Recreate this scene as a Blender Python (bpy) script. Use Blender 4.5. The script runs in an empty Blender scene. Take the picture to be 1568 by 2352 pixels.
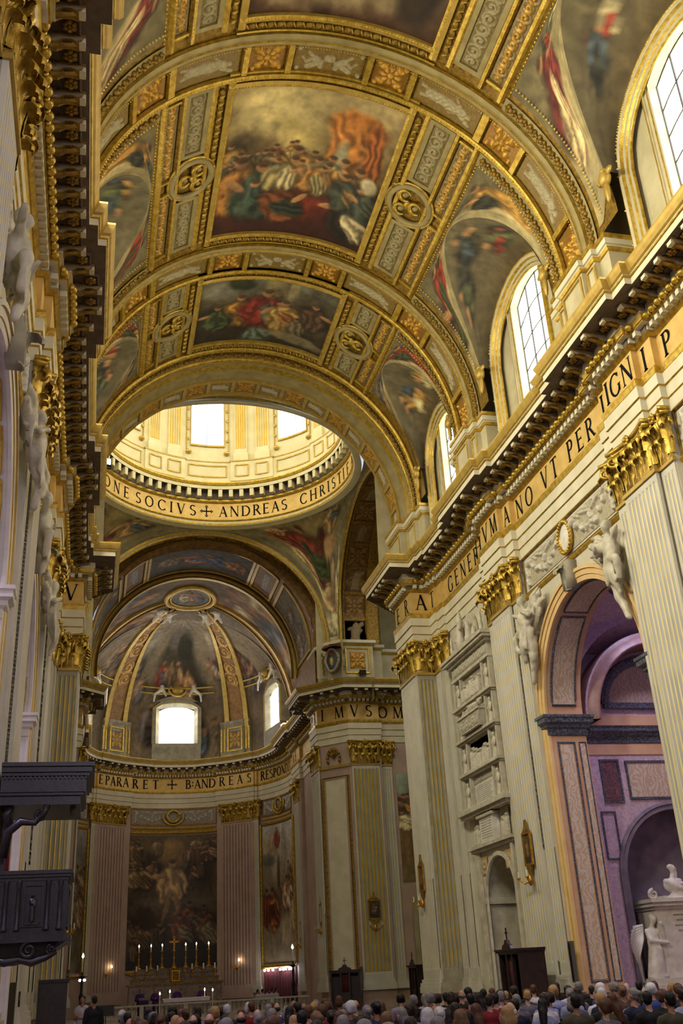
import bpy, math, random
import numpy as np
from mathutils import Vector, Matrix
R_ = math.radians
sin, cos, pi = math.sin, math.cos, math.pi
scene = bpy.context.scene
COL = scene.collection

# ------------------------------------------------------------------ camera
CAM = dict(f=2294.3, yaw=.250, pitch=.434, roll=-.057, loc=(-6.832, 0.0, 1.9))
def make_camera():
    cd = bpy.data.cameras.new('camera'); co = bpy.data.objects.new('camera', cd); COL.objects.link(co)
    cy, sy = cos(CAM['yaw']), sin(CAM['yaw']); cp, sp = cos(CAM['pitch']), sin(CAM['pitch'])
    fwd = Vector((sy*cp, cy*cp, sp)); right = Vector((cy, -sy, 0)); up = right.cross(fwd)
    c, s = cos(CAM['roll']), sin(CAM['roll'])
    r2 = right*c + up*s; u2 = right*-s + up*c
    m = Matrix((r2, u2, -fwd)).transposed().to_4x4(); m.translation = Vector(CAM['loc'])
    co.matrix_world = m
    cd.sensor_fit = 'VERTICAL'; cd.sensor_height = 36.0; cd.lens = CAM['f']*36.0/2352.0
    cd.clip_end = 400
    scene.camera = co
make_camera()

# ------------------------------------------------------------------ world, exposure
w = bpy.data.worlds.new('sky'); scene.world = w; w.use_nodes = True
bg = w.node_tree.nodes['Background']; bg.inputs[0].default_value = (.62, .72, 1.0, 1); bg.inputs[1].default_value = 1.0
vs = scene.view_settings
vs.view_transform = 'Standard'; vs.look = 'None'; vs.gamma = 1.0; vs.use_curve_mapping = False
vs.exposure = 0.0
scene.cycles.max_bounces = 6; scene.cycles.diffuse_bounces = 4; scene.cycles.glossy_bounces = 3
scene.cycles.transmission_bounces = 2; scene.cycles.caustics_reflective = False; scene.cycles.caustics_refractive = False
scene.cycles.sample_clamp_indirect = 4.0
scene.cycles.use_denoising = True

def area_light(name, loc, target, sx, sy, power, col, spread=180):
    l = bpy.data.lights.new(name, 'AREA'); l.shape = 'RECTANGLE'; l.size = sx; l.size_y = sy; l.energy = power; l.color = col
    l.spread = R_(spread)
    o = bpy.data.objects.new(name, l); COL.objects.link(o); o.location = loc
    o.rotation_euler = (Vector(target)-Vector(loc)).to_track_quat('-Z', 'Y').to_euler()
    return o
def spot_light(name, loc, target, power, col, angle=100, blend=.6, radius=.15):
    l = bpy.data.lights.new(name, 'SPOT'); l.energy = power; l.color = col; l.spot_size = R_(angle); l.spot_blend = blend; l.shadow_soft_size = radius
    o = bpy.data.objects.new(name, l); COL.objects.link(o); o.location = loc
    o.rotation_euler = (Vector(target)-Vector(loc)).to_track_quat('-Z', 'Y').to_euler()
    return o

WARM = (1.0, .84, .42); DAY = (.72, .76, 1.0)
# daylight entering by the clerestory windows (one lamp just inside each pane)
for yc, hw in ((40.3, .8), (30.2, 1.3), (18.5, 1.3), (6.9, 1.3)):
    for s in (-1, 1):
        area_light('window_daylight', (s*8.75, yc, 24.4), (0, yc, 19.0), 2*hw, 4.2, ((2000 if yc < 20 else 800) if s < 0 else 200)*hw, (1.0, .92, .70), 140)
# daylight from the great facade window behind the viewer
area_light('facade_daylight', (-1.5, -7.2, 14), (2, 30, 6), 7, 9, 1500, (.86, .80, 1.0), 140)
# drum and apse windows
for k in range(8):
    a = R_(45*k); area_light('drum_daylight', (7.9*sin(a), 56.7+7.9*cos(a), 40.3), (0, 56.7, 34.5), 2.2, 4.4, 150, (1.0, .95, .70), 160)
for a in (-78, 1, 78):
    area_light('apse_daylight', (8.7*sin(R_(a)), 85.3+8.7*cos(R_(a)), 23.9), (0, 78, 18), 3.0, 3.2, 300, (.96, .88, .94), 170)
# added lamps inside the cupolas, brightening the chapels from above
for s in (-1, 1):
    area_light('chapel_fill_light', (s*14.17, 30, 19.2), (s*14.0, 30, 0), 1.8, 1.8, 900, (.76, .66, 1.0), 170)
    area_light('chapel_fill_light', (s*14.17, 18.4, 19.2), (s*14.0, 18.4, 0), 1.8, 1.8, 1500, (.76, .66, 1.0), 170)
area_light('transept_daylight', (15, 57, 27), (14, 66, 10), 4, 4, 300, (.9, .86, .8), 150)
# lamps of the cornice floodlights, aimed up and across at the vault
for s in (-1, 1):
    for y in (2.0, 14.0, 25.9, 37.5): spot_light('floodlight_lamp', (s*7.5, y, 21.0), (-s*4.5, y+2.0, 31.0), 430, WARM, 130, .8, .25)
for s in (-1, 1):
    spot_light('apse_floodlight_lamp', (s*7.2, 75.0, 21.0), (-s*1.5, 86, 29.0), 900, (1.0, .82, .60), 140, .8, .25)
    spot_light('crossing_floodlight_lamp', (s*8.4, 64.6, 21.0), (-s*2.0, 60.0, 31.0), 350, WARM, 120, .8, .25)
# ------------------------------------------------------------------ helpers
rnd = random.Random(7)
def empty(name, loc=(0, 0, 0), rz=0.0, parent=None):
    o = bpy.data.objects.new(name, None); COL.objects.link(o); o.location = loc; o.rotation_euler = (0, 0, rz)
    o.empty_display_size = .1
    if parent: o.parent = parent
    return o
def tag(o, label=None, cat=None, group=None, kind=None):
    if label: o['label'] = label
    if cat: o['category'] = cat
    if group: o['group'] = group
    if kind: o['kind'] = kind
    return o
def struct(name, loc=(0, 0, 0)): return tag(empty(name, loc), kind='structure')
def obj(name, me, parent=None, loc=None, rz=None, scale=None, rot=None):
    o = bpy.data.objects.new(name, me); COL.objects.link(o)
    if parent is not None: o.parent = parent
    if loc is not None: o.location = loc
    if rz is not None: o.rotation_euler = (0, 0, rz)
    if rot is not None: o.rotation_euler = rot
    if scale is not None: o.scale = scale
    return o
def srgb(r, g=None, b=None):
    if g is None: r, g, b = r
    f = lambda c: c/12.92 if c <= .04045 else ((c+.055)/1.055)**2.4
    return tuple(f(c/255.) for c in (r, g, b))
class MB:
    def __init__(s): s.v = []; s.f = []; s.m = []; s.c = []; s.hasc = False
    def add(s, V, F, m=0, C=None):
        o = len(s.v); V = [tuple(map(float, p)) for p in V]; s.v.extend(V); s.f.extend([tuple(i+o for i in f) for f in F]); s.m.extend([m]*len(F))
        if C is not None: s.hasc = True; s.c.extend([tuple(map(float, c)) for c in C])
        else: s.c.extend([(.5, .5, .5)]*len(V))
        return s
    def box(s, a, b, m=0):
        x0, y0, z0 = a; x1, y1, z1 = b
        return s.add([(x0,y0,z0),(x1,y0,z0),(x1,y1,z0),(x0,y1,z0),(x0,y0,z1),(x1,y0,z1),(x1,y1,z1),(x0,y1,z1)],
              [(0,3,2,1),(4,5,6,7),(0,1,5,4),(1,2,6,5),(2,3,7,6),(3,0,4,7)], m)
    def grid(s, P, m=0, C=None, wrap=False):
        P = np.asarray(P, float); nu, nv = P.shape[:2]
        F = []
        for i in range(nu-1 if not wrap else nu):
            a = i*nv; b = ((i+1) % nu)*nv
            F += [(a+j, b+j, b+j+1, a+j+1) for j in range(nv-1)]
        return s.add(P.reshape(-1, 3), F, m, None if C is None else np.asarray(C).reshape(-1, 3))
    def sweep(s, path, prof, mats=0, closed=False, cap=True):
        """path: plan polyline [(x,y)], prof: [(d,z)], d to the left of the path; mats: one per profile segment"""
        n = len(path); offs = []
        for i in range(n):
            if closed: a, b, c = path[i-1], path[i], path[(i+1) % n]
            else: a, b, c = path[max(i-1, 0)], path[i], path[min(i+1, n-1)]
            d1 = Vector((b[0]-a[0], b[1]-a[1])); d2 = Vector((c[0]-b[0], c[1]-b[1]))
            if d1.length < 1e-9: d1 = d2
            if d2.length < 1e-9: d2 = d1
            d1.normalize(); d2.normalize()
            n1 = Vector((-d1.y, d1.x)); n2 = Vector((-d2.y, d2.x)); mm = n1+n2
            if mm.length < 1e-6: mm = n1
            mm.normalize(); offs.append(mm/max(.2, mm.dot(n1)))
        k = len(prof); V = []
        for i in range(n):
            for d, z in prof: V.append((path[i][0]+offs[i].x*d, path[i][1]+offs[i].y*d, z))
        for j in range(k-1):
            m = mats if isinstance(mats, int) else mats[j]
            F = []
            for i in range(n if closed else n-1):
                a = i*k+j; b = ((i+1) % n)*k+j; F.append((a, b, b+1, a+1))
            if j == 0: base = len(s.v); s.add(V, F, m)
            else: s.f.extend([tuple(q+base for q in f) for f in F]); s.m.extend([m]*len(F))
        return s
    def curve(s, pts, nrm, prof, mats=0, closed=False):
        """sweep prof [(a,h)] along 3D pts; nrm = height direction per point; a is across (tangent x normal)"""
        P = [Vector(p) for p in pts]; n = len(P); N = [Vector(q).normalized() for q in nrm]; k = len(prof); V = []
        for i in range(n):
            if closed: t = P[(i+1) % n]-P[i-1]
            else: t = P[min(i+1, n-1)]-P[max(i-1, 0)]
            t.normalize(); b = t.cross(N[i]).normalized(); h = b.cross(t).normalized()
            for a, q in prof: V.append(P[i]+b*a+h*q)
        base = len(s.v); s.add(V, [], 0)
        for j in range(k-1):
            m = mats if isinstance(mats, int) else mats[j]
            F = [(base+i*k+j, base+((i+1) % n)*k+j, base+((i+1) % n)*k+j+1, base+i*k+j+1) for i in range(n if closed else n-1)]
            s.f.extend(F); s.m.extend([m]*len(F))
        return s
    def tube(s, pts, rad, n=6, m=0, caps=True):
        P = [Vector(p) for p in pts]
        rr = rad if hasattr(rad, '__len__') else [rad]*len(P); V = []
        ref = Vector((0.13, 0.31, .95))
        for i, p in enumerate(P):
            t = (P[min(i+1, len(P)-1)]-P[max(i-1, 0)]).normalized()
            if abs(t.dot(ref)) > .97: ref = Vector((.95, .2, .1))
            b = t.cross(ref).normalized(); h = b.cross(t)
            for k in range(n):
                a = 2*pi*k/n; V.append(p+(b*cos(a)+h*sin(a))*rr[i])
        F = [(i*n+k, i*n+(k+1) % n, (i+1)*n+(k+1) % n, (i+1)*n+k) for i in range(len(P)-1) for k in range(n)]
        if caps: F += [tuple(reversed(range(n))), tuple(range((len(P)-1)*n, len(P)*n))]
        return s.add(V, F, m)
    def lathe(s, prof, n=12, c=(0, 0, 0), m=0, a0=0, a1=2*pi):
        full = abs(a1-a0-2*pi) < 1e-6; k = len(prof); nn = n if full else n+1
        V = [(c[0]+r*cos(a0+(a1-a0)*i/n), c[1]+r*sin(a0+(a1-a0)*i/n), c[2]+z) for i in range(nn) for r, z in prof]
        F = [(i*k+j, ((i+1) % nn)*k+j, ((i+1) % nn)*k+j+1, i*k+j+1) for i in range(n) for j in range(k-1)]
        return s.add(V, F, m)
    def ball(s, c, r, m=0, n=6, k=4, rot=None):
        if not hasattr(r, '__len__'): r = (r, r, r)
        V = []
        for j in range(k+1):
            ph = pi*j/k
            for i in range(n):
                a = 2*pi*i/n; p = Vector((r[0]*sin(ph)*cos(a), r[1]*sin(ph)*sin(a), r[2]*cos(ph)))
                if rot is not None: p = rot @ p
                V.append((c[0]+p.x, c[1]+p.y, c[2]+p.z))
        F = [(j*n+i, (j+1)*n+i, (j+1)*n+(i+1) % n, j*n+(i+1) % n) for j in range(k) for i in range(n)]
        return s.add(V, F, m)
    def poly(s, pts, m=0): return s.add(pts, [tuple(range(len(pts)))], m)
    def extrude(s, pts2, fn, h0, h1, m=0):
        """2D polygon through fn(u,v,h)"""
        n = len(pts2); V = [fn(u, v, h0) for u, v in pts2]+[fn(u, v, h1) for u, v in pts2]
        F = [tuple(range(n, 2*n)), tuple(reversed(range(n)))]+[(i, (i+1) % n, n+(i+1) % n, n+i) for i in range(n)]
        return s.add(V, F, m)
    def xform(s, fn): s.v = [tuple(fn(*p)) for p in s.v]; return s
    def mesh(s, name, mats, smooth=False, sx=1):
        me = bpy.data.meshes.new(name)
        V = np.array(s.v, float).reshape(-1, 3); F = s.f
        if sx < 0: V = V*np.array([-1, 1, 1]); F = [tuple(reversed(f)) for f in F]
        me.from_pydata(V.tolist(), [], F)
        for m in (mats if isinstance(mats, (list, tuple)) else [mats]): me.materials.append(M[m] if isinstance(m, str) else m)
        me.polygons.foreach_set('material_index', s.m)
        if smooth: me.polygons.foreach_set('use_smooth', [True]*len(F))
        if s.hasc:
            ca = me.color_attributes.new('Col', 'FLOAT_COLOR', 'POINT')
            cc = np.ones((len(V), 4), np.float32); cc[:, :3] = np.array(s.c, np.float32); ca.data.foreach_set('color', cc.ravel())
        me.update()
        return me
    def build(s, name, mats, parent=None, smooth=False, sx=1, loc=None, rz=None):
        return obj(name, s.mesh(name, mats, smooth, sx), parent, loc, rz)

# ------------------------------------------------------------------ materials
M = {}
def mat(name, col, col2=None, rough=.6, metal=0.0, scale=6.0, bump=.0, bscale=None, attr=False, emit=None, estr=0, detail=4, contrast=(.35, .65), dist=0.0, wave=None, spec=None, coords='Object'):
    m = bpy.data.materials.new(name); m.use_nodes = True; nt = m.node_tree; N = nt.nodes; L = nt.links
    p = N['Principled BSDF']; p.inputs['Roughness'].default_value = rough; p.inputs['Metallic'].default_value = metal
    if spec is not None: p.inputs['Specular IOR Level'].default_value = spec
    tc = N.new('ShaderNodeTexCoord'); src = tc.outputs[coords]
    def ramp(fac, c1, c2, pos):
        r = N.new('ShaderNodeValToRGB'); r.color_ramp.elements[0].position, r.color_ramp.elements[1].position = pos
        r.color_ramp.elements[0].color = (*c1, 1); r.color_ramp.elements[1].color = (*c2, 1); L.new(fac, r.inputs[0]); return r.outputs[0]
    if emit is not None:
        p.inputs['Emission Color'].default_value = (*emit, 1); p.inputs['Emission Strength'].default_value = estr
    out = None
    if attr:
        a = N.new('ShaderNodeAttribute'); a.attribute_name = 'Col'
        n = N.new('ShaderNodeTexNoise'); n.inputs['Scale'].default_value = scale; n.inputs['Detail'].default_value = detail; L.new(src, n.inputs['Vector'])
        mx = N.new('ShaderNodeMix'); mx.data_type = 'RGBA'; mx.blend_type = 'MULTIPLY'; mx.inputs[0].default_value = 1.0
        L.new(a.outputs['Color'], mx.inputs[6]); L.new(ramp(n.outputs['Fac'], (.72, .72, .72), (1.12, 1.12, 1.12), (.3, .7)), mx.inputs[7]); out = mx.outputs[2]
    elif col2 is not None:
        if wave:
            n = N.new('ShaderNodeTexWave'); n.inputs['Scale'].default_value = scale; n.inputs['Distortion'].default_value = dist; n.inputs['Detail'].default_value = 3; n.inputs['Detail Scale'].default_value = wave
            L.new(src, n.inputs['Vector']); fac = n.outputs['Fac']
        else:
            n = N.new('ShaderNodeTexNoise'); n.inputs['Scale'].default_value = scale; n.inputs['Detail'].default_value = detail; n.inputs['Distortion'].default_value = dist
            L.new(src, n.inputs['Vector']); fac = n.outputs['Fac']
        out = ramp(fac, col, col2, contrast)
    if out is not None: L.new(out, p.inputs['Base Color'])
    else: p.inputs['Base Color'].default_value = (*col, 1)
    if bump > 0:
        b = N.new('ShaderNodeTexNoise'); b.inputs['Scale'].default_value = bscale or scale*3; b.inputs['Detail'].default_value = 3; L.new(src, b.inputs['Vector'])
        bn = N.new('ShaderNodeBump'); bn.inputs['Strength'].default_value = bump; bn.inputs['Distance'].default_value = .03; L.new(b.outputs['Fac'], bn.inputs['Height']); L.new(bn.outputs[0], p.inputs['Normal'])
    M[name] = m; return m
S = srgb
mat('stucco_vault', S(140,124,76), S(164,148,98), .6, .1, scale=2, bump=.2, bscale=25)
mat('stucco', S(178,168,130), S(198,188,150), .7, scale=1.5, bump=.15, bscale=30)
mat('stucco_grey', S(140,134,112), S(168,161,136), .75, scale=2, bump=.2, bscale=25)
mat('gold', S(172,136,40), S(208,176,76), .36, .55, scale=5, bump=.35, bscale=28)
mat('gold_dark', S(112,86,26), S(160,126,44), .42, .5, scale=7, bump=.6, bscale=30)
mat('gold_flat', S(178,146,62), S(196,166,82), .45, .35, scale=3, bump=.12, bscale=40)
mat('frieze_gold', S(206,170,92), S(222,188,112), .5, .25, scale=2.2, bump=.1, bscale=60)
mat('letter', S(22,23,28), rough=.8, spec=.05)
mat('cream', S(206,198,166), S(220,212,182), .6, scale=1.2, bump=.05, bscale=20)
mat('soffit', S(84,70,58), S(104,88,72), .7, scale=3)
mat('pilaster', S(190,186,166), S(206,201,182), .5, scale=.9, bump=.04, bscale=14)
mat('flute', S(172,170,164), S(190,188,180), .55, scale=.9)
mat('wall', S(190,184,160), S(204,198,176), .6, scale=.8, bump=.05, bscale=10)
mat('relief', (.5,.5,.5), attr=True, rough=.55, scale=9, bump=.15, bscale=40)
mat('relief_gilt', (.5,.5,.5), attr=True, rough=.42, metal=.35, scale=9, bump=.2, bscale=40)
mat('fresco', (.5,.5,.5), attr=True, rough=.8, scale=2.6, bump=.05, bscale=12, detail=8)
mat('canvas', (.5,.5,.5), attr=True, rough=.45, scale=3.2, bump=.05, bscale=18, detail=8)
mat('marble', S(206,200,186), S(228,223,210), .45, scale=2.5, dist=1.0, bump=.05, bscale=12)
mat('marble_old', S(176,168,144), S(204,197,174), .5, scale=3, bump=.2, bscale=18)
mat('window_glass', (.9,.93,1), emit=(1.0,.98,.90), estr=7.0, rough=.2)
mat('lead', S(48,46,46), rough=.6)
mat('floor_marble', S(120,110,100), S(150,140,128), .3, scale=1.2)
mat('dark', S(10,9,9), rough=.9)
mat('transept_wall', S(150,140,104), S(172,162,124), .7, scale=1)
# ------------------------------------------------------------------ generic painting engine (colour fields of loose draped shapes)
def vnoise(h, w, sc, seed, octv=4):
    rs = np.random.RandomState(seed); out = np.zeros((h, w)); amp = 1; tot = 0
    yy, xx = np.mgrid[0:h, 0:w]
    for o in range(octv):
        g = rs.rand(int(sc)+3, int(sc*w/h)+4 if w > h else int(sc)+4); gh, gw = g.shape
        fy = yy/h*(gh-2); fx = xx/w*(gw-2); y0 = fy.astype(int); x0 = fx.astype(int); ty = fy-y0; tx = fx-x0
        ty = ty*ty*(3-2*ty); tx = tx*tx*(3-2*tx)
        v = g[y0, x0]*(1-ty)*(1-tx)+g[y0+1, x0]*ty*(1-tx)+g[y0, x0+1]*(1-ty)*tx+g[y0+1, x0+1]*ty*tx
        out += v*amp; tot += amp; amp *= .55; sc *= 2
    return out/tot
class Canvas:
    """colours in 0..255 sRGB, u to the right, v up, aspect = width/height"""
    def __init__(s, nx, ny, seed=1, asp=1.0):
        s.nx, s.ny, s.asp = nx, ny, asp; s.u, s.v = np.meshgrid(np.linspace(0, 1, nx), np.linspace(0, 1, ny))
        s.c = np.zeros((ny, nx, 3)); s.rs = np.random.RandomState(seed); s.seed = seed
        s.n1 = vnoise(ny, nx, 5, seed)-.5; s.n2 = vnoise(ny, nx, 11, seed+9)-.5
    def grad(s, stops):
        vs = [a for a, _ in stops]
        for k in range(3): s.c[..., k] = np.interp(s.v+s.n1*.25, vs, [c[k] for _, c in stops])
        return s
    def blob(s, u, v, ru, rv, col, rot=0, soft=.35, fold=.0, a=1.0, wob=.5):
        du = (s.u-u)*s.asp + s.n1*wob*ru*s.asp; dv = (s.v-v) + s.n2*wob*rv
        c_, s_ = cos(rot), sin(rot); x = (du*c_+dv*s_)/(ru*s.asp); y = (-du*s_+dv*c_)/rv
        d = np.sqrt(x*x+y*y); al = np.clip((1-d)/soft, 0, 1)*a
        col = np.array(col, float); sh = 1+.25*(y*.6-x*.5)
        if fold: sh = sh+fold*np.sin(x*9+y*2+s.n1*14+u*40)
        s.c = s.c*(1-al[..., None])+np.clip(col*sh[..., None], 0, 255)*al[..., None]
        return s
    def fig(s, u, v, h, col, skin=(178, 128, 84), lean=0.0, col2=None):
        """a loose draped shape: dark under-shape, drapery, a second cloth, a small head and an arm"""
        w = h*.40/s.asp
        s.blob(u+.01, v-.01, w*1.1, h*.55, np.array(col)*.35, lean, .3, 0, .7)
        s.blob(u, v-h*.05, w, h*.46, col, lean, .25, .28)
        if col2 is not None: s.blob(u+w*.35, v-h*.1, w*.5, h*.38, col2, lean+.5, .25, .3)
        hx = u-lean*h*.55/s.asp; s.blob(hx, v+h*.47, h*.1/s.asp, h*.11, skin, 0, .3, 0, 1, .15)
        s.blob(hx, v+h*.52, h*.1/s.asp, h*.07, np.array(skin)*.35, 0, .4, 0, .8, .2)
        s.blob(u+s.rs.choice((-1, 1))*w*.8, v+h*.18, w*.5, h*.07, skin, s.rs.uniform(-.9, .9), .3, 0, 1, .2)
        return s
    def crowd(s, n, u0, u1, v0, v1, h, cols, skin=(178, 128, 84)):
        pos = sorted([(s.rs.uniform(v0, v1), s.rs.uniform(u0, u1)) for _ in range(n)], reverse=True)
        for v, u in pos:
            c = cols[s.rs.randint(len(cols))]; s.fig(u, v, h*s.rs.uniform(.8, 1.2), c, skin, s.rs.uniform(-.5, .5), cols[s.rs.randint(len(cols))])
        return s
    def lin(s, grain=.22):
        g = s.c.mean(axis=2, keepdims=True); c = g+(s.c-g)*.72; c = c*np.array([1.06, 1.0, .84])*(1+s.n2[..., None]*grain*2+s.n1[..., None]*grain); c = np.clip(c, 0, 255)/255.
        return np.where(c <= .04045, c/12.92, ((c+.055)/1.055)**2.4)
def painted(name, cv, fn, mat_, parent=None):
    """canvas mapped on a surface fn(u,v)->xyz"""
    P = np.array([[fn(u, v) for u in np.linspace(0, 1, cv.nx)] for v in np.linspace(0, 1, cv.ny)])
    mb = MB(); mb.grid(P, 0, cv.lin()); return mb.build(name, mat_, parent, True)

# ------------------------------------------------------------------ reliefs: real height fields
def caps(U, V, pts):
    """union of round-backed capsules/ellipses [(u0,v0,u1,v1,r)]"""
    h = np.zeros_like(U)
    for u0, v0, u1, v1, r in pts:
        du, dv = u1-u0, v1-v0; t = np.clip(((U-u0)*du+(V-v0)*dv)/(du*du+dv*dv+1e-9), 0, 1)
        d = np.hypot(U-u0-t*du, V-v0-t*dv); h = np.maximum(h, np.sqrt(np.clip(1-(d/r)**2, 0, 1))*min(1, r*3.2))
    return h
def hk_rosette(U, V, a, rs):
    r = np.hypot(U, V); t = np.arctan2(V, U); h = np.zeros_like(U)
    h = np.maximum(h, (.55+.45*np.cos(8*t))*np.exp(-((r-.45)/.2)**2)*.9)
    h = np.maximum(h, np.clip(1-(r/.2)**2, 0, 1)**.5)
    h = np.maximum(h, np.clip(np.cos(4*t+pi), 0, 1)*np.exp(-((r-.8)/.2)**2)*.8)
    for k in range(4):
        q = pi/4+k*pi/2; h = np.maximum(h, np.clip(1-((U-a*.78*np.sign(cos(q)))**2+(V-.78*np.sign(sin(q)))**2)/.025, 0, 1)**.5*.7)
    return h
def hk_foliage(U, V, a, rs):
    h = np.zeros_like(U); n = max(1, int(round(max(a, 1/a))))*2; vert = a < 1
    L = max(a, 1.0) if not vert else 1.0
    S_ = (1.0 if not vert else a)
    A, B = (U, V) if not vert else (V/ a*a, U)
    A, B = (U, V) if not vert else (V, U)
    ext = a if not vert else 1.0; wid = 1.0 if not vert else a
    step = 1.15*wid; m = max(1, int(2*ext/step)); step = 2*ext/m
    for i in range(m):
        ca = -ext+(i+.5)*step; sg = 1 if i % 2 else -1
        x = (A-ca)/(step*.5); y = (B-sg*.12*wid)/(wid*.72)
        r = np.hypot(x, y)+1e-4; t = np.arctan2(y, x)*sg
        sp = np.cos(t-5.2*np.log(r+.12)); h = np.maximum(h, np.clip(sp, 0, 1)**.7*np.exp(-(r/.85)**4))
        h = np.maximum(h, np.clip(1-(r/.2)**2, 0, 1)**.5)
        h = np.maximum(h, (.3+.5*np.abs(np.cos(5*t+r*7)))*np.exp(-((r-.98)/.17)**2)*.8)
    return h
def hk_figure(U, V, a, rs):
    """a reclining or standing draped figure along the long axis"""
    vert = a < 1; A, B = (V, U) if vert else (U, V); L = 1.0 if vert else a
    w = a if vert else 1.0; k = L
    pts = [(-.55*k, 0, .1*k, .05*w, .42*w), (.1*k, 0, .5*k, .12*w, .34*w), (.66*k, .12*w, .7*k, .14*w, .2*w), (.4*k, .3*w, .1*k, .6*w, .13*w), (.1*k, .6*w, -.1*k, .35*w, .11*w),
           (.4*k, -.2*w, .2*k, -.62*w, .13*w), (-.5*k, .18*w, -.8*k, .3*w, .17*w), (-.5*k, -.2*w, -.82*k, -.35*w, .17*w), (.45*k, .35*w, .75*k, .7*w, .2*w)]
    h = caps(A, B, pts); return h*(.8+.25*np.sin(B*16/w+A*6+np.sin(A*9)*1.5))
def hk_putti(U, V, a, rs):
    h = np.zeros_like(U)
    for s in (-1, 1):
        x = U*s
        h = np.maximum(h, caps(x, V, [(.25*a, .2, .42*a, -.05, .26), (.22*a, .52, .22*a, .5, .2), (.45*a, -.1, .65*a, .25, .15), (.65*a, .25, .78*a, -.1, .12), (.45*a, -.15, .62*a, -.5, .15), (.2*a, .15, .05*a, -.1, .1), (.35*a, .3, .6*a, .6, .22)]))
    h = np.maximum(h, caps(U, V, [(-.05*a, -.15, .05*a, -.15, .28)]))
    for s in (-1, 1):
        for q in (-1, 1): h = np.maximum(h, np.clip(1-((U-s*a*.9)**2+(V-q*.75)**2)/.03, 0, 1)**.5*.7)
    return h
def hk_group(U, V, a, rs):
    pts = []
    n = int(5*max(1, a))
    for i in range(n):
        x = -a*.85+1.7*a*(i+.5)/n+rs.uniform(-.08, .08); t = rs.uniform(-.05, .35); l = rs.uniform(-.15, .15)
        pts += [(x, -.85, x+l*.5, t-.1, .17), (x+l, t+.2, x+l, t+.24, .12), (x+l*.4, t-.1, x+l+rs.choice((-1, 1))*.3, t-.1+rs.uniform(-.2, .3), .08)]
    return caps(U, V, pts)
def hk_garland(U, V, a, rs):
    """swag of fruit with ribbons"""
    h = np.zeros_like(U)
    for s in (-1, 1):
        x = U*s; n = 9; pts = []
        for i in range(n):
            t = i/(n-1); px = .14*a+.74*a*t; py = .55-1.15*sin(pi*t)*.95
            for q in range(4): pts.append((px+rs.uniform(-.16, .16), py+rs.uniform(-.2, .2), px+rs.uniform(-.05, .05), py, rs.uniform(.12, .2)))
        for i in range(7): pts.append((.93*a+rs.uniform(-.1, .1), .85-.27*i, .93*a+rs.uniform(-.1, .1), .85-.27*i-.1, .16))
        pts += [(.3*a, .75, .5*a, .35, .12), (.7*a, .75, .55*a, .4, .12), (.5*a, .15, .52*a, -.1, .16), (.2*a, .85, .3*a, .5, .1), (.8*a, .85, .72*a, .5, .1), (.42*a, .75, .46*a, .7, .17), (.6*a, .8, .62*a, .75, .15)]
        h = np.maximum(h, caps(x, V, pts))
    return h
HK = dict(rosette=hk_rosette, foliage=hk_foliage, figure=hk_figure, putti=hk_putti, group=hk_group, garland=hk_garland)
G_STUCCO = S(150,138,100); C_STUCCO = S(196,186,150); C_GOLD = S(206,156,50); G_GOLD = S(150,108,36); C_WHITE = S(205,200,184); G_GREY = S(168,160,138)
def relief(name, fn, w, h, kind, amp=.06, dens=26, gcol=G_STUCCO, ccol=C_STUCCO, mat_='relief', parent=None, seed=1, sx=1, maxn=90):
    """fn(x,y,d): local panel metres (centred) and height -> xyz"""
    a = w/h; nx = int(min(maxn, max(10, w*dens))); ny = int(min(maxn, max(10, h*dens)))
    x = np.linspace(-1, 1, nx); y = np.linspace(-1, 1, ny); U, V = np.meshgrid(x*a, y); rs = np.random.RandomState(int(seed))
    H = HK[kind](U, V, a, rs); edge = np.minimum(1, np.minimum((1-np.abs(U/a))*a, 1-np.abs(V))*9); H = H*edge
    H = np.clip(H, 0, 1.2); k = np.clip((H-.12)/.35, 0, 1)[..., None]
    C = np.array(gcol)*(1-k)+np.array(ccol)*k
    P = np.array([[fn(x[i]*w/2, y[j]*h/2, H[j, i]*amp) for i in range(nx)] for j in range(ny)])
    mb = MB(); mb.grid(P, 0, C); return mb.build(name, mat_, parent, True, sx)
# ------------------------------------------------------------------ roman capitals
TK, TN = .135, .062
def q_(x0, y0, x1, y1, w0, w1=None):
    w1 = w0 if w1 is None else w1
    dx, dy = x1-x0, y1-y0; l = math.hypot(dx, dy); nx, ny = -dy/l, dx/l
    return [(x0+nx*w0/2, y0+ny*w0/2), (x0-nx*w0/2, y0-ny*w0/2), (x1-nx*w1/2, y1-ny*w1/2), (x1+nx*w1/2, y1+ny*w1/2)]
def st(x, y0=0, y1=1, w=TK):  # upright stem with serifs
    o = [q_(x, y0, x, y1, w)]
    if y0 == 0: o.append([(x-.14, 0), (x+.14, 0), (x+.14, .03), (x+w/2, .07), (x-w/2, .07), (x-.14, .03)])
    if y1 == 1: o.append([(x-.14, 1), (x-.14, .97), (x-w/2, .93), (x+w/2, .93), (x+.14, .97), (x+.14, 1)])
    return o
def arc(cx, cy, rx, ry, a0, a1, n=14, thick=TK, thin=TN):
    out = []; A = [R_(a0+(a1-a0)*i/n) for i in range(n+1)]
    def pt(a, k):
        w = thin+(thick-thin)*abs(cos(a)); return (cx+(rx+k*w/2)*cos(a), cy+(ry+k*w/2)*sin(a))
    for i in range(n): out.append([pt(A[i], 1), pt(A[i+1], 1), pt(A[i+1], -1), pt(A[i], -1)])
    return out
def sf(x, y, d=1): return [(x-.12, y), (x+.12, y), (x+.12, y+.03*d), (x-.12, y+.03*d)]
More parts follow.
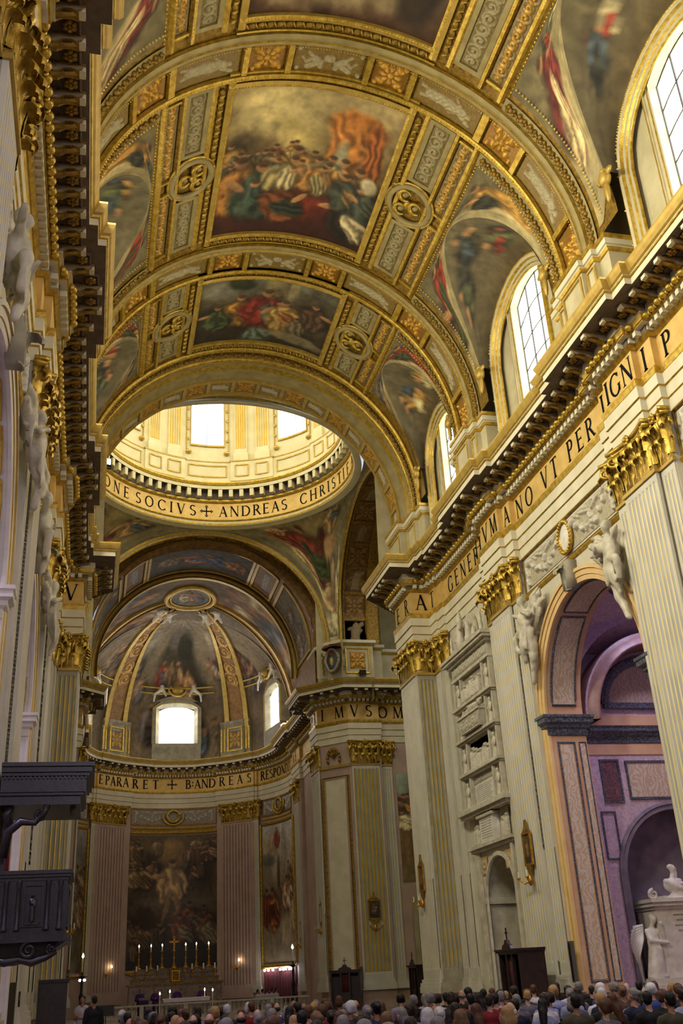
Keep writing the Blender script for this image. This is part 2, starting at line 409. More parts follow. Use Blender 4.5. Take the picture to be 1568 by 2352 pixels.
GLY = {
 'I': (.30, st(.15)), 'H': (.86, st(.15)+st(.71)+[q_(.15, .52, .71, .52, TN)]),
 'L': (.62, st(.15)+[q_(.15, .03, .58, .03, TN), q_(.565, .03, .58, .2, .05, .02)]),
 'E': (.64, st(.15)+[q_(.15, .97, .56, .97, TN), q_(.15, .52, .48, .52, TN), q_(.15, .03, .58, .03, TN), q_(.55, .97, .55, .82, .05, .02), q_(.57, .03, .58, .2, .05, .02), q_(.48, .44, .48, .6, .04)]),
 'F': (.60, st(.15)+[q_(.15, .97, .56, .97, TN), q_(.15, .52, .48, .52, TN), q_(.55, .97, .55, .82, .05, .02)]),
 'T': (.74, st(.37, 0, .99)+[q_(.05, .97, .69, .97, TN), q_(.06, .97, .05, .82, .05, .02), q_(.68, .97, .69, .82, .05, .02)]),
 'A': (.82, [q_(.12, 0, .42, 1, TN), q_(.40, 1, .70, 0, TK), q_(.24, .36, .58, .36, TN), sf(.12, 0), sf(.70, 0)]),
 'V': (.80, [q_(.10, 1, .40, 0, TK), q_(.40, 0, .70, 1, TN), sf(.10, 1, -1), sf(.70, 1, -1)]),
 'M': (1.0, [q_(.13, 0, .20, 1, TN), q_(.20, 1, .50, .02, TK), q_(.50, .02, .80, 1, TN), q_(.80, 1, .87, 0, TK), sf(.13, 0), sf(.87, 0), sf(.16, 1, -1), sf(.84, 1, -1)]),
 'N': (.88, [q_(.15, 0, .15, 1, TN), q_(.15, 1, .73, .0, TK), q_(.73, 0, .73, 1, TN), sf(.15, 0), sf(.12, 1, -1), sf(.73, 1, -1)]),
 'O': (.94, arc(.47, .5, .36, .47, 0, 360, 26)),
 'C': (.82, arc(.47, .5, .36, .47, 42, 318, 20)+[q_(.735, .74, .75, .93, .03, .06), q_(.735, .26, .75, .07, .03, .06)]),
 'G': (.90, arc(.47, .5, .36, .47, 42, 325, 20)+[q_(.735, .74, .75, .93, .03, .06), q_(.75, .1, .75, .42, TK*.9), sf(.75, .42, -1)]),
 'D': (.88, st(.15)+arc(.34, .5, .40, .47, -90, 90, 14)+[q_(.15, .97, .36, .97, TN), q_(.15, .03, .36, .03, TN)]),
 'P': (.64, st(.15)+arc(.30, .74, .23, .23, -90, 90, 12)+[q_(.15, .97, .31, .97, TN), q_(.15, .51, .31, .51, TN)]),
 'R': (.76, st(.15)+arc(.30, .74, .23, .23, -90, 90, 12)+[q_(.15, .97, .31, .97, TN), q_(.15, .51, .31, .51, TN), q_(.34, .52, .68, 0, TK), sf(.70, 0)]),
 'B': (.70, st(.15)+arc(.29, .76, .20, .21, -90, 90, 12)+arc(.31, .28, .26, .25, -90, 90, 12)+[q_(.15, .97, .3, .97, TN), q_(.15, .535, .3, .535, TN), q_(.15, .03, .32, .03, TN)]),
 'S': (.62, arc(.31, .745, .20, .215, 35, 270, 14, TK*.9, TN)+arc(.31, .265, .22, .235, -145, 90, 14, TK*.9, TN)+[q_(.47, .86, .48, .96, .03, .05), q_(.12, .13, .11, .04, .03, .05)]),
 ':': (.30, [arc(.15, .68, .03, .03, 0, 360, 8, .1, .1)[i] for i in range(8)]+[arc(.15, .34, .03, .03, 0, 360, 8, .1, .1)[i] for i in range(8)]),
 '+': (1.05, [q_(.1, .5, .9, .5, .10), q_(.5, .1, .5, .9, .10)]+[p for a in range(4) for d in (-1, 0, 1) for p in [[(.5+.43*cos(a*pi/2)+.085*cos(a*pi/2+d*pi/2)+.06*cos(t*pi/3), .5+.43*sin(a*pi/2)+.085*sin(a*pi/2+d*pi/2)+.06*sin(t*pi/3)) for t in range(6)]]]),
 ' ': (.42, []),
}
def text_width(t, sp=.10): return sum(GLY[c][0]+sp for c in t)-sp
def text(t, fn, hgt, parent, length=None, mat_='letter', depth=.012, sp=.10, stretch=1.0):
    """fn(u,v,d) u metres along the line from its start"""
    w = text_width(t, sp)*hgt*stretch; k = stretch*hgt
    gap = 0
    if length is not None and len(t) > 1: gap = (length-w)/(len(t)-1)
    u = 0
    for ch in t:
        gw, polys = GLY[ch]
        if polys:
            mb = MB()
            for P in polys:
                n = len(P); mb.add([fn(u+x*k, y*hgt, depth) for x, y in P], [tuple(range(n))])
            mb.build('letter', mat_, parent)
        u += (gw+sp)*k+gap

# ------------------------------------------------------------------ corinthian capital: local x across, y out of the wall, z up
def leaf(mb, x, y0, z0, wl, hl, out, ang=0.0, m=0, nu=11, nv=8):
    """acanthus leaf: rises close to the bell, then curls outward and down in a scalloped lip; ang turns it about z at (x,y0)"""
    P = []; rc = out*.52
    for i in range(nu+1):
        t = i/nu
        if t < .62: k = t/.62; z = z0+hl*.84*k; o = out*.30*k**2; tw = 0
        else:
            k = (t-.62)/.38; a = k*R_(215); z = z0+hl*.84+rc*.85*sin(a); o = out*.30+rc*(1-cos(a)); tw = k
        wd = wl*(.80+.20*sin(pi*min(1, t*1.4)))*(1-.45*tw**2); row = []
        for j in range(nv+1):
            s_ = -1+2*j/nv; rip = .030*wl*cos(s_*pi*3)*(1-.3*t); lob = 1+.07*sin(t*26)*abs(s_)**3
            row.append((s_*wd*.5*lob, o+rip-.16*wl*s_*s_*(1-.5*tw)+.02, z-.06*hl*s_*s_*(.3+tw)))
        P.append(row)
    c, s_ = cos(ang), sin(ang)
    Q = [[(x+p[0]*c-p[1]*s_, y0+p[0]*s_+p[1]*c, p[2]) for p in r] for r in P]
    mb.grid(Q, m)
def volute(mb, x, y, z, r, ang, m=0, th=.07):
    pts = []; n = 18
    for i in range(n):
        a = i/(n-1)*pi*3.2; q = r*(1-.78*i/(n-1)); u = q*cos(a+pi*.5); pts.append((x+u*cos(ang), y+u*sin(ang), z+q*sin(a+pi*.5)))
    mb.tube(pts, [th*(1-.5*i/(n-1)) for i in range(n)], 5, m)
def capital_mesh(name, w, h, proj, n1, mats):
    mb = MB(); d = proj
    # bell
    P = []
    for t in (0, .25, .5, .75, .88):
        e = .02+.10*t**3; P.append([(-w/2-e*.6, -.02, t*h), (-w/2-e*.6, d+e, t*h), (w/2+e*.6, d+e, t*h), (w/2+e*.6, -.02, t*h)])
    mb.grid(P, 1)
    wl = w/n1
    for row, (z0, hl, o) in enumerate(((0, .44*h, .24), (.10*h, .66*h, .30))):
        n = n1 if row == 0 else n1+1
        for i in range(n):
            x = -w/2+(i+.5)*wl if row == 0 else -w/2+i*wl
            if row == 1 and i in (0, n-1): leaf(mb, x, d*.92, z0, wl*.95, hl, o*1.1, (.75 if i == 0 else -.75))
            else: leaf(mb, x, d, z0, wl*.98, hl, o)
        for sg in (-1, 1): leaf(mb, sg*w/2, d*.5, z0, min(wl, d*1.2), hl, o*.8, -sg*pi/2)
    # caulicoli scrolls and corner volutes
    for sg in (-1, 1):
        volute(mb, sg*(w/2+.02), d+.16, .76*h, .15*h, sg*.75 if False else (pi/4 if sg > 0 else 3*pi/4), 0, .05*h)
        volute(mb, sg*(w/2+.06), d*.3, .76*h, .12*h, 0 if sg > 0 else pi, 0, .045*h)
        for q in (.16, .3): mb.tube([(sg*w*q, d+.02, .45*h), (sg*w*(q+.04), d+.1, .62*h), (sg*w*(q+.10), d+.2, .74*h)], [.03*h, .045*h, .06*h], 5, 0)
        volute(mb, sg*w*.14, d+.12, .74*h, .10*h, pi if sg > 0 else 0, 0, .035*h)
    # abacus with hollow sides
    pts = []; k = 10
    for i in range(k+1):
        t = -1+2*i/k; pts.append((t*(w/2+.20), d+.26-.20*(1-t*t)))
    pts = [(-w/2-.26, 0)]+[(-w/2-.26, d+.06)]+pts+[(w/2+.26, d+.06), (w/2+.26, 0)]
    for z0, z1, e in ((.86*h, .93*h, -.03), (.93*h, h, .03)):
        mb.extrude([(x*(1+e*.3), y+(e if y > 0 else 0)) for x, y in pts], lambda u, v, q: (u, v, q), z0, z1, 0)
    # fleuron
    for a in range(7): mb.ball((.07*h*cos(a*pi/3.5), d+.16, .93*h+.07*h*sin(a*pi/3.5)), (.045*h, .05, .045*h), 0, 6, 4)
    mb.ball((0, d+.2, .93*h), .05*h, 0, 6, 4)
    return mb.mesh(name, mats, True)

def shaft_section(w, nf, rel, margin=.09, dep=.045, fr=.66):
    """plan polyline (t, d) and material flags for a fluted face"""
    pts = [(-w/2, 0.0), (-w/2, rel), (-w/2+margin, rel)]; fl = [2, 2]
    pitch = (w-2*margin)/nf; fw = pitch*fr
    for i in range(nf):
        c = -w/2+margin+(i+.5)*pitch
        for j in range(5):
            a = pi-pi*j/4; pts.append((c+fw/2*cos(a), rel-dep*sin(a))); fl.append(0 if j == 0 else 1)
    pts += [(w/2-margin, rel), (w/2, rel), (w/2, 0.0)]; fl += [0, 2, 2]
    return pts, fl
def pilaster_mesh(name, w, nf, rel, z0, z1, mats, zc=None, fr=.66):
    """fluted shaft: mats = ridge, flute, plain; flute ends are stopped short of base and neck; zc = top of the cabled part"""
    mb = MB(); pts, fl = shaft_section(w, nf, rel, fr=fr); k = len(pts); flat = [(t, min(d, rel) if (i < 3 or i >= k-3) else rel) for i, (t, d) in enumerate(pts)]
    lev = [(z0, 0), (z0+.35, 0), (z0+.45, 1)]
    if zc: lev += [(zc, 1), (zc+.02, 2)]
    lev += [(z1-.30, 2 if zc else 1), (z1-.22, 0), (z1, 0)]
    V = []
    for z, mode in lev:
        for i, (t, d) in enumerate(pts):
            dd = flat[i][1] if mode == 0 else (d if (mode == 2 or not zc) else rel-(rel-d)*.45); V.append((t, dd, z))
    base = len(mb.v); mb.add(V, [])
    for r in range(len(lev)-1):
        for i in range(k-1):
            a = base+r*k+i; b = a+k; mode = max(lev[r][1], lev[r+1][1]) and min(lev[r][1], lev[r+1][1])
            m = fl[i] if (lev[r][1] and lev[r+1][1]) else 2
            mb.f.append((a, a+1, b+1, b)); mb.m.append(m)
    # base mouldings
    for zz0, zz1, e in ((z0-.55, z0-.30, .16), (z0-.30, z0-.14, .13), (z0-.14, z0, .07)):
        mb.box((-w/2-e, 0, zz0), (w/2+e, rel+e, zz1), 2)
    # astragal
    mb.box((-w/2-.05, 0, z1-.02), (w/2+.05, rel+.06, z1+.10), 3)
    return mb.mesh(name, mats)

# statue / figure from blobs, fused into one skin
def fuse(name, blobs, voxel, mat_, smooth=2, noise=0.0):
    """blobs: ('c', p0, p1, r0, r1) tapered capsules or ('e', centre, radii[, rotz]) ellipsoids -> one remeshed body"""
    mb = MB()
    for b in blobs:
        if b[0] == 'c':
            p0, p1 = Vector(b[1]), Vector(b[2]); n = 5; ts = [i/n for i in range(n+1)]
            mb.tube([p0+(p1-p0)*t for t in ts], [b[3]+(b[4]-b[3])*t for t in ts], 9)
            mb.ball(p0, b[3], 0, 9, 6); mb.ball(p1, b[4], 0, 9, 6)
        else:
            rot = b[3] if len(b) > 3 else None
            mb.ball(b[1], b[2], 0, 12, 8, rot)
    me = mb.mesh(name+'_raw', mat_); o = bpy.data.objects.new(name+'_raw', me); COL.objects.link(o)
    r = o.modifiers.new('r', 'REMESH'); r.mode = 'VOXEL'; r.voxel_size = voxel; r.use_smooth_shade = True
    if smooth: s = o.modifiers.new('s', 'SMOOTH'); s.iterations = smooth; s.factor = .5
    if noise:
        t = bpy.data.textures.new(name, 'CLOUDS'); t.noise_scale = voxel*5; d = o.modifiers.new('d', 'DISPLACE'); d.texture = t; d.strength = noise; d.mid_level = .5
    dg = bpy.context.evaluated_depsgraph_get(); ev = o.evaluated_get(dg); out = bpy.data.meshes.new_from_object(ev, depsgraph=dg); out.name = name
    out.materials.clear(); out.materials.append(M[mat_] if isinstance(mat_, str) else mat_)
    bpy.data.objects.remove(o, do_unlink=True)
    return out
# ------------------------------------------------------------------ nave: dimensions (metres, solved from the photograph)
WX, HX, MX = 9.12, 8.90, 8.68           # wall, half pilaster, main pilaster planes
CL = (1.0, 12.6, 24.2, 35.8)             # pilaster cluster centres along the nave
ZA, ZC0, ZF0, ZF1, ZT = 14.85, 16.45, 17.95, 19.08, 20.50
YP0, XP0, YP1 = 44.87, 7.92, 47.6        # crossing pier front face, inner face, crossing side
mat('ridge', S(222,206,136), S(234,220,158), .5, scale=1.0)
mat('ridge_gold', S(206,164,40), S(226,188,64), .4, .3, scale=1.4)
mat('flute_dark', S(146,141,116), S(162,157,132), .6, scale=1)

floor = MB(); floor.box((-30, -8, -.1), (30, 100, 0))
fl = tag(floor.build('floor', 'floor_marble'), kind='structure')

wallR, wallL = struct('wall_right'), struct('wall_left')
trimR, trimL = struct('trim_1'), struct('trim_2')
SIDES = ((1, wallR, trimR), (-1, wallL, trimL))

def arch_wall(mb, x, ya, yb, yc, r, zs, z0, zt, n=24, m=0):
    mb.add([(x, ya, z0), (x, yc-r, z0), (x, yc-r, zt), (x, ya, zt)], [(0, 1, 2, 3)], m)
    mb.add([(x, yc+r, z0), (x, yb, z0), (x, yb, zt), (x, yc+r, zt)], [(0, 1, 2, 3)], m)
    A = [pi-pi*i/n for i in range(n+1)]
    for i in range(n):
        a, b = A[i], A[i+1]
        mb.add([(x, yc+r*cos(a), zs+r*sin(a)), (x, yc+r*cos(b), zs+r*sin(b)), (x, yc+r*cos(b), zt), (x, yc+r*cos(a), zt)], [(0, 1, 2, 3)], m)
CHB = (30.0, 18.4, 6.8); AR, AS = 3.72, 10.15      # chapel bays, arch radius, springing
def plan_path():
    p = [(WX, -7.5)]
    for c in CL:
        p += [(WX, c-1.73), (HX, c-1.73), (HX, c-.95), (MX, c-.95), (MX, c+.95), (HX, c+.95), (HX, c+1.73), (WX, c+1.73)]
    p += [(WX, 43.18), (9.01, 43.18), (9.01, 43.95), (HX, 43.95), (HX, YP0), (XP0, YP0), (XP0, YP1), (9.6, 49.3), (11.6, 49.3), (11.6, 48.9), (22, 48.9)]
    return p
PATH = plan_path()
# entablature profile: architrave | frieze | cornice
ARCH = [(0, ZC0), (.05, ZC0), (.05, 16.86), (.09, 16.90), (.09, 17.28), (.14, 17.32), (.14, 17.70), (.15, 17.72), (.18, 17.86), (.18, 17.95), (.02, 17.97)]
ARCHM = [0, 0, 1, 0, 1, 0, 1, 1, 1, 1]
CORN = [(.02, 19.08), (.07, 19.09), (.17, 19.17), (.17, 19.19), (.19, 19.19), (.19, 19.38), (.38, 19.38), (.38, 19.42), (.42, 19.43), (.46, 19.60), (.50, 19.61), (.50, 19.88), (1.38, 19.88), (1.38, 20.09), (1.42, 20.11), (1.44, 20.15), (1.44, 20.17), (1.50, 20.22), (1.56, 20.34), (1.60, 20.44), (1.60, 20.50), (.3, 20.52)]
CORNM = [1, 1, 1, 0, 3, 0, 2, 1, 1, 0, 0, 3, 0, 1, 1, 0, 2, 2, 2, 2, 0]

# small cornice pieces (shared meshes, local x along, y out, z up)
mat('modillion_side_shaded', S(120,106,80), S(142,126,96), .7, scale=4)  # darkened brown: the shade on the sides is put into the colour
def modillion_mesh():
    mb = MB(); prof = [(0, .0), (0, -.22), (.08, -.26), (.22, -.24), (.34, -.15), (.50, -.12), (.62, -.16), (.72, -.14), (.76, -.05), (.76, 0)]
    n = len(prof); w = .14
    for sg in (-1, 1): mb.add([(sg*w, y, z) for y, z in prof], [tuple(range(n)) if sg > 0 else tuple(reversed(range(n)))], 0)
    mb.add([(sg*w, y, z) for sg in (-1, 1) for y, z in prof], [(i, i+1, n+i+1, n+i) for i in range(n-1)], 1)
    mb.grid([[(sg*.09*(1-.4*t), .08+.55*t, -.27+.13*t-.03*cos(sg*2)) for sg in (-1, -.5, 0, .5, 1)] for t in np.linspace(0, 1, 6)], 1)
    for sg in (-1, 1): volute(mb, sg*w, .14, -.13, .10, pi/2, 0, .025)
    mb.box((-.11, .62, -.15), (.11, .80, -.03), 2); mb.box((-.17, -.02, -.03), (.17, .80, .0), 1)
    return mb.mesh('modillion', ['modillion_side_shaded', 'gold_dark', 'cream'])
def rosette_mesh():
    mb = MB()
    mb.lathe([(.17, 0), (.17, -.05)], 4, (0, 0, 0), 0, pi/4, pi/4+2*pi)
    for k in range(6): mb.ball((.10*cos(k*pi/3), .10*sin(k*pi/3), -.05), (.065, .065, .06), 1, 6, 4)
    mb.ball((0, 0, -.06), .045, 1, 6, 4)
    f = .24
    for a in range(4):
        c, s = cos(a*pi/2), sin(a*pi/2); mb.add([(c*f-s*f, s*f+c*f, 0), (c*f+s*f, s*f-c*f, 0), (c*f*.8+s*f*.8, s*f*.8-c*f*.8, -.05), (c*f*.8-s*f*.8, s*f*.8+c*f*.8, -.05)], [(0, 1, 2, 3)], 0)
    return mb.mesh('rosette', ['soffit', 'gold_dark'])
def dentil_mesh():
    return MB().box((-.085, 0, 0), (.085, .19, .18)).mesh('dentil', ['cream'])
def egg_mesh():
    mb = MB(); mb.ball((0, .02, 0), (.125, .12, .11), 0, 8, 6); mb.ball((.172, .0, -.01), (.035, .08, .10), 0, 5, 4); return mb.mesh('egg', ['gold'], True)
ME = dict(modillion=modillion_mesh(), rosette=rosette_mesh(), dentil=dentil_mesh(), egg=egg_mesh())
def along(path, lo, hi, step, d, sx):
    """evenly spaced stations on the axis-aligned runs of a plan path between Y lo..hi: (x,y,rz)"""
    out = []
    for (x0, y0), (x1, y1) in zip(path[:-1], path[1:]):
        L = math.hypot(x1-x0, y1-y0)
        if L < .3: continue
        dx, dy = (x1-x0)/L, (y1-y0)/L; nx, ny = -dy, dx
        n = max(1, int(round(L/step)))
        if L < .85: n = max(1, int(L/step))
        for i in range(n):
            t = (i+.5)*L/n; y = y0+dy*t
            if lo <= y <= hi: out.append((sx*(x0+dx*t+nx*d), y+ny*d, math.atan2(ny, nx*sx)-pi/2))
    return out
for s, W_, T_ in SIDES:
    # wall sheet with chapel arches
    mb = MB(); prev = -7.5
    for c in sorted(CHB):
        arch_wall(mb, WX, prev, c+5.8, c, AR, AS, 0, 16.5); prev = c+5.8
    # tomb bay with doorway
    arch_wall(mb, WX, prev, 43.18, 39.95, 1.75, 4.4, 0, 16.5)
    # pier
    mb.sweep([(WX, 43.18), (9.01, 43.18), (9.01, 43.95), (HX, 43.95), (HX, YP0), (XP0, YP0), (XP0, YP1), (9.6, 49.3), (11.6, 49.3), (11.6, 48.9), (22, 48.9)], [(0, 0), (0, 16.5)])
    for c in CL:
        mb.sweep([(WX, c-1.73), (HX, c-1.73), (HX, c-.95), (MX+.1, c-.95), (MX+.1, c+.95), (HX, c+.95), (HX, c+1.73), (WX, c+1.73)], [(0, 0), (0, 16.5)])
    mb.build('wall_face', 'wall', W_, sx=s)
    # entablature
    mb = MB(); mb.sweep(PATH, ARCH, ARCHM); mb.build('architrave', ['cream', 'gold', 'cream'], T_, sx=s)
    mb = MB(); mb.sweep(PATH, [(.02, 17.97), (.02, 19.08)]); fr = mb.build('frieze', 'frieze_gold', T_, sx=s)
    mb = MB(); mb.sweep(PATH, CORN, CORNM); mb.build('cornice', ['cream', 'gold', 'gold_flat', 'soffit'], T_, sx=s)
    p = PATH[:-3]
    for x, y, r in along(p, 4, 50, .765, .50, s): obj('modillion', ME['modillion'], T_, (x, y, 19.88), r)
    for x, y, r in along(p, 4, 50, .765, .98, s):
        k = .38; obj('soffit_rosette', ME['rosette'], T_, (x+k*cos(r)*s if False else x+k*cos(r), y+k*sin(r), 19.88), r)
    for x, y, r in along(p, 8, 50, .30, .19, s): obj('dentil', ME['dentil'], T_, (x, y, 19.195), r)
    for x, y, r in along(p, 8, 50, .345, .50, s): obj('egg', ME['egg'], T_, (x, y, 19.50), r)
    # gold string course and relief panel above each chapel arch
    for c in CHB:
        ya, yb = c-5.8+1.73, c+5.8-1.73
        mb = MB(); mb.sweep([(WX, ya), (WX, yb)], [(0, 14.75), (.06, 14.78), (.11, 14.86), (.06, 14.94), (0, 14.97)]); mb.build('string_course', 'gold', W_, sx=s)
        if c > 15:
            pn = MB(); f0 = [(ya+.12, 15.0), (yb-.12, 15.0), (yb-.12, 16.38), (ya+.12, 16.38)]
            pts = [(WX-.01, y, z) for y, z in f0]; pn.curve(pts, [(-1, 0, 0)]*4, [(-.10, 0), (-.10, .05), (-.03, .07), (.02, .02), (.02, 0)], 0, True)
            pn.build('panel_frame', 'gold_dark', W_, sx=s)
            relief('garland_relief', lambda x, y, d, c=c: (WX-.02-d, c-x, 15.69+y), yb-ya-.6, 1.15, 'garland', .26, 30, S(176,166,138), S(206,200,182), 'relief', W_, int(c), s, 200)
            md = MB(); md.lathe([(.62, 0), (.66, .08), (.60, .14), (.54, .10), (.5, .04)], 24, (0, 0, 0), 0)
            for k in range(26): md.ball((.58*cos(k*pi/13), .58*sin(k*pi/13), .12), (.08, .08, .06), 0, 5, 4)
            md.xform(lambda x, y, z: (WX-.05-z, c+x*.82, 15.69+y)); md.build('medallion_wreath', 'gold', W_, True, s)
            md = MB(); md.lathe([(.0, .1), (.5, .06)], 20); md.xform(lambda x, y, z: (WX-.05-z, c+x*.82, 15.69+y)); md.build('medallion_field', 'marble', W_, sx=s)
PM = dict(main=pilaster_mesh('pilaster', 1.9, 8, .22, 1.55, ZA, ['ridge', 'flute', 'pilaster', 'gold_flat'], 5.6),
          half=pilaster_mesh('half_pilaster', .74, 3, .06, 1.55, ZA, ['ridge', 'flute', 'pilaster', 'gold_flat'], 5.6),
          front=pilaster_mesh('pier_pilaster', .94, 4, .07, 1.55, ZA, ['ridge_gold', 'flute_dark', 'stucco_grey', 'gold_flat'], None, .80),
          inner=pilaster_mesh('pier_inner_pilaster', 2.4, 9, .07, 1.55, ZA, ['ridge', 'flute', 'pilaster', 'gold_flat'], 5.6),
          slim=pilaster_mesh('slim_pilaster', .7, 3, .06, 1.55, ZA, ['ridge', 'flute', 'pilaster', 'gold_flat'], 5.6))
CM = dict(main=capital_mesh('capital', 1.86, 1.58, .24, 4, ['gold', 'gold_dark']), half=capital_mesh('half_capital', .74, 1.58, .10, 2, ['gold', 'gold_dark']),
          front=capital_mesh('pier_capital', .96, 1.58, .10, 2, ['gold', 'gold_dark']), inner=capital_mesh('pier_inner_capital', 2.3, 1.58, .10, 5, ['gold', 'gold_dark']))
def pilaster(kind, cap, parent, x, y, rz):
    p = obj('pilaster', PM[kind], parent, (x, y, 0), rz)
    if cap: obj('capital', CM[cap], p, (0, 0, ZA+.08), 0)
    return p
for s, W_, T_ in SIDES:
    for c in CL:
        pilaster('main', 'main', W_, s*(MX+.22), c, s*pi/2)
        for q in (-1, 1): pilaster('half', 'half', W_, s*(HX+.0), c+q*1.34, s*pi/2)
    pilaster('front', 'front', W_, s*(XP0+HX)/2, YP0, pi)
    pilaster('inner', 'inner', W_, s*(XP0-.0), (YP0+YP1)/2, s*pi/2)
    pilaster('slim', 'half', W_, s*9.0, 43.56, s*pi/2); pilaster('slim', 'half', W_, s*8.89, 44.4, s*pi/2)
# inscription on the right frieze (read from far to near) and single letters on the pier fronts
frR = [o for o in trimR.children if o.name.startswith('frieze')][0]; frL = [o for o in trimL.children if o.name.startswith('frieze')][0]
for t, x, y0, y1 in (('GENER', WX, 42.55, 38.3), ('H', HX, 38.05, 37.2), ('VM', MX, 36.6, 34.95), ('A', HX, 34.75, 34.1), ('NO VT PER', WX, 33.9, 26.85), ('L', HX, 25.85, 25.25), ('IGN', MX, 25.1, 23.3), ('I', HX, 23.05, 22.8), ('PA', WX, 22.2, 20.4)):
    text(t, lambda u, v, d, x=x, y0=y0: (x-.025-d, y0-u, 18.17+v), .80, frR, length=(y0-y1) if len(t) > 1 else None)
text('T', lambda u, v, d: (HX-.025-d, 44.7-u, 18.17+v), .8, frR)
text('A', lambda u, v, d: (8.10+u, YP0-.025-d, 18.17+v), .80, frR); text('ER', lambda u, v, d: (XP0-.025-d, 47.3-u, 18.17+v), .80, frR, length=2.0)
text('V', lambda u, v, d: (-8.76+u, YP0-.025-d, 18.17+v), .80, frL)
# ------------------------------------------------------------------ nave vault
VR, VZ = 8.30, 23.40
def vp(th, y, h=0.0):
    a = R_(th); return ((VR-h)*sin(a), y, VZ+(VR-h)*cos(a))
def vn(th): return (-sin(R_(th)), 0, -cos(R_(th)))
vault = struct('ceiling_nave')
def v_long(mb, prof, y0, y1, mats=0, n=1):
    """profile [(th,h)] run along the nave"""
    mb.grid([[vp(t, y, h) for t, h in prof] for y in np.linspace(y0, y1, n+1)], 0) if isinstance(mats, int) and mats == 0 else None
    if not (isinstance(mats, int) and mats == 0):
        k = len(prof); V = [vp(t, y, h) for y in (y0, y1) for t, h in prof]; b = len(mb.v); mb.add(V, [])
        for j in range(k-1): mb.f.append((b+j, b+k+j, b+k+j+1, b+j+1)); mb.m.append(mats if isinstance(mats, int) else mats[j])
def v_trans(mb, prof, t0, t1, mats=0, n=None):
    """profile [(y,h)] run across the vault"""
    n = n or max(4, int(abs(t1-t0)/2)); k = len(prof); b = len(mb.v)
    mb.add([vp(t, y, h) for t in np.linspace(t0, t1, n+1) for y, h in prof], [])
    for i in range(n):
        for j in range(k-1): mb.f.append((b+i*k+j, b+i*k+j+1, b+(i+1)*k+j+1, b+(i+1)*k+j)); mb.m.append(mats if isinstance(mats, int) else mats[j])
def bead(mb, p, n, r, m=0):
    p = Vector(p); n = Vector(n); a = Vector((0, 1, 0)); b = n.cross(a).normalized(); a = b.cross(n).normalized()
    V = [p+a*r, p+b*r, p-a*r, p-b*r, p+n*r*1.1]; mb.add(V, [(0, 1, 4), (1, 2, 4), (2, 3, 4), (3, 0, 4)], m)
def beads_y(mb, th, y0, y1, step, r, h):
    n = max(2, int(abs(y1-y0)/step))
    for i in range(n): bead(mb, vp(th, y0+(y1-y0)*(i+.5)/n, h), vn(th), r)
def beads_t(mb, y, t0, t1, step, r, h):
    n = max(2, int(abs(R_(t1-t0))*VR/step))
    for i in range(n): t = t0+(t1-t0)*(i+.5)/n; bead(mb, vp(t, y, h), vn(t), r)
def leafrow(mb, pos, step, r):
    """twisted leaf garland: pos(i)->(p,n,tangent)"""
    for p, n, t in pos:
        p, n, t = Vector(p), Vector(n), Vector(t); b = n.cross(t)
        rot = Matrix((t, b, n)).transposed()
        mb.ball(p, (step*.52, r, r*.8), 0, 6, 4, rot @ Matrix.Rotation(.35, 3, 'Z'))
        mb.ball(p+t*step*.5, (r*.35, r*1.15, r*.95), 1, 5, 4, rot @ Matrix.Rotation(.5, 3, 'Z'))
def garland_y(mb, th, y0, y1, r=.13, step=.34):
    n = int(abs(y1-y0)/step); leafrow(mb, [(vp(th, y0+(y1-y0)*(i+.5)/n, .05), vn(th), (0, 1, 0)) for i in range(n)], step, r)
def garland_t(mb, y, t0, t1, r=.13, step=.34):
    n = int(abs(R_(t1-t0))*VR/step)
    leafrow(mb, [(vp(t0+(t1-t0)*(i+.5)/n, y, .05), vn(t0+(t1-t0)*(i+.5)/n), (cos(R_(t0+(t1-t0)*(i+.5)/n)), 0, -sin(R_(t0+(t1-t0)*(i+.5)/n)))) for i in range(n)], step, r)
def grapes(mb, th, y, s=1.0):
    n = Vector(vn(th)); t = Vector((cos(R_(th)), 0, -sin(R_(th)))); p = Vector(vp(th, y, .02))
    for a, b, r in ((0, 0, .12), (.14, .08, .09), (.14, -.08, .09), (-.13, .09, .10), (-.13, -.09, .10), (.24, 0, .07), (-.24, .02, .06)):
        mb.ball(p+t*a*s+Vector((0, b*s, 0))+n*.04, r*s, 0, 6, 4)

# bays: fresco near/far y, lunette centre, lunette half span, window half width
BAYS = [dict(f0=37.30, f1=42.39, yc=40.15, hw=2.55, ww=1.0, med=39.85), dict(f0=26.00, f1=34.07, yc=30.1, hw=3.35, ww=1.40, med=30.05), dict(f0=14.40, f1=22.97, yc=18.5, hw=3.35, ww=1.40, med=18.7)]
BANDS = [dict(c0=35.38, c1=36.60, a=34.07, b=37.30), dict(c0=24.20, c1=25.42, a=22.97, b=26.00), dict(c0=12.60, c1=13.82, a=11.40, b=14.40)]
ZL0, ZL1 = 24.84, 29.15      # lunette spring and crown where the web meets the barrel
WXL = 8.85                   # wall arch plane
def groin_th(e):             # e in -1..1 across the lunette
    z = ZL0+(ZL1-ZL0)*math.sqrt(max(0, 1-e*e)); return math.degrees(math.acos(min(1, (z-VZ)/VR)))

# plain gilded shell between the pieces
mb = MB()
mb.grid([[vp(t, y, -.03) for t in np.linspace(-46, 46, 40)] for y in (-8, 11.4, 45.75)])
for t0 in (-90, 46):
    for a, b in ((-8, 15.15), (21.85, 26.75), (33.45, 37.6), (42.3, 45.75)): mb.grid([[vp(t, y, -.03) for t in np.linspace(t0, t0+44, 22)] for y in (a, b)])
mb.build('vault_shell', 'gold_dark', vault, True)

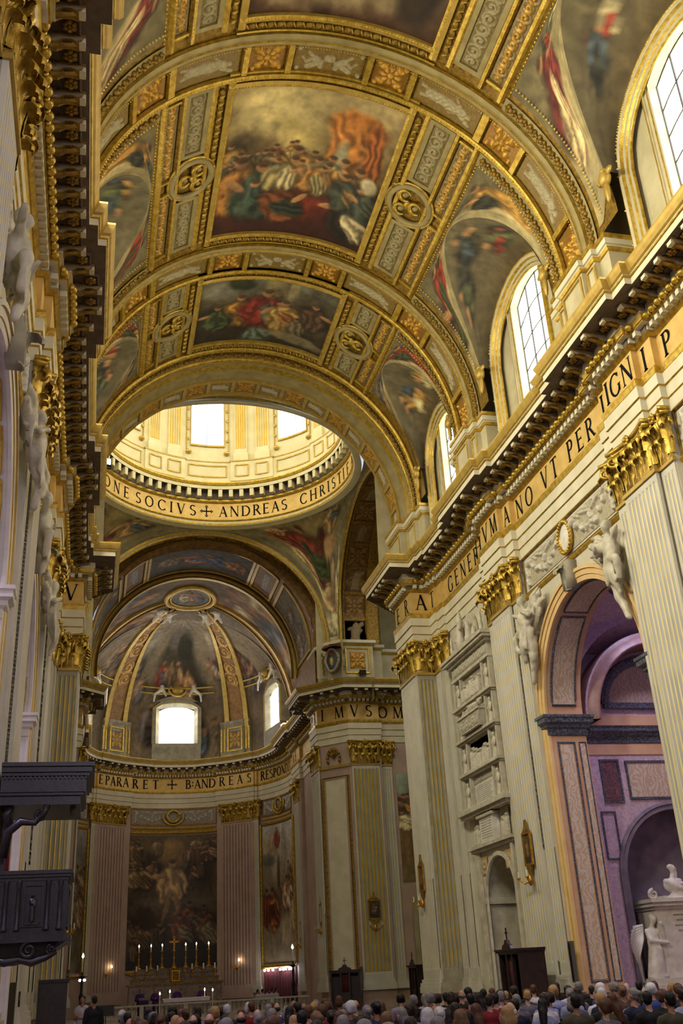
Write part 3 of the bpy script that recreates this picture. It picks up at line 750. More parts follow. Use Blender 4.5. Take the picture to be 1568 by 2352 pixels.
# transverse bands with coffers
PAN = [(-90.5, -78, 'rosette'), (-76.5, -56, 'figure'), (-54.5, -43.5, 'rosette'), (-41.5, -22.3, 'figure'), (-20.8, -10.8, 'rosette'), (-9.3, 9.3, 'putti'), (10.8, 20.8, 'rosette'), (22.3, 41.5, 'figure'), (43.5, 54.5, 'rosette'), (56, 76.5, 'figure'), (78, 90.5, 'rosette')]
for bi, B in enumerate(BANDS):
    root = tag(empty('transverse_band', parent=vault))
    c0, c1 = B['c0'], B['c1']
    mb = MB()
    for side in ((c0-.02, -1), (c1+.02, 1)):
        y, q = side; v_trans(mb, [(y, 0), (y, .16), (y+q*.07, .20), (y+q*.16, .20), (y+q*.2, .12), (y+q*.2, 0)], -92, 92, [0, 0, 1 if q < 0 else 0, 0, 0], 80)
    y = c0-.34; v_trans(mb, [(y+.12, .0), (y+.12, .15), (y, .19), (y-.14, .15), (y-.14, 0)], -92, 92, [0, 1, 1, 0], 80)
    for i in range(len(PAN)-1):
        t0, t1 = PAN[i][1], PAN[i+1][0]; v_long(mb, [(t0, 0), (t0, .14), (t1, .14), (t1, 0)], c0, c1, [0, 0, 0])
    mb.build('coffer_frame', ['gold', 'stucco_vault'], root)
    mb = MB()
    beads_t(mb, c1+.1, -90, 90, .13, .055, .2); beads_t(mb, c0+.04, -90, 90, .11, .03, .17)
    if bi < 2:
        for y in (B['a']-.30, B['b']+.30):
            for t0 in (-86, 46): beads_t(mb, y, t0, t0+40, .15, .05, .07)
    tag(mb.build('bead_row', 'gold', root, True), kind='stuff')
    for t0, t1, kd in PAN:
        tc = (t0+t1)/2; wd = R_(t1-t0)*VR-.16; hg = c1-c0-.10; yc = (c0+c1)/2
        g, c = (G_GOLD, C_GOLD) if kd == 'rosette' else (S(132,106,46), S(172,160,120))
        relief('coffer_relief', lambda x, y, d, tc=tc, yc=yc: vp(tc+math.degrees(x/VR), yc+y, d), wd, hg, kd, .12, 34, g, c, 'relief_gilt' if kd == 'rosette' else 'relief', root, bi*20+int(tc)+100)
    # grape festoons on cream strips beside the coffers, outside the central frame
    mb = MB(); sp = MB()
    for y in (c0-.75, c1+.62):
        for sg in (-1, 1):
            sp.grid([[vp(sg*t, yy, .03) for t in np.linspace(45, 91, 24)] for yy in (y-.26, y+.26)])
            for k in range(12): grapes(mb, sg*(47.5+k*3.7), y, .95)
    sp.build('cream_strip', 'stucco_vault', root, True); mb.build('grape_festoon', 'gold_dark', root, True)

FRES = [
 dict(st=[(0,(44,36,26)),(.35,(70,60,44)),(.7,(96,92,76)),(1,(104,112,110))], seed=5),
 dict(st=[(0,(66,26,16)),(.25,(96,44,26)),(.5,(120,92,52)),(.75,(160,146,104)),(1,(176,160,116))], seed=11),
 dict(st=[(0,(80,52,36)),(.5,(120,100,72)),(1,(160,140,110))], seed=17)]
TF = 23.3
for i, B in enumerate(BAYS):
    root = empty('vault_bay', parent=vault); y0, y1 = B['f0'], B['f1']
    n = 150 if i == 1 else 110
    cv = Canvas(n, n if i != 0 else 80, FRES[i]['seed'], 6.7/(y1-y0)); cv.grad(FRES[i]['st'])
    # u: left to right, v: 0 = far edge (bottom in view), 1 = near edge
    if i == 1:
        cv.blob(.30, .86, .3, .2, (196,184,132)).blob(.45, .7, .12, .25, (214,196,120), .9, .8, 0, .8).blob(.5, .55, .25, .12, (150,140,104), -.5, .8, 0, .7)
        cv.blob(.08, .62, .2, .12, (58,50,36), 0, .8, 0, .8).blob(.76, .80, .20, .12, (176,104,34), .1, .3, .2).blob(.72, .6, .13, .3, (184,112,44), 0, .3, .25).blob(.9, .62, .07, .28, (160,84,30), .1, .3, .3).blob(.71, .56, .06, .18, (150,150,128))
        cv.blob(.6, .18, .45, .16, (112,34,20), -.1, .4, .1).blob(.55, .06, .6, .1, (70,26,16), 0, .6)
        cv.crowd(14, .02, .5, .42, .58, .17, [(150,110,50),(120,60,34),(84,96,92),(170,150,96),(90,90,70)])
        cv.fig(.13, .32, .40, (168,112,44), col2=(150,50,30)); cv.fig(.27, .28, .42, (54,76,70), col2=(40,60,58)); cv.crowd(9, .35, .7, .38, .5, .24, [(186,176,140),(150,140,96),(120,110,80),(170,120,60)])
        cv.fig(.42, .22, .3, (120,62,30), lean=.9, col2=(40,52,44)); cv.fig(.86, .2, .34, (40,30,26), col2=(190,180,150)); cv.crowd(4, .76, .97, .3, .42, .26, [(110,90,60),(90,80,66),(60,70,64)])
        cv.blob(.93, .47, .06, .07, (206,200,176), .3)
    elif i == 0:
        cv.blob(.18, .82, .2, .16, (128,134,134), 0, .7).blob(.55, .85, .1, .2, (140,132,100)).blob(.68, .85, .05, .2, (150,140,108)).blob(.85, .6, .2, .35, (58,48,34), 0, .7).blob(.3, .9, .12, .12, (52,58,38))
        cv.blob(.1, .45, .14, .2, (40,38,30), 0, .7).fig(.32, .45, .5, (160,112,36), col2=(120,80,30)).fig(.50, .48, .62, (140,40,30), col2=(66,92,84)).fig(.64, .42, .5, (170,138,70), col2=(150,90,40)).fig(.16, .36, .4, (66,84,52)).fig(.86, .52, .4, (84,62,44)).fig(.75, .3, .3, (110,100,76))
        cv.blob(.8, .12, .3, .08, (120,112,90), -.15).blob(.48, .1, .14, .14, (80,104,104), .2, .4, .3)
    else:
        cv.blob(.5, .2, .6, .2, (150,132,104), .1).blob(.85, .2, .14, .2, (54,44,36)).crowd(10, .1, .9, .35, .7, .3, [(150,110,60),(130,60,40),(90,100,96),(170,150,100)])
    painted('fresco', cv, lambda u, v: vp(-TF+2*TF*u, y1+(y0-y1)*v, .0), 'fresco', root)
    # frame: bead, gold flat, leaf garland, outer fillet
    mb = MB()
    for sg in (-1, 1):
        v_long(mb, [(sg*TF, 0), (sg*TF, .14), (sg*24.1, .18), (sg*25.2, .12), (sg*25.2, .02), (sg*27.9, .02), (sg*27.9, .10), (sg*28.9, .14), (sg*29.3, .05), (sg*29.3, 0)], y0-.45, y1+.45, [0]*9 if False else [1, 0, 1, 2, 2, 2, 0, 0, 1])
    for y, q in ((y0, -1), (y1, 1)):
        v_trans(mb, [(y, 0), (y, .14), (y+q*.12, .18), (y+q*.24, .12), (y+q*.24, .02), (y+q*.60, .02), (y+q*.60, .1), (y+q*.68, .1), (y+q*.68, 0)], -25.2, 25.2, [1, 0, 1, 2, 2, 2, 0, 0], 24)
    mb.build('fresco_frame', ['gold', 'gold_flat', 'gold_dark'], root)
    mb = MB()
    for sg in (-1, 1): beads_y(mb, sg*23.9, y0, y1, .115, .05, .17); beads_y(mb, sg*29.1, y0-.4, y1+.4, .13, .03, .09)
    for y, q in ((y0, -1), (y1, 1)): beads_t(mb, y+q*.08, -TF, TF, .125, .06, .16)
    tag(mb.build('bead_row', 'gold', root, True), kind='stuff')
    mb = MB()
    for sg in (-1, 1): garland_y(mb, sg*26.5, y0-.1, y1+.1)
    for y, q in ((y0, -1), (y1, 1)): garland_t(mb, y+q*.42, -25, 25)
    mb.build('leaf_garland', ['gold_dark', 'gold'], root, True)
    # stucco strips, split by the medallion; gold scroll strips
    ym = B['med']
    for sg in (-1, 1):
        for a, b, q in ((y0-.25, ym-1.15, 0), (ym+1.15, y1+.25, 1)):
            if b-a < .6: continue
            mb = MB(); v_long(mb, [(sg*29.3, 0), (sg*29.3, .06), (sg*30.6, .06), (sg*30.6, 0)], a, b, [0]*3 if False else [1, 1, 1]); v_long(mb, [(sg*35.6, 0), (sg*35.6, .06), (sg*37.0, .06), (sg*37.0, 0)], a, b, [1, 1, 1])
            for y in (a, b-.16): v_trans(mb, [(y, 0), (y, .06), (y+.16, .06), (y+.16, 0)], sg*30.6, sg*35.6, [1, 1, 1], 4)
            mb.build('strip_border', ['cream', 'stucco_vault'], root)
            relief('stucco_relief', lambda x, y, d, a=a, b=b, sg=sg: vp(sg*33.1+math.degrees(x/VR)*-1, (a+b)/2+y, d), .74, b-a-.34, 'foliage', .11, 30, S(122,106,58), S(166,154,112), 'relief', root, 40+i*7+q+sg, 1, 150)
        # medallion with wreath and crescents
        md = MB(); r0 = .92
        def mp(x, y, h): return vp(sg*32.8+math.degrees(x/VR), ym+y, h)
        def on(mbx, pts, rr, m): mbx.tube([mp(x, y, h) for x, y, h in pts], rr, 6, m, False)
        on(md, [(r0*cos(a), r0*sin(a), .08) for a in np.linspace(0, 2*pi, 33)], .13, 1)
        on(md, [(1.08*cos(a), 1.08*sin(a), .06) for a in np.linspace(0, 2*pi, 33)], .06, 0)
        for dx, dy in ((-.32*sg, .38), (-.32*sg, -.38), (.28*sg, 0)):
            on(md, [(dx+.26*cos(a), dy+.26*sin(a), .12) for a in np.linspace(.6, 2*pi-.6, 16)], [.03+.07*sin(pi*k/15) for k in range(16)], 0)
            md.ball(mp(dx, dy, .05), (.16, .16, .08), 1, 8, 4)
        md.ball(mp(-.1*sg, 0, .1), (.18, .2, .14), 0, 8, 5)
        md.build('medallion', ['gold', 'stucco_vault'], root, True)
        mb = MB(); v_long(mb, [(sg*37.0, 0), (sg*37.3, .16), (sg*38.2, .16), (sg*38.6, .02)], y0-.5, y1+.5, [0, 0, 1]); v_long(mb, [(sg*43.1, .02), (sg*43.3, .16), (sg*44.2, .18), (sg*44.6, .04), (sg*45.6, -.02)], y0-.5, y1+.5, [1, 0, 2, 1])
        for y in (ym-.35, ym+.35, y0-.1, y1+.1): v_trans(mb, [(y-.05, 0), (y-.05, .10), (y+.05, .10), (y+.05, 0)], sg*38.6, sg*43.1, 0, 4)
        mb.build('rib_moulding', ['gold', 'gold_dark', 'gold'], root)
        for a, b, q in ((y0-.1, ym-.35, 0), (ym+.35, y1+.1, 1)):
            relief('gilded_scroll', lambda x, y, d, a=a, b=b, sg=sg: vp(sg*40.85+math.degrees(x/VR), (a+b)/2+y, d), .58, b-a-.12, 'foliage', .11, 32, S(132,112,70), C_GOLD, 'relief_gilt', root, 70+i*5+q+sg, 1, 140)
        mb = MB(); beads_y(mb, sg*43.9, y0-.4, y1+.4, .13, .04, .17); beads_y(mb, sg*37.7, y0-.4, y1+.4, .14, .035, .16); beads_y(mb, sg*45.4, y0-.2, y1+.2, .16, .045, .0)
        tag(mb.build('bead_row', 'gold', root, True), kind='stuff')
    # lunette: painted spandrels of the barrel, web, wall arch, window wall
    yc, hw, ww = B['yc'], B['hw'], B['ww']; lo, hi = (y0-.02, y1+.02)
    for sg in (-1, 1):
        ny, nt = 90, 60; cv = Canvas(ny, nt, 90+i*3+sg, (hi-lo)/5.6)
        # u along y (0 near .. 1 far), v: 0 bottom .. 1 top
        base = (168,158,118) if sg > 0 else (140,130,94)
        cv.grad([(0, base), (.5, (150,142,106)), (.8, (120,114,86)), (1, (110,104,78))])
        cv.blob(.5, .82, .3, .22, (52,52,36), 0, .7, .1)
        pal = [(168,126,44),(52,54,44),(150,44,30),(84,96,60),(190,180,140),(60,76,96)]
        f1 = [((150,44,32), (60,72,44)), ((172,128,50), (46,48,40)), ((92,60,56), (196,186,150))][i % 3]; f2 = [((64,80,110), (160,130,90)), ((158,48,34), (66,78,46)), ((120,40,40), (190,170,130))][i % 3]
        cv.fig(.84, .56, .56, f2[0], lean=.15, col2=f2[1]); cv.fig(.14, .60, .56, f1[0], lean=-.15, col2=f1[1])
        cv.blob(.84, .22, .1, .22, (176,166,126)).blob(.14, .26, .1, .2, (180,170,130)); cv.crowd(5, .3, .7, .72, .9, .26, pal)
        C = cv.lin(); P = np.zeros((nt, ny, 3))
        for a in range(ny):
            y = lo+(hi-lo)*a/(ny-1); e = (y-yc)/hw; tb = groin_th(e) if abs(e) < 1 else 80+8*min(1, (abs(e)-1)*4)
            for b in range(nt): t = tb+(45.6-tb)*b/(nt-1); P[b, a] = vp(sg*t, y, -.01)
        mb = MB(); mb.grid(P, 0, C); mb.build('lunette_fresco', 'fresco', root, True)
        # web from groin to wall arch
        ne = 40; es = np.linspace(-.999, .999, ne); cvw = Canvas(ne, 14, 200+i+sg); cvw.grad([(0, (110,96,64)), (.5, (92,84,60)), (1, (104,98,72))]); cvw.crowd(4, .2, .8, .3, .7, .3, pal)
        def za(e): return ZL0+2.75*(hw/3.35)**.6*math.sqrt(max(0, 1-e*e))
        P = np.zeros((14, ne, 3))
        for a, e in enumerate(es):
            g = vp(groin_th(e), yc+e*hw)
            for b in range(14):
                k = b/13; P[b, a] = (sg*(g[0]+(WXL-g[0])*(1-k) if True else 0), yc+e*hw, g[2]+(za(e)-g[2])*(1-k)+.25*sin(pi*k)*math.sqrt(1-e*e))
        mb = MB(); mb.grid(P, 0, cvw.lin()); mb.build('lunette_web', 'fresco', root, True)
        # gold angel heads on the springing
        if i < 2 or True:
            for q in (-1, 1):
                mb = MB(); p = Vector(vp(sg*81, yc+q*hw, .1)); mb.ball(p+Vector((0, 0, .3)), .13, 0, 8, 6); mb.ball(p, (.2, .25, .3), 0, 8, 6)
                for w in (-1, 1): mb.ball(p+Vector((0, w*.28, .12)), (.07, .22, .14), 0, 6, 4)
                mb.ball(p-Vector((0, 0, .5)), (.1, .14, .45), 0, 6, 5); mb.build('cherub_head', 'gold_flat', root, True)
        # wall arch mouldings
        arc_ = [(sg*WXL, yc+e*(hw-.12), za(e)-.12) for e in np.linspace(-1, 1, 41)]; arc_ = [(arc_[0][0], arc_[0][1], 20.6)]+arc_+[(arc_[-1][0], arc_[-1][1], 20.6)]
        mb = MB(); mb.curve(arc_, [(-sg, 0, 0)]*len(arc_), [(k*sg, h) for k, h in ((.05, 0), (.05, .30), (-.04, .34), (-.14, .30), (-.16, .18), (-.30, .18), (-.32, .10), (-.44, .10), (-.46, .0))], [1, 0, 1, 0, 1, 0, 1, 0])
        mb.build('wall_arch', ['gold', 'stucco'], root, True)
        mb = MB()
        for j in range(len(arc_)-1):
            for t in (.0, .34, .67):
                p = Vector(arc_[j]).lerp(Vector(arc_[j+1]), t); bead(mb, p+Vector((-sg*.33, 0, 0)), Vector((-sg, 0, 0)), .05)
        tag(mb.build('bead_row', 'gold', root, True), kind='stuff')
        # window wall with segmental opening
        xw = sg*9.0; zt = 26.85 if i else 26.7; zb = 21.6; seg = .42
        def head(e): return zt+seg*(1-e*e)
        mb = MB(); es = np.linspace(-1, 1, 17); z1 = [za(e*.97)-.1 for e in es]
        mb.grid([[(xw, yc-hw*.97, 20.5), (xw, yc-hw*.97, ZL0+.02)], [(xw, yc-hw*.8, 20.5), (xw, yc-hw*.8, za(-.8)-.1)], [(xw, yc-hw*.6, 20.5), (xw, yc-hw*.6, za(-.6)-.1)], [(xw, yc-ww, 20.5), (xw, yc-ww, za(-ww/hw)-.1)]])
        mb.grid([[(xw, yc+ww, 20.5), (xw, yc+ww, za(ww/hw)-.1)], [(xw, yc+hw*.6, 20.5), (xw, yc+hw*.6, za(.6)-.1)], [(xw, yc+hw*.8, 20.5), (xw, yc+hw*.8, za(.8)-.1)], [(xw, yc+hw*.97, 20.5), (xw, yc+hw*.97, ZL0+.02)]])
        mb.grid([[(xw, yc+e*ww, head(e)), (xw, yc+e*ww, za(e*ww/hw)-.1)] for e in es])
        mb.grid([[(xw, yc+e*ww, 20.5), (xw, yc+e*ww, zb)] for e in (-1, 1)])
        mb.build('lunette_wall', 'stucco', root)
        fr_ = [(xw, yc-ww, zb)]+[(xw, yc+e*ww, head(e)) for e in es]+[(xw, yc+ww, zb)]
        mb = MB(); mb.curve(fr_, [(-sg, 0, 0)]*len(fr_), [(k*sg, h) for k, h in ((.36, 0), (.36, .10), (.24, .14), (.22, .07), (.10, .07), (.08, .03), (0, .03), (0, -.36))], [1, 1, 0, 0, 1, 0, 0])
        mb.build('window_surround', ['stucco', 'gold'], root)
        wn = tag(empty('window_%d' % (1+i*2+(0 if sg > 0 else 1))), kind='structure')
        # panes between glazing bars: 3 x 5
        nx_, nz_ = (3, 5) if i else (2, 5)
        for a in range(nx_):
            for b in range(nz_):
                ya, yb = yc-ww+2*ww*a/nx_+.02, yc-ww+2*ww*(a+1)/nx_-.02
                e0, e1 = (ya-yc)/ww, (yb-yc)/ww
                za0 = [zb+(head(e)-zb)*b/nz_+.02 for e in (e0, e1)]; za1 = [zb+(head(e)-zb)*(b+1)/nz_-.02 for e in (e0, e1)]
                x = xw+sg*.33; q = MB(); q.add([(x, ya, za0[0]), (x, yb, za0[1]), (x, yb, za1[1]), (x, ya, za1[0])], [(0, 1, 2, 3)]); q.build('pane', 'window_glass', wn)
        bar = MB()
        for a in range(nx_+1):
            y = yc-ww+2*ww*a/nx_; bar.box((xw+sg*.28, y-.022, zb), (xw+sg*.34, y+.022, head((y-yc)/ww)))
        for b in range(nz_+1):
            pts = [(xw+sg*.31, yc+e*ww, zb+(head(e)-zb)*b/nz_) for e in np.linspace(-1, 1, 9)]; bar.tube(pts, .022, 4)
        bar.build('glazing_bar', 'lead', wn)
# attic pedestals between the lunettes
for s in (1, -1):
    for c, h1 in ((35.98, 0), (24.7, 0), (13.1, 0), (44.6, 1)):
        mb = MB()
        if not h1: path = [(9.3, c-1.95), (8.3, c-1.95), (8.3, c-1.35), (8.1, c-1.35), (8.1, c-.75), (7.92, c-.75), (7.92, c+.75), (8.1, c+.75), (8.1, c+1.35), (8.3, c+1.35), (8.3, c+1.95), (9.3, c+1.95)]
        else: path = [(9.3, 43.0), (8.3, 43.0), (8.3, 43.7), (8.1, 43.7), (8.1, 45.2), (7.75, 45.2), (7.75, 47.4), (9.3, 47.4)]
        mb.sweep(path, [(0, 20.5), (0, 22.55), (.05, 22.57), (.10, 22.68), (.10, 22.72), (.16, 22.74), (.16, 22.95), (.2, 22.98), (.2, 23.12), (-.6, 23.14)], [0, 1, 1, 2, 2, 2, 1, 1, 0])
        mb.build('attic_pedestal', ['stucco', 'gold', 'cream'], vault, sx=s)
        mb = MB()
        for a, b, x in ((c-.62, c+.62, 7.92), (c-1.28, c-.84, 8.1), (c+.84, c+1.28, 8.1)) if not h1 else ((45.4, 47.2, 7.75), (43.8, 44.9, 8.1)):
            pts = [(x-.01, a, 20.8), (x-.01, b, 20.8), (x-.01, b, 22.4), (x-.01, a, 22.4)]; mb.curve(pts, [(-1, 0, 0)]*4, [(-.09, 0), (-.09, .04), (0, .05), (.03, 0)], 0, True)
        mb.build('pedestal_panel', 'gold_flat', vault, sx=s)
# mouldings stepping from the vault down to the crossing arch
AY0, AY1, AR2 = 45.72, 47.2, 8.03
mb = MB()
v_trans(mb, [(43.05, .0), (43.05, .1), (43.25, .14), (43.45, .06), (43.45, .03), (44.05, .03), (44.05, .08), (44.2, .14), (44.4, .08), (44.6, .08), (44.75, .14), (44.95, .14), (45.05, .2), (45.4, .2), (45.5, .26), (45.72, .27)], -93, 93, [0, 0, 0, 1, 1, 1, 0, 0, 2, 0, 0, 2, 2, 2, 2], 90)
mb.build('arch_moulding', ['gold', 'gold_dark', 'stucco_vault'], vault, True)
mb = MB(); beads_t(mb, 43.25, -90, 90, .14, .05, .14); beads_t(mb, 44.2, -90, 90, .14, .05, .14); tag(mb.build('bead_row', 'gold', vault, True), kind='stuff')
mb = MB()
for sg in (-1, 1):
    for k in range(12): grapes(mb, sg*(47.5+k*3.7), 43.75, .9)
for k in range(24): grapes(mb, -43+k*3.74, 43.75, .75)
mb.build('grape_festoon', 'gold_dark', vault, True)
# solid wall behind the lunettes
for s in (1, -1):
    mb = MB(); mb.grid([[(s*9.5, y, z) for z in (20.3, 31.0)] for y in (-8, 48)]); mb.grid([[(s*9.5, -8, 31.0), (s*9.5, 48, 31.0)], [(0, -8, 32.5), (0, 48, 32.5)]]); mb.build('outer_wall', 'stucco', vault)
# ------------------------------------------------------------------ crossing: arches, pendentives, drum
cross_ = struct('ceiling_crossing')
CY, BX, BYN, BYF = 56.65, 9.25, AY1, 66.1
PZ0, PZT, PZ1, DR = 23.6, 32.2, 31.75, 8.45
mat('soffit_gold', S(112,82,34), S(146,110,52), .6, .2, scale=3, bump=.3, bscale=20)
def arch_panels(fnp, L, y0, y1, n, parent, gm='gold_flat', dark=False):
    """panels along an arch soffit: fnp(s,y,h), s = arc length from one springing (0..L)"""
    w = L/n; kinds = ['figure', 'rosette']
    mb = MB()
    for i in range(n+1):
        s = i*w; V = []
        for ss, h in ((s-.10, 0), (s-.10, .07), (s+.10, .07), (s+.10, 0)): V.append([fnp(min(max(ss, 0), L), y, h) for y in (y0, y1)])
        mb.grid(V, 0)
    for ya, yb in ((y0, y0+.16), (y1-.16, y1)):
        mb.grid([[fnp(s, ya, 0), fnp(s, ya, .09), fnp(s, (ya+yb)/2, .12), fnp(s, yb, .09), fnp(s, yb, 0)] for s in np.linspace(0, L, 70)], 0)
    mb.build('soffit_frame', gm, parent)
    for i in range(n):
        kd = kinds[i % 2]; g, c = ((S(150,110,44), S(196,184,150)) if kd == 'figure' else (G_GOLD, C_GOLD))
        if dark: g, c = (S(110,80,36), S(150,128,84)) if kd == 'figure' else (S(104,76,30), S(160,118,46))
        relief('soffit_relief', lambda x, y, d, i=i: fnp((i+.5)*w+x, (y0+y1)/2+y, d), w-.3, y1-y0-.4, kd, .08, 18, g, c, 'relief', parent, 300+i)
# nave-side arch ring: face, soffit
na = tag(empty('crossing_arch', parent=cross_))
mb = MB()
mb.grid([[((AR2+k)*sin(R_(t)), AY0, VZ+(AR2+k)*cos(R_(t))) for k in (0, .12, .2, .8)] for t in np.linspace(-95, 95, 90)], 0)
mb.grid([[(AR2*sin(R_(t)), y, VZ+AR2*cos(R_(t))) for y in (AY0, AY1)] for t in np.linspace(-95, 95, 90)], 0)
mb.build('arch_face', 'stucco_vault', na, True)
arch_panels(lambda s, y, h: ((AR2-h)*sin(s/AR2-pi/2-.05), y, VZ+(AR2-h)*cos(s/AR2-pi/2-.05)), AR2*(pi+.1), AY0+.04, AY1-.02, 19, na)
# pendentives
def S_of(ph): k = abs(cos(ph))**2; return 159.5+(165-159.5)*k
def rho(ph, s): return math.sqrt(max(0, S_of(ph)*(1-s*s)+72.0*s*s))
def boxd(ph):
    c, s_ = cos(ph), sin(ph); dy = (BYF-CY if c > 0 else CY-BYN); return min(BX/max(1e-6, abs(s_)), dy/max(1e-6, abs(c)))
def s_low(ph):
    D2 = boxd(ph)**2; Sv = S_of(ph); return math.sqrt(max(0, (Sv-D2)/(Sv-72.0)))
def pend(ph, s): r = rho(ph, s); return (r*sin(ph), CY+r*cos(ph), PZ0+s*(PZT-PZ0))
S1 = (PZ1-PZ0)/(PZT-PZ0)
for q in range(4):
    a0 = q*pi/2; nP, nS = 110, 60; cv = Canvas(nP, nS, 400+q, 1.7)
    cv.grad([(0, (120,124,116)), (.35, (150,148,128)), (.7, (150,140,104)), (1, (168,156,112))])
    # u grows with ph; on the right far corner (q=0) u 0 = toward the apse arch
    cv.blob(.52, .18, .06, .2, (190,190,176), 0, .5, .2).blob(.5, .42, .1, .12, (170,172,164), 0, .6)
    cv.fig(.46, .64, .46, (160,56,46), (200,156,116), .1, (66,84,48)); cv.blob(.36, .66, .09, .14, (160,56,46), .5, .3, .3); cv.fig(.64, .70, .36, (196,160,120), (206,164,124), 0, (90,110,140)); cv.fig(.33, .74, .22, (196,150,110), (206,164,124)); cv.blob(.57, .50, .04, .17, (200,160,120), .4, .3); cv.fig(.5, .34, .26, (206,176,140), (206,170,130)); cv.fig(.42, .46, .22, (206,176,140), (206,170,130), .6); cv.fig(.53, .12, .3, (196,194,176), (200,196,180))
    C = cv.lin(); P = np.zeros((nS, nP, 3))
    for a in range(nP):
        ph = a0+pi/2*a/(nP-1); sl = min(s_low(ph), S1-.001)
        for b in range(nS): P[b, a] = pend(ph, sl+(S1-sl)*b/(nS-1))
    mb = MB(); mb.grid(P, 0, C); mb.build('pendentive', 'fresco', cross_, True)
# arch edges: gilded mouldings along the three visible arches; soffits behind them
def edge_curve(center, half, n=60):
    out = []
    for a in np.linspace(center-half, center+half, n):
        s = s_low(a); r = boxd(a); out.append((r*sin(a), CY+r*cos(a), PZ0+s*(PZT-PZ0)))
    return out
half_f = math.atan2(8.55, BYF-CY); half_s = math.atan2(8.58, BX)
APSE_ARC = edge_curve(0, half_f); RT_ARC = edge_curve(pi/2, half_s); LT_ARC = edge_curve(-pi/2, half_s)
for A_, z_ in ((APSE_ARC, 20.6), (RT_ARC, 22.9), (LT_ARC, 22.9)):
    A_.insert(0, (A_[0][0], A_[0][1], z_)); A_.append((A_[-1][0], A_[-1][1], z_))
for q_0 in (0, 1, 2, 3):
    lo_, hi_ = [(half_f, pi/2-half_s), (pi/2+half_s, pi-math.atan2(8.0, CY-BYN)), (pi+math.atan2(8.0, CY-BYN), 1.5*pi-half_s), (1.5*pi+half_s, 2*pi-half_f)][q_0]
    g = MB(); g.grid([[pend(a, min(s_low(a), S1-.001)), (boxd(a)*.985*sin(a), CY+boxd(a)*.985*cos(a), 20.6)] for a in np.linspace(lo_-.05, hi_+.05, 14)]); g.build('pendentive_foot', 'stucco', cross_, True)
for nm, arcp, nrm, sg in (('apse_arch_moulding', APSE_ARC, (0, -1, 0), 1), ('transept_arch_moulding', RT_ARC, (-1, 0, 0), 1), ('transept_arch_moulding', LT_ARC, (1, 0, 0), 1)):
    mb = MB(); mb.curve(arcp, [nrm]*len(arcp), [(k*sg, h) for k, h in ((.30, 0), (.30, .08), (.22, .14), (.14, .08), (.02, .06), (-.08, .12), (-.16, .06), (-.42, .04), (-.45, -.3))], [0, 0, 0, 1, 0, 0, 1, 1]); mb.build(nm, ['gold', 'stucco'], cross_, True)
    mb = MB(); N = Vector(nrm)
    for i in range(len(arcp)-1):
        for t in (0, .33, .66):
            p = Vector(arcp[i]).lerp(Vector(arcp[i+1]), t); bead(mb, p+N*.13, N, .06)
    tag(mb.build('bead_row', 'gold', cross_, True), kind='stuff')
def arclen(P):
    L = [0]
    for a, b in zip(P[:-1], P[1:]): L.append(L[-1]+(Vector(b)-Vector(a)).length)
    return np.array(L)
def along_arc(P, axis, sgn):
    L = arclen(P); A = np.array(P)
    def fn(s, y, h):
        q = [np.interp(s, L, A[:, k]) for k in range(3)]; cz = PZ0
        if axis == 'x': v = Vector((0, q[1]-CY, q[2]-cz)); v.normalize(); return (sgn*y, q[1]-v.y*h, q[2]-v.z*h)
        v = Vector((q[0], 0, q[2]-cz)); v.normalize(); return (q[0]-v.x*h, y, q[2]-v.z*h)
    return fn, L[-1]
for arcp, sg in ((RT_ARC, 1), (LT_ARC, -1)):
    fn, L = along_arc(arcp, 'x', sg); g = MB(); g.grid([[fn(s, 9.25, 0), fn(s, 11.4, 0)] for s in np.linspace(0, L, 60)]); g.build('transept_soffit', 'soffit_gold', cross_, True)
    arch_panels(fn, L, 9.4, 11.25, 15, cross_, 'gold_dark', True)
    # transept vault and end wall
    g = MB(); g.grid([[(sg*x, CY+(y-CY)*k, PZ0+(z-PZ0)*1.12) for x, k in ((11.4, 1.0), (11.45, 1.24), (21.5, 1.24))] for _, y, z in [(0, arcp[0][1], 19.5)]+list(arcp)+[(0, arcp[-1][1], 19.5)]]); g.build('transept_vault', 'transept_wall', cross_, True)
    for e in (arcp[0], arcp[-1]):
        g = MB(); q = 1 if e[1] > CY else -1; g.grid([[(sg*9.25, e[1]+q*1.2, z), (sg*9.25, e[1], z), (sg*11.4, e[1], z), (sg*11.45, e[1]+q*3.2, z)] for z in (20.5, 23.7)]); g.build('arch_pier', 'stucco', cross_)
    for k, x in enumerate((11.6, )):
        g = MB(); pts = [(sg*x, CY+(y-CY)*1.0, PZ0+(z-PZ0)*1.0) for _, y, z in arcp]; g.curve(pts, [(0, -(p[1]-CY), -(p[2]-PZ0)) for p in pts], [(-.5, 0), (-.5, .14), (-.35, .2), (.35, .2), (.5, .14), (.5, 0)], 0); g.build('transept_rib', 'gold_dark', cross_, True)
    g = MB(); g.box((sg*21.5, 44, 0), (sg*21.8, 70, 34)); g.build('transept_end_wall', 'transept_wall', cross_)
fn, L = along_arc(APSE_ARC, 'y', 1); g = MB(); g.grid([[fn(s, 66.1, -.02), fn(s, 67.6, -.02), (fn(s, 67.6, -.02)[0]*.93, 67.62, PZ0+(fn(s, 67.6, -.02)[2]-PZ0)*.93-.2)] for s in np.linspace(0, L, 60)]); g.build('apse_arch_soffit', 'soffit_gold', cross_, True)
arch_panels(fn, L, 66.2, 67.5, 17, cross_, 'gold_dark', True)
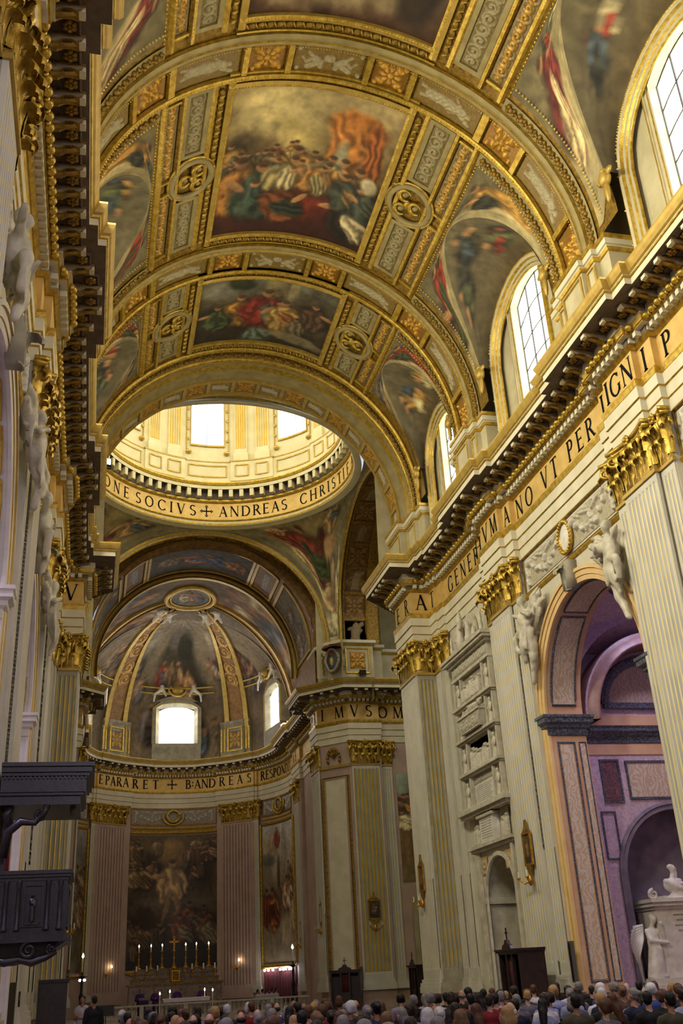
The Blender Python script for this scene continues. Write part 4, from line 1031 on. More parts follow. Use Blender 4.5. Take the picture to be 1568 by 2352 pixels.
# drum
drum = struct('wall_drum')
def dp(ph, z, d=0.0): return ((DR-d)*sin(ph), CY+(DR-d)*cos(ph), z)
def ring(mb, prof, mats, n=96, r=DR): 
    k = len(prof); b = len(mb.v); mb.add([((r-d)*sin(2*pi*i/n), CY+(r-d)*cos(2*pi*i/n), z) for i in range(n) for d, z in prof], [])
    for i in range(n):
        for j in range(k-1): mb.f.append((b+i*k+j, b+((i+1) % n)*k+j, b+((i+1) % n)*k+j+1, b+i*k+j+1)); mb.m.append(mats if isinstance(mats, int) else mats[j])
mat('drum_stone', S(214,204,160), S(226,217,178), .6, scale=1)
mb = MB(); ring(mb, [(-.4, 31.3), (.04, 31.35), (.04, 31.42), (.10, 31.46), (.10, 31.60), (.06, 31.62), (.06, 31.74), (.16, 31.80), (.16, 31.86), (.02, 31.88)], [0, 1, 0, 1, 0, 0, 1, 1, 1]); mb.build('ring_moulding', ['drum_stone', 'gold'], drum, True)
mb = MB(); ring(mb, [(.02, 31.88), (.02, 33.16)], 0); dfr = mb.build('frieze', 'frieze_gold', drum, True)
mb = MB(); ring(mb, [(.02, 33.16), (.10, 33.2), (.16, 33.3), (.16, 33.4), (.18, 33.42), (.18, 34.05), (.62, 34.05), (.62, 34.3), (.66, 34.34), (.72, 34.5), (.72, 34.58), (.1, 34.62), (.1, 35.0)], [1, 1, 1, 0, 2, 2, 0, 1, 1, 1, 0, 0]); mb.build('ring_cornice', ['drum_stone', 'gold', 'soffit'], drum)
bk = MB().box((-.14, 0, 0), (.14, .42, .55)).mesh('bracket', ['drum_stone'])
for i in range(66):
    a = 2*pi*i/66; obj('bracket', bk, drum, dp(a, 33.48, .18), -a+pi)
# pedestal ring with projecting panels and pilasters of the drum
mb = MB(); ring(mb, [(.10, 35.0), (.14, 35.05), (.14, 35.12), (.06, 35.15), (.06, 36.35), (.16, 36.4), (.18, 36.5), (.0, 36.55), (.0, 43.5)], [0, 1, 0, 0, 0, 1, 0, 0], 64)
mb.build('drum_wall', ['drum_stone', 'gold'], drum, True) if False else None
def dpatch(mb, a0, a1, z0, z1, d, m=0, n=6):
    mb.grid([[dp(a, z0, d), dp(a, z1, d)] for a in np.linspace(a0, a1, n)], m)
def dblock(mb, a0, a1, z0, z1, d0, d1, m=0, n=4):
    A = np.linspace(a0, a1, n); mb.grid([[dp(a, z0, d1), dp(a, z1, d1)] for a in A], m)
    for a in (a0, a1): mb.add([dp(a, z0, d0), dp(a, z0, d1), dp(a, z1, d1), dp(a, z1, d0)], [(0, 1, 2, 3)], m)
    for z in (z0, z1): mb.grid([[dp(a, z, d0), dp(a, z, d1)] for a in A], m)
WN = 0
for k in range(8):
    c = R_(45*k-.9); hw_ = R_(8.2); nxt = R_(45)
    mb = MB()
    # wall around the window opening
    dpatch(mb, c-nxt/2, c-hw_, 36.5, 46, 0); dpatch(mb, c+hw_, c+nxt/2, 36.5, 46, 0); dpatch(mb, c-hw_, c+hw_, 36.5, 38.0, 0); dpatch(mb, c-hw_, c+hw_, 43.2, 46, 0)
    dpatch(mb, c-nxt/2, c+nxt/2, 34.95, 36.55, .06, 0, 12)
    for a in (c-hw_, c+hw_): mb.add([dp(a, 38, 0), dp(a, 38, -.5), dp(a, 43.2, -.5), dp(a, 43.2, 0)], [(0, 1, 2, 3)])
    for z in (38.0, 43.2): mb.grid([[dp(a, z, 0), dp(a, z, -.5)] for a in np.linspace(c-hw_, c+hw_, 5)])
    # pedestal projections under the pilaster pairs
    dblock(mb, c+R_(11.5), c+R_(33.5), 34.95, 36.5, 0, .20, 0, 8)
    mb.build('drum_bay', ['drum_stone'], drum)
    mb = MB()
    for a0, a1, dd in ((-10.5, 10.5, .06), (13, 21.6, .20), (23.4, 32, .20)):
        pts = [dp(c+R_(t), z, dd+.01) for t, z in ([(t, 35.3) for t in np.linspace(a0+1, a1-1, 6)]+[(t, 36.2) for t in np.linspace(a1-1, a0+1, 6)])]
        mb.curve(pts, [(CY*0-sin(c), -cos(c), 0)]*12, [(-.05, 0), (-.05, .05), (.05, .05), (.05, 0)], 0, True)
    for r0, z in ((.24, 36.5),): dblock(mb, c+R_(11), c+R_(34), z, z+.10, 0, r0, 0, 8); dblock(mb, c-R_(11), c+R_(11), z, z+.08, 0, .10, 0, 8)
    mb.build('pedestal_panel', 'gold_flat', drum)
    for a0, a1 in ((13.6, 20.0), (24.6, 31.4)):
        mb = MB(); dblock(mb, c+R_(a0-.6), c+R_(a1+.6), 36.6, 37.2, 0, .24, 0); dblock(mb, c+R_(a0), c+R_(a1), 37.2, 46, 0, .16, 0)
        for j in range(5): t = a0+.9+j*(a1-a0-1.8)/4; dblock(mb, c+R_(t-.28), c+R_(t+.28), 37.6, 45.6, .15, .19, 1, 2)
        mb.build('drum_pilaster', ['drum_stone', 'ridge_gold'], drum)
    # window: surround with rosettes, panes
    mb = MB(); 
    for q in (0, .35): dblock(mb, c-hw_-R_(.5+q*6), c-hw_-R_(.1+q*6), 37.8-q, 43.4, 0, .10, 0, 2); dblock(mb, c+hw_+R_(.1+q*6), c+hw_+R_(.5+q*6), 37.8-q, 43.4, 0, .10, 0, 2)
    dblock(mb, c-hw_-R_(.5), c+hw_+R_(.5), 37.78, 37.9, 0, .12, 0, 5)
    for sg in (-1, 1):
        for z in np.arange(38.3, 43, .85): mb.ball(dp(c+sg*R_(10.2), z, .06), (.12, .12, .14), 0, 6, 4)
        mb.ball(dp(c+sg*R_(9.6), 37.25, .08), (.22, .22, .2), 0, 8, 5)
    mb.build('window_surround', 'gold_flat', drum)
    WN += 1; wn = tag(empty('window_%d' % (10+k)), kind='structure')
    for i in range(2):
        for j in range(3):
            a0 = c-hw_+i*hw_+.004; q = MB(); dpatch(q, a0, a0+hw_-.008, 38.0+j*1.733+.02, 38.0+(j+1)*1.733-.02, -.45); q.build('pane', 'window_glass', wn)
g = MB(); ring(g, [(0, 46), (.3, 46.1), (.3, 46.5), (.5, 46.6)]+[(DR-(DR-.5)*cos(R_(t)), 46.6+7.5*sin(R_(t))) for t in range(0, 90, 9)], 0, 48); g.build('dome_shell', 'drum_stone', drum, True)
def dtext(t, a0, a1): 
    L = R_(a1-a0)*DR; text(t, lambda u, v, d: dp(R_(a0)+u/DR, 32.14+v, .03+d), .82, dfr, length=L if len(t) > 1 else None)
for t, a0, a1 in (('ONE', -61, -42.5), ('SOCIVS', -38.5, -6.2), ('+', -4.0, 3), ('ANDREAS', 4.6, 39.5), ('CHRISTI', 46.5, 81), ('FAM', 84, 104)): dtext(t, a0, a1)
# ------------------------------------------------------------------ far crossing piers, presbytery and apse
AP_Y, AP_R = 85.3, 9.3
apse = struct('wall_apse'); trimA = struct('trim_3')
def half_path():
    p = [(22, 67.25), (12.05, 67.25), (12.05, 66.8), (9.85, 66.8), (8.05, 68.6), (8.05, 70.7), (8.55, 70.7), (8.55, 72.0), (9.3, 72.0), (9.3, 80.5), (9.05, 80.5), (9.05, 83.6), (9.3, 83.6)]
    for a in np.arange(90, 51, -4.5): p.append((AP_R*sin(R_(a)), AP_Y+AP_R*cos(R_(a))))
    for r, a in [(9.3, 51), (9.14, 51)]+[(9.14, 49.8)]+[(9.0, 49.5)]+[(9.0, a) for a in (44, 38, 32)]+[(9.0, 25.2), (9.3, 25.2)]: p.append((r*sin(R_(a)), AP_Y+r*cos(R_(a))))
    for a in (20, 15, 10, 5): p.append((AP_R*sin(R_(a)), AP_Y+AP_R*cos(R_(a))))
    return p
hp = half_path(); APATH = hp+[(0, AP_Y+AP_R)]+[(-x, y) for x, y in reversed(hp)]
mat('apse_wall', S(172,146,128), S(186,162,144), .6, scale=.8)
mb = MB(); mb.sweep(APATH, [(0, 0), (0, 16.5)]); mb.build('wall_face', 'apse_wall', apse)
mb = MB(); mb.sweep(APATH, ARCH, ARCHM); mb.build('architrave', ['cream', 'gold', 'cream'], trimA)
mb = MB(); mb.sweep(APATH, [(.02, 17.97), (.02, 19.08)]); afr = mb.build('frieze', 'frieze_gold', trimA)
mb = MB(); mb.sweep(APATH, CORN, CORNM); mb.build('cornice', ['cream', 'gold', 'gold_flat', 'soffit'], trimA)
def along2(path, step, d):
    out = []; acc = 0; nxt = step/2
    for (x0, y0), (x1, y1) in zip(path[:-1], path[1:]):
        L = math.hypot(x1-x0, y1-y0)
        if L < .25: continue
        dx, dy = (x1-x0)/L, (y1-y0)/L; nx, ny = -dy, dx; n = max(1, int(round(L/step)))
        for i in range(n): t = (i+.5)*L/n; out.append((x0+dx*t+nx*d, y0+dy*t+ny*d, math.atan2(ny, nx)-pi/2))
    return out
for x, y, r in along2(APATH, .765, .50): obj('modillion', ME['modillion'], trimA, (x, y, 19.88), r)
dm = MB(); em = MB()
for x, y, r in along2(APATH, .30, .19):
    c, s = cos(r), sin(r); q = MB().box((-.085, 0, 0), (.085, .19, .18)); q.xform(lambda a, b, z: (x+a*c-b*s, y+a*s+b*c, 19.195+z)); dm.add(q.v, q.f)
for x, y, r in along2(APATH, .345, .50): em.ball((x, y, 19.50), (.125, .125, .11), 0, 6, 4)
tag(dm.build('dentil_course', 'cream', trimA), kind='stuff'); tag(em.build('egg_course', 'gold', trimA, True), kind='stuff')
# pilasters: far crossing piers
def pil2(kind, cap, x, y, rz): return pilaster(kind, cap, apse, x, y, rz)
PM['far'] = pilaster_mesh('far_pier_pilaster', 1.95, 7, .06, 1.55, ZA, ['ridge_gold', 'flute_dark', 'pilaster', 'gold_flat'], 5.6); CM['far'] = capital_mesh('far_pier_capital', 1.9, 1.58, .12, 4, ['gold', 'gold_dark'])
mat('ridge_rose', S(196,166,140), S(208,180,156), .5, scale=1); mat('flute_rose', S(142,118,108), S(158,134,122), .6, scale=1); mat('ridge_dim', S(170,148,92), S(186,164,108), .5, .15, scale=1.4)
PM['apse'] = pilaster_mesh('apse_pilaster', 2.9, 9, .06, 1.2, ZA, ['ridge_rose', 'flute_rose', 'apse_wall', 'gold_flat'], 5.6); CM['apse'] = capital_mesh('apse_capital', 2.85, 1.58, .12, 5, ['gold', 'gold_dark'])
for s in (1, -1):
    pil2('far', 'far', s*10.9, 66.79, pi)
    pil2('slim', 'half', s*12.5, 67.2, pi); pil2('inner', 'inner', s*8.03, 69.65, s*pi/2); pil2('slim', 'half', s*8.53, 71.3, s*pi/2)
    pil2('main', 'main', s*9.15, 82.0, s*pi/2)
    a = 37.4; pil2('apse', 'apse', s*(8.90)*sin(R_(a)), AP_Y+8.90*cos(R_(a)), pi-s*R_(a))
    a = 50.4; pil2('slim', 'half', s*9.06*sin(R_(a)), AP_Y+9.06*cos(R_(a)), pi-s*R_(a))
    # white framed panel on the chamfer
    p0, p1 = Vector((9.85, 66.8, 0)), Vector((8.05, 68.6, 0)); d = (p1-p0).normalized(); n = Vector((-d.y, d.x, 0))
    def ch(u, z, h): q = p0+d*u+n*h; return (s*q.x, q.y, z)
    L = (p1-p0).length
    mb = MB(); pts = [ch(u, z, .01) for u, z in ((.35, 1.6), (L-.35, 1.6), (L-.35, 14.2), (.35, 14.2))]; mb.curve(pts, [(s*n.x, n.y, 0)]*4, [(-.22, 0), (-.22, .05), (-.16, .07), (-.02, .04), (.02, 0)], 0, True); mb.build('panel_frame', 'gold_dark', apse)
    mb = MB(); mb.add([ch(u, z, .02) for u, z in ((.5, 1.75), (L-.5, 1.75), (L-.5, 14.0), (.5, 14.0))], [(0, 1, 2, 3)]); mb.build('panel_field', 'cream', apse)
    mb = MB(); mb.add([ch(u, z, h) for u, z, h in ((0, 14.8, .01), (0, 14.8, .1), (L, 14.8, .1), (L, 14.8, .01), (0, 14.98, .01), (0, 14.98, .1), (L, 14.98, .1), (L, 14.98, .01))], [(0, 1, 2, 3), (4, 5, 6, 7), (1, 2, 6, 5)]); mb.build('string_course', 'gold_flat', apse)
    # gilded trophy between the capitals
    mb = MB()
    for k in range(9):
        a = R_(-60+k*15); mb.tube([ch(L/2+.0, 15.5, .1), ch(L/2+.55*sin(a), 15.6+.6*cos(a), .14)], [.06, .03], 5); mb.ball(ch(L/2+.5*sin(a*1.9), 15.5+.55*cos(a*1.9), .12), (.1, .1, .16), 0, 6, 4)
    mb.build('trophy', 'gold_dark', apse, True)
    # attic above the far pier: pedestal with panels
    mb = MB(); path = [(14.4, 67.2), (12.4, 67.2), (12.4, 66.2), (11.5, 66.2), (11.5, 65.16), (9.2, 65.16), (8.35, 66.0), (7.9, 67.0), (7.9, 69.4), (9.3, 69.4)]
    mb.sweep(path, [(0, 20.5), (0, 22.75), (.06, 22.78), (.12, 22.9), (.2, 22.95), (.2, 23.15), (-.4, 23.2)], [0, 1, 1, 2, 2, 0]); mb.build('attic_pedestal', ['stucco', 'gold', 'cream'], apse, sx=s)
    mb = MB(); mb.curve([(x, 65.15, z) for x, z in ((9.5, 20.8), (11.2, 20.8), (11.2, 22.6), (9.5, 22.6))], [(0, -1, 0)]*4, [(-.1, 0), (-.1, .05), (.02, .06), (.06, 0)], 0, True); mb.build('pedestal_panel', 'gold', apse, sx=s)
    relief('pedestal_relief', lambda x, y, d: (s*(10.35+x), 65.15-d, 21.7+y), 1.1, 1.2, 'rosette', .08, 26, G_GOLD, C_GOLD, 'relief_gilt', apse, 5)
    # transept wall beyond the pier: painting over a dark arch
    cv = Canvas(40, 90, 520+s, .35); cv.grad([(0, (120,110,80)), (.3, (130,100,60)), (.6, (150,120,80)), (.9, (130,150,150)), (1, (140,170,180))]); cv.crowd(9, .15, .85, .35, .8, .2, [(170,120,60),(186,170,130),(140,60,40),(90,80,60),(200,190,160)]); cv.blob(.6, .22, .3, .05, (190,90,40)); cv.blob(.7, .82, .2, .06, (84,50,34))
    painted('wall_painting', cv, lambda u, v: (s*(13.1+3.2*u), 67.2, 7.3+7.0*v), 'canvas', apse)
    mb = MB(); 
    pts = [(s*(13.1+(3.3 if 0 else 0)), 0, 0)]
    A = np.linspace(pi, 0, 15); mb.add([(s*13.6, 67.15, 1.2), (s*16.0, 67.15, 1.2)]+[(s*(14.8+1.2*cos(a)), 67.15, 5.4+1.5*sin(a)) for a in reversed(A)], [tuple(range(17))]); mb.build('dark_doorway', 'dark', apse)
    mb = MB(); rimp = [(s*13.6, 67.15, 1.2)]+[(s*(14.8+1.2*cos(a)), 67.15, 5.4+1.5*sin(a)) for a in A]+[(s*16, 67.15, 1.2)]; mb.curve(rimp, [(0, -1, 0)]*len(rimp), [(-.02*s, 0), (-.02*s, .1), (.3*s, .1), (.3*s, 0)], 0); mb.build('door_surround', 'transept_wall', apse)
# letters
PR = Vector((9.85, 66.8)); PL = Vector((8.05, 68.6)); dv = (PL-PR).normalized(); nn = Vector((-dv.y, dv.x))
text('IM', lambda u, v, d: (PL.x-dv.x*(.35+u)+nn.x*(.03+d), PL.y-dv.y*(.35+u)+nn.y*(.03+d), 18.17+v), .80, afr, length=1.9)
text('VS', lambda u, v, d: (10.0+u, 66.77-d, 18.17+v), .80, afr, length=1.6)
text('OMO', lambda u, v, d: (12.1+u, 67.22-d, 18.17+v), .80, afr, length=3.0)
text('PR', lambda u, v, d: (8.02-d, 70.5-u, 18.17+v), .80, afr, length=1.6)
def atext(t, a0, a1, r): text(t, lambda u, v, d: ((r-.03-d)*sin(R_(a0)+u/r), AP_Y+(r-.03-d)*cos(R_(a0)+u/r), 18.17+v), .80, afr, length=R_(a1-a0)*r if len(t) > 1 else None)
for t, a0, a1, r in (('E', -48.6, -44, 8.98), ('PARA', -43.5, -27, 8.98), ('RET', -24, -8.5, 9.26), ('+', -3.5, 3, 9.26), ('B:AND', 6.4, 24, 9.26), ('REA', 26.5, 42, 8.98), ('S', 45, 48, 8.98), ('RESPONDIT', 53.5, 88, 9.26)): atext(t, a0, a1, r)
text('AE', lambda u, v, d: (9.05-.03-d, 83.4-u, 18.17+v), .80, afr, length=1.6)
# garland panels between the capitals and the great paintings
def ap(a, z, d=0.0): return ((AP_R-d)*sin(R_(a)), AP_Y+(AP_R-d)*cos(R_(a)), z)
def apn(a): return (-sin(R_(a)), -cos(R_(a)), 0)
def curved_frame(mb, a0, a1, z0, z1, prof, n=14, m=0):
    A = list(np.linspace(a0, a1, n)); pts = [ap(a, z0, .01) for a in A]+[ap(a, z1, .01) for a in reversed(A)]; N = [apn(a) for a in A]+[apn(a) for a in reversed(A)]
    mb.curve(pts, N, prof, m, True)
for a0, a1 in ((-24, 24), (54, 86), (-86, -54)):
    relief('garland_relief', lambda x, y, d, a0=a0, a1=a1: ap((a0+a1)/2+math.degrees(x/AP_R), 15.7+y, .02+d), R_(a1-a0)*AP_R-.3, 1.15, 'garland', .14, 18, S(150,142,126), S(190,184,168), 'relief', apse, 7, 1, 140)
    mb = MB(); curved_frame(mb, a0, a1, 15.0, 16.4, [(-.08, 0), (-.08, .06), (.06, .06), (.06, 0)]); mb.build('panel_frame', 'gold_dark', apse)
    c = (a0+a1)/2; md = MB(); md.tube([ap(c+math.degrees(.55*cos(t)/AP_R), 15.75+.5*sin(t), .14) for t in np.linspace(0, 2*pi, 25)], .12, 6); md.tube([ap(c+math.degrees(.95*cos(t)/AP_R), 15.75+.75*sin(t), .12) for t in np.linspace(pi*.9, pi*2.1, 19)], .10, 6); md.build('medallion_wreath', 'gold', apse, True)
    mb = MB(); mb.grid([[ap(a, z, d) for d, z in ((0, 14.6), (.08, 14.63), (.12, 14.72), (.05, 14.82), (0, 14.85))] for a in np.linspace(a0, a1, 14)]); mb.build('string_course', 'gold_flat', apse)
cv = Canvas(120, 180, 600, .70); cv.grad([(0, (40,34,26)), (.2, (50,40,30)), (.4, (84,70,60)), (.55, (92,80,66)), (.75, (120,100,60)), (1, (96,80,46))])
cv.blob(.5, .85, .16, .14, (150,120,62)).blob(.15, .7, .2, .22, (50,42,34), 0, .6).blob(.85, .72, .2, .24, (54,44,36), 0, .6).blob(.5, .48, .4, .06, (110,100,92), 0, .8).blob(.2, .36, .2, .1, (60,46,34)).blob(.5, .1, .6, .15, (34,28,22), 0, .7)
cv.crowd(9, .04, .32, .66, .92, .15, [(120,96,64),(96,70,50),(150,130,96),(70,60,56)], (150,112,80)); cv.crowd(10, .64, .96, .64, .93, .15, [(60,64,60),(120,86,48),(140,116,90),(84,60,44)], (150,112,80))
cv.blob(.39, .66, .035, .16, (46,34,24), .3, .3).blob(.64, .66, .035, .18, (46,34,24), -.35, .3)
cv.fig(.5, .62, .34, (176,146,106), (176,140,100)); cv.blob(.44, .44, .035, .12, (150,118,84), -.3).blob(.57, .45, .035, .12, (150,118,84), .3)
cv.crowd(8, .6, .95, .14, .38, .2, [(120,66,30),(60,46,36),(96,40,30),(110,100,84)], (120,88,64)); cv.crowd(4, .03, .35, .12, .3, .18, [(80,66,48),(60,50,40),(110,86,60)], (130,100,74))
gp = painted('altar_painting', cv, lambda u, v: ap(-24.6+49.2*u, 3.2+10.9*v, .06), 'canvas'); tag(gp, 'tall dark painting of pale figures in a gold frame behind the high altar', 'painting')
mb = MB(); curved_frame(mb, -25.2, 25.2, 3.05, 14.3, [(-.06, 0), (-.06, .16), (.02, .20), (.12, .14), (.22, .18), (.28, .1), (.28, 0)]); mb.build('picture_frame', 'gold', gp)
for sg, nm in ((1, 'pale painting of robed figures beside a statue, right of the altar painting'), (-1, 'narrow dim painting at the left end of the apse wall, beside the pulpit')):
    cv = Canvas(80, 170, 620+sg, .6); cv.grad([(0, (130,116,96)), (.2, (150,138,118)), (.4, (120,106,90)), (.6, (150,140,124)), (.8, (160,160,164)), (1, (176,184,206))])
    cv.blob(.2, .84, .2, .1, (176,160,140)).fig(.35, .9, .14, (150,70,56)).blob(.12, .74, .2, .06, (110,112,120)).blob(.38, .6, .05, .16, (84,74,62)).blob(.38, .46, .12, .08, (104,92,78)).blob(.8, .55, .2, .22, (160,146,130), 0, .5, .3)
    cv.fig(.2, .36, .3, (170,110,40), col2=(130,60,40)).fig(.08, .38, .26, (120,50,36)).fig(.62, .46, .26, (196,150,130), col2=(190,170,150)).crowd(8, .7, .98, .3, .62, .24, [(190,170,150),(150,130,110),(120,100,84),(170,120,96)]); cv.blob(.6, .2, .25, .14, (176,160,140), .2)
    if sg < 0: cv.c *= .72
    w = painted('wall_canvas', cv, lambda u, v, sg=sg: ap(54+35*u if sg > 0 else -89+35*u, 3.2+10.9*v, .05), 'canvas'); tag(w, nm, 'painting')
    mb = MB(); curved_frame(mb, 53.3 if sg > 0 else -89.7, 89.7 if sg > 0 else -53.3, 3.0, 14.3, [(-.06, 0), (-.06, .14), (.08, .18), (.2, .1), (.2, 0)]); mb.build('picture_frame', 'gold', w)
# presbytery vault
pv = struct('ceiling_apse')
mat('apse_gold', S(126,92,46), S(158,118,64), .6, .2, scale=3, bump=.3, bscale=18)
BR3, BZ3 = 7.8, 23.5
def bv(t, y, h=0): return ((BR3-h)*sin(R_(t)), y, BZ3+(BR3-h)*cos(R_(t)))
mb = MB(); mb.grid([[bv(t, y) for t in np.linspace(-96, 96, 60)] for y in (67.4, 74)])
for s in (-1, 1): mb.grid([[(s*7.72, y, z) for z in (20.3, 23.2)] for y in (67.0, 74.0)]); mb.grid([[(x, 74.0, z) for z in (20.3, 23.2)] for x in (s*7.72, s*9.5)]); mb.grid([[(x, 67.3, z) for z in (20.3, 25.5)] for x in (s*7.72, s*8.9)])
mb.build('barrel_shell', 'apse_gold', pv, True)
for t0, t1, kd in ((-30, 30, 'f'), (32, 46, 'm'), (-46, -32, 'm'), (50, 90, 'g'), (-90, -50, 'g')):
    if kd == 'm':
        relief('panel_relief', lambda x, y, d, c=(t0+t1)/2: bv(c+math.degrees(x/BR3), 71+y, d), R_(t1-t0)*BR3-.2, 4.6, 'figure', .1, 16, S(120,90,50), S(186,176,160), 'relief', pv, 3)
    else:
        cv = Canvas(80 if kd == 'f' else 40, 44, 640+int(t0), 1.6)
        if kd == 'f': cv.grad([(0, (84,84,96)), (.5, (96,104,128)), (1, (92,100,120))]); cv.fig(.45, .5, .5, (180,110,100), lean=1.2, col2=(90,110,170)).fig(.68, .45, .5, (70,90,160), lean=.5).fig(.85, .42, .5, (160,110,70)).fig(.2, .5, .5, (150,140,130), lean=.8)
        else: cv.grad([(0, (110,104,96)), (1, (140,136,130))]); cv.crowd(6, .1, .9, .2, .7, .5, [(120,90,80),(90,96,120),(150,140,130)])
        painted('fresco', cv, lambda u, v, t0=t0, t1=t1: bv(t0+(t1-t0)*u, 73-4.2*v, .04), 'fresco', pv)
    mb = MB(); pts = [bv(t, 68.6, .02) for t in np.linspace(t0, t1, 12)]+[bv(t, 73.2, .02) for t in np.linspace(t1, t0, 12)]; N = [(-sin(R_(t)), 0, -cos(R_(t))) for t in list(np.linspace(t0, t1, 12))+list(np.linspace(t1, t0, 12))]
    mb.curve(pts, N, [(-.1, 0), (-.1, .1), (.12, .1), (.12, 0)], 0, True); mb.build('panel_frame', 'gold_flat', pv)
# conch: barrel run and half dome
CR, CZ = 9.15, 22.2
def conch(x, y, h=0.0):
    yy = max(0, y-AP_Y); q = CR-h; return (x, y, CZ+math.sqrt(max(0, q*q-x*x-yy*yy)))
mb = MB(); mb.grid([[((BR3)*sin(R_(t)), 74, BZ3+BR3*cos(R_(t))), (CR*1.01*sin(R_(t)), 74, CZ+CR*1.01*cos(R_(t)))] for t in np.linspace(-96, 96, 60)])
mb.build('conch_step', 'apse_gold', pv, True)
mb = MB(); mb.curve([bv(t, 74, .02) for t in np.linspace(-95, 95, 70)], [(0, 1, 0)]*70, [(-.5, -.35), (-.5, .05), (.05, .05), (.05, -.35)], 0); mb.build('conch_rib_arch', 'gold_flat', pv, True)
na_, nb_ = 120, 50; cv = Canvas(na_, nb_, 660, 3); cv.grad([(0, (128,116,100)), (.3, (112,98,82)), (.7, (144,134,124)), (1, (146,142,142))])
# u: -1..1 around the apse from left to right, v up
cv.blob(.5, .6, .10, .3, (64,62,48)).blob(.5, .8, .1, .14, (104,100,104)).blob(.53, .72, .05, .12, (50,52,34)).blob(.5, .44, .12, .1, (72,76,70)).blob(.51, .36, .07, .06, (36,28,24)).fig(.44, .5, .2, (150,54,44), col2=(70,84,120)).fig(.50, .5, .2, (176,140,104)).fig(.54, .44, .2, (170,130,96)).fig(.47, .52, .18, (130,104,76))
cv.crowd(10, .58, .8, .4, .6, .2, [(120,90,80),(84,92,120),(170,160,150),(110,70,60)]); cv.blob(.72, .7, .06, .14, (170,166,164)).crowd(8, .15, .4, .38, .6, .18, [(120,110,104),(84,92,120),(160,130,110)]); cv.blob(.28, .7, .08, .14, (160,160,164))
cv.crowd(3, .36, .46, .12, .24, .22, [(150,120,96),(84,70,60),(110,110,130)]).crowd(3, .54, .64, .12, .24, .22, [(84,104,150),(150,70,56),(100,90,80)])
C = cv.lin(); P = np.zeros((nb_, na_, 3))
for i in range(na_):
    a = -100+200*i/(na_-1)
    for j in range(nb_):
        e = -11+101*j/(nb_-1); r = CR*cos(R_(max(e, 0))); z = CZ+(CR*sin(R_(e)) if e > 0 else e*.155)
        x, y = r*sin(R_(a)), AP_Y+r*cos(R_(a))
        P[j, i] = (x, y, z)
mb = MB(); mb.grid(P, 0, C); mb.build('conch_fresco', 'fresco', pv, True)
cv = Canvas(60, 30, 670, 2); cv.grad([(0, (110,96,80)), (.5, (96,92,92)), (1, (130,120,110))]); cv.crowd(10, .1, .4, .2, .8, .4, [(120,90,80),(84,92,120),(150,140,130)]); cv.crowd(10, .6, .9, .2, .8, .4, [(120,90,80),(84,92,120),(150,140,130)])
painted('conch_barrel', cv, lambda u, v: (CR*sin(R_(-102+204*u)), 74+(AP_Y+.3-74)*v, CZ+CR*cos(R_(-102+204*u))), 'fresco', pv)
# ribs of the half dome
for s in (-1, 1):
    for (x0, y0), (x1, y1), w0, w1 in (((1.25, 82.2), (5.62, 92.4), .8, 2.5), ((2.0, 80.4), (9.02, 83.0), .7, 1.6)):
        d = Vector((x1-x0, y1-y0)).normalized(); n = Vector((-d.y, d.x)); rows = []
        for t in np.linspace(0, 1, 26):
            t2 = 1-(1-t)**1.5; w = (w0+(w1-w0)*t2)/2; q = Vector((x0, y0)).lerp(Vector((x1, y1)), t2); row = []
            for k, h in ((-1, .0), (-1, .2), (-.62, .24), (-.6, .12), (.6, .12), (.62, .24), (1, .2), (1, 0)):
                p = q+n*k*w; row.append(conch(p.x, p.y, h))
            rows.append(row)
        ext = [(r[0], r[1], 20.5) for r in rows[-1]] 
        mb = MB(); b = 0
        for j in range(7): mb.grid([[r[j], r[j+1]] for r in rows+([ext] if y1 > 90 else [])], [1, 1, 0, 2, 0, 1, 1][j])
        mb.build('conch_rib', ['gold_dark', 'gold_flat', 'apse_gold'], pv, True, s)
    # pedestal of each rib with panels
    a = 37.6
    for aw, d0, nm in ((10.2, .25, 'rib_pedestal'),):
        mb = MB()
        def rp(t, z, d): return ((AP_R-d)*sin(R_(t)), AP_Y+(AP_R-d)*cos(R_(t)), z)
        for t0, t1, d in ((a-aw, a+aw, .35), (a-aw*.62, a+aw*.62, .5)):
            mb.grid([[rp(t, z, dd) for dd, z in ((d, 20.5), (d, 23.6), (d+.06, 23.65), (d+.14, 23.8), (d+.14, 23.95), (0, 24.0))] for t in np.linspace(t0, t1, 6)])
            for t in (t0, t1): mb.add([rp(t, 20.5, 0), rp(t, 20.5, d), rp(t, 23.95, d+.1), rp(t, 23.95, 0)], [(0, 1, 2, 3)])
        mb.build(nm, 'stucco_grey', pv, sx=s)
        mb = MB()
        for t0, t1, d in ((a-4.8, a+4.8, .5), (a-9.4, a-7.2, .35), (a+7.2, a+9.4, .35)):
            pts = [rp(t, z, d+.01) for t, z in ((t0, 21.2), (t1, 21.2), (t1, 23.3), (t0, 23.3))]; mb.curve(pts, [apn(a)]*4, [(-.1, 0), (-.1, .06), (.08, .06), (.08, 0)], 0, True)
        mb.build('pedestal_panel', 'gold', pv, sx=s)
        relief('pedestal_relief', lambda x, y, d: (s*rp(a+math.degrees(x/9), 22.2+y, .52+d)[0], rp(a+math.degrees(x/9), 22.2+y, .52+d)[1], 22.2+y), 1.2, 1.6, 'rosette', .08, 18, S(120,100,60), C_GOLD, 'relief', pv, 9)
        relief('rib_relief', lambda x, y, d: (s*rp(a+math.degrees(x/9), 25.6+y, .75+y*.24+d)[0], rp(a+math.degrees(x/9), 25.6+y, .75+y*.24+d)[1], 25.6+y), 1.2, 1.9, 'figure', .1, 18, S(130,96,48), S(196,184,150), 'relief', pv, 11)
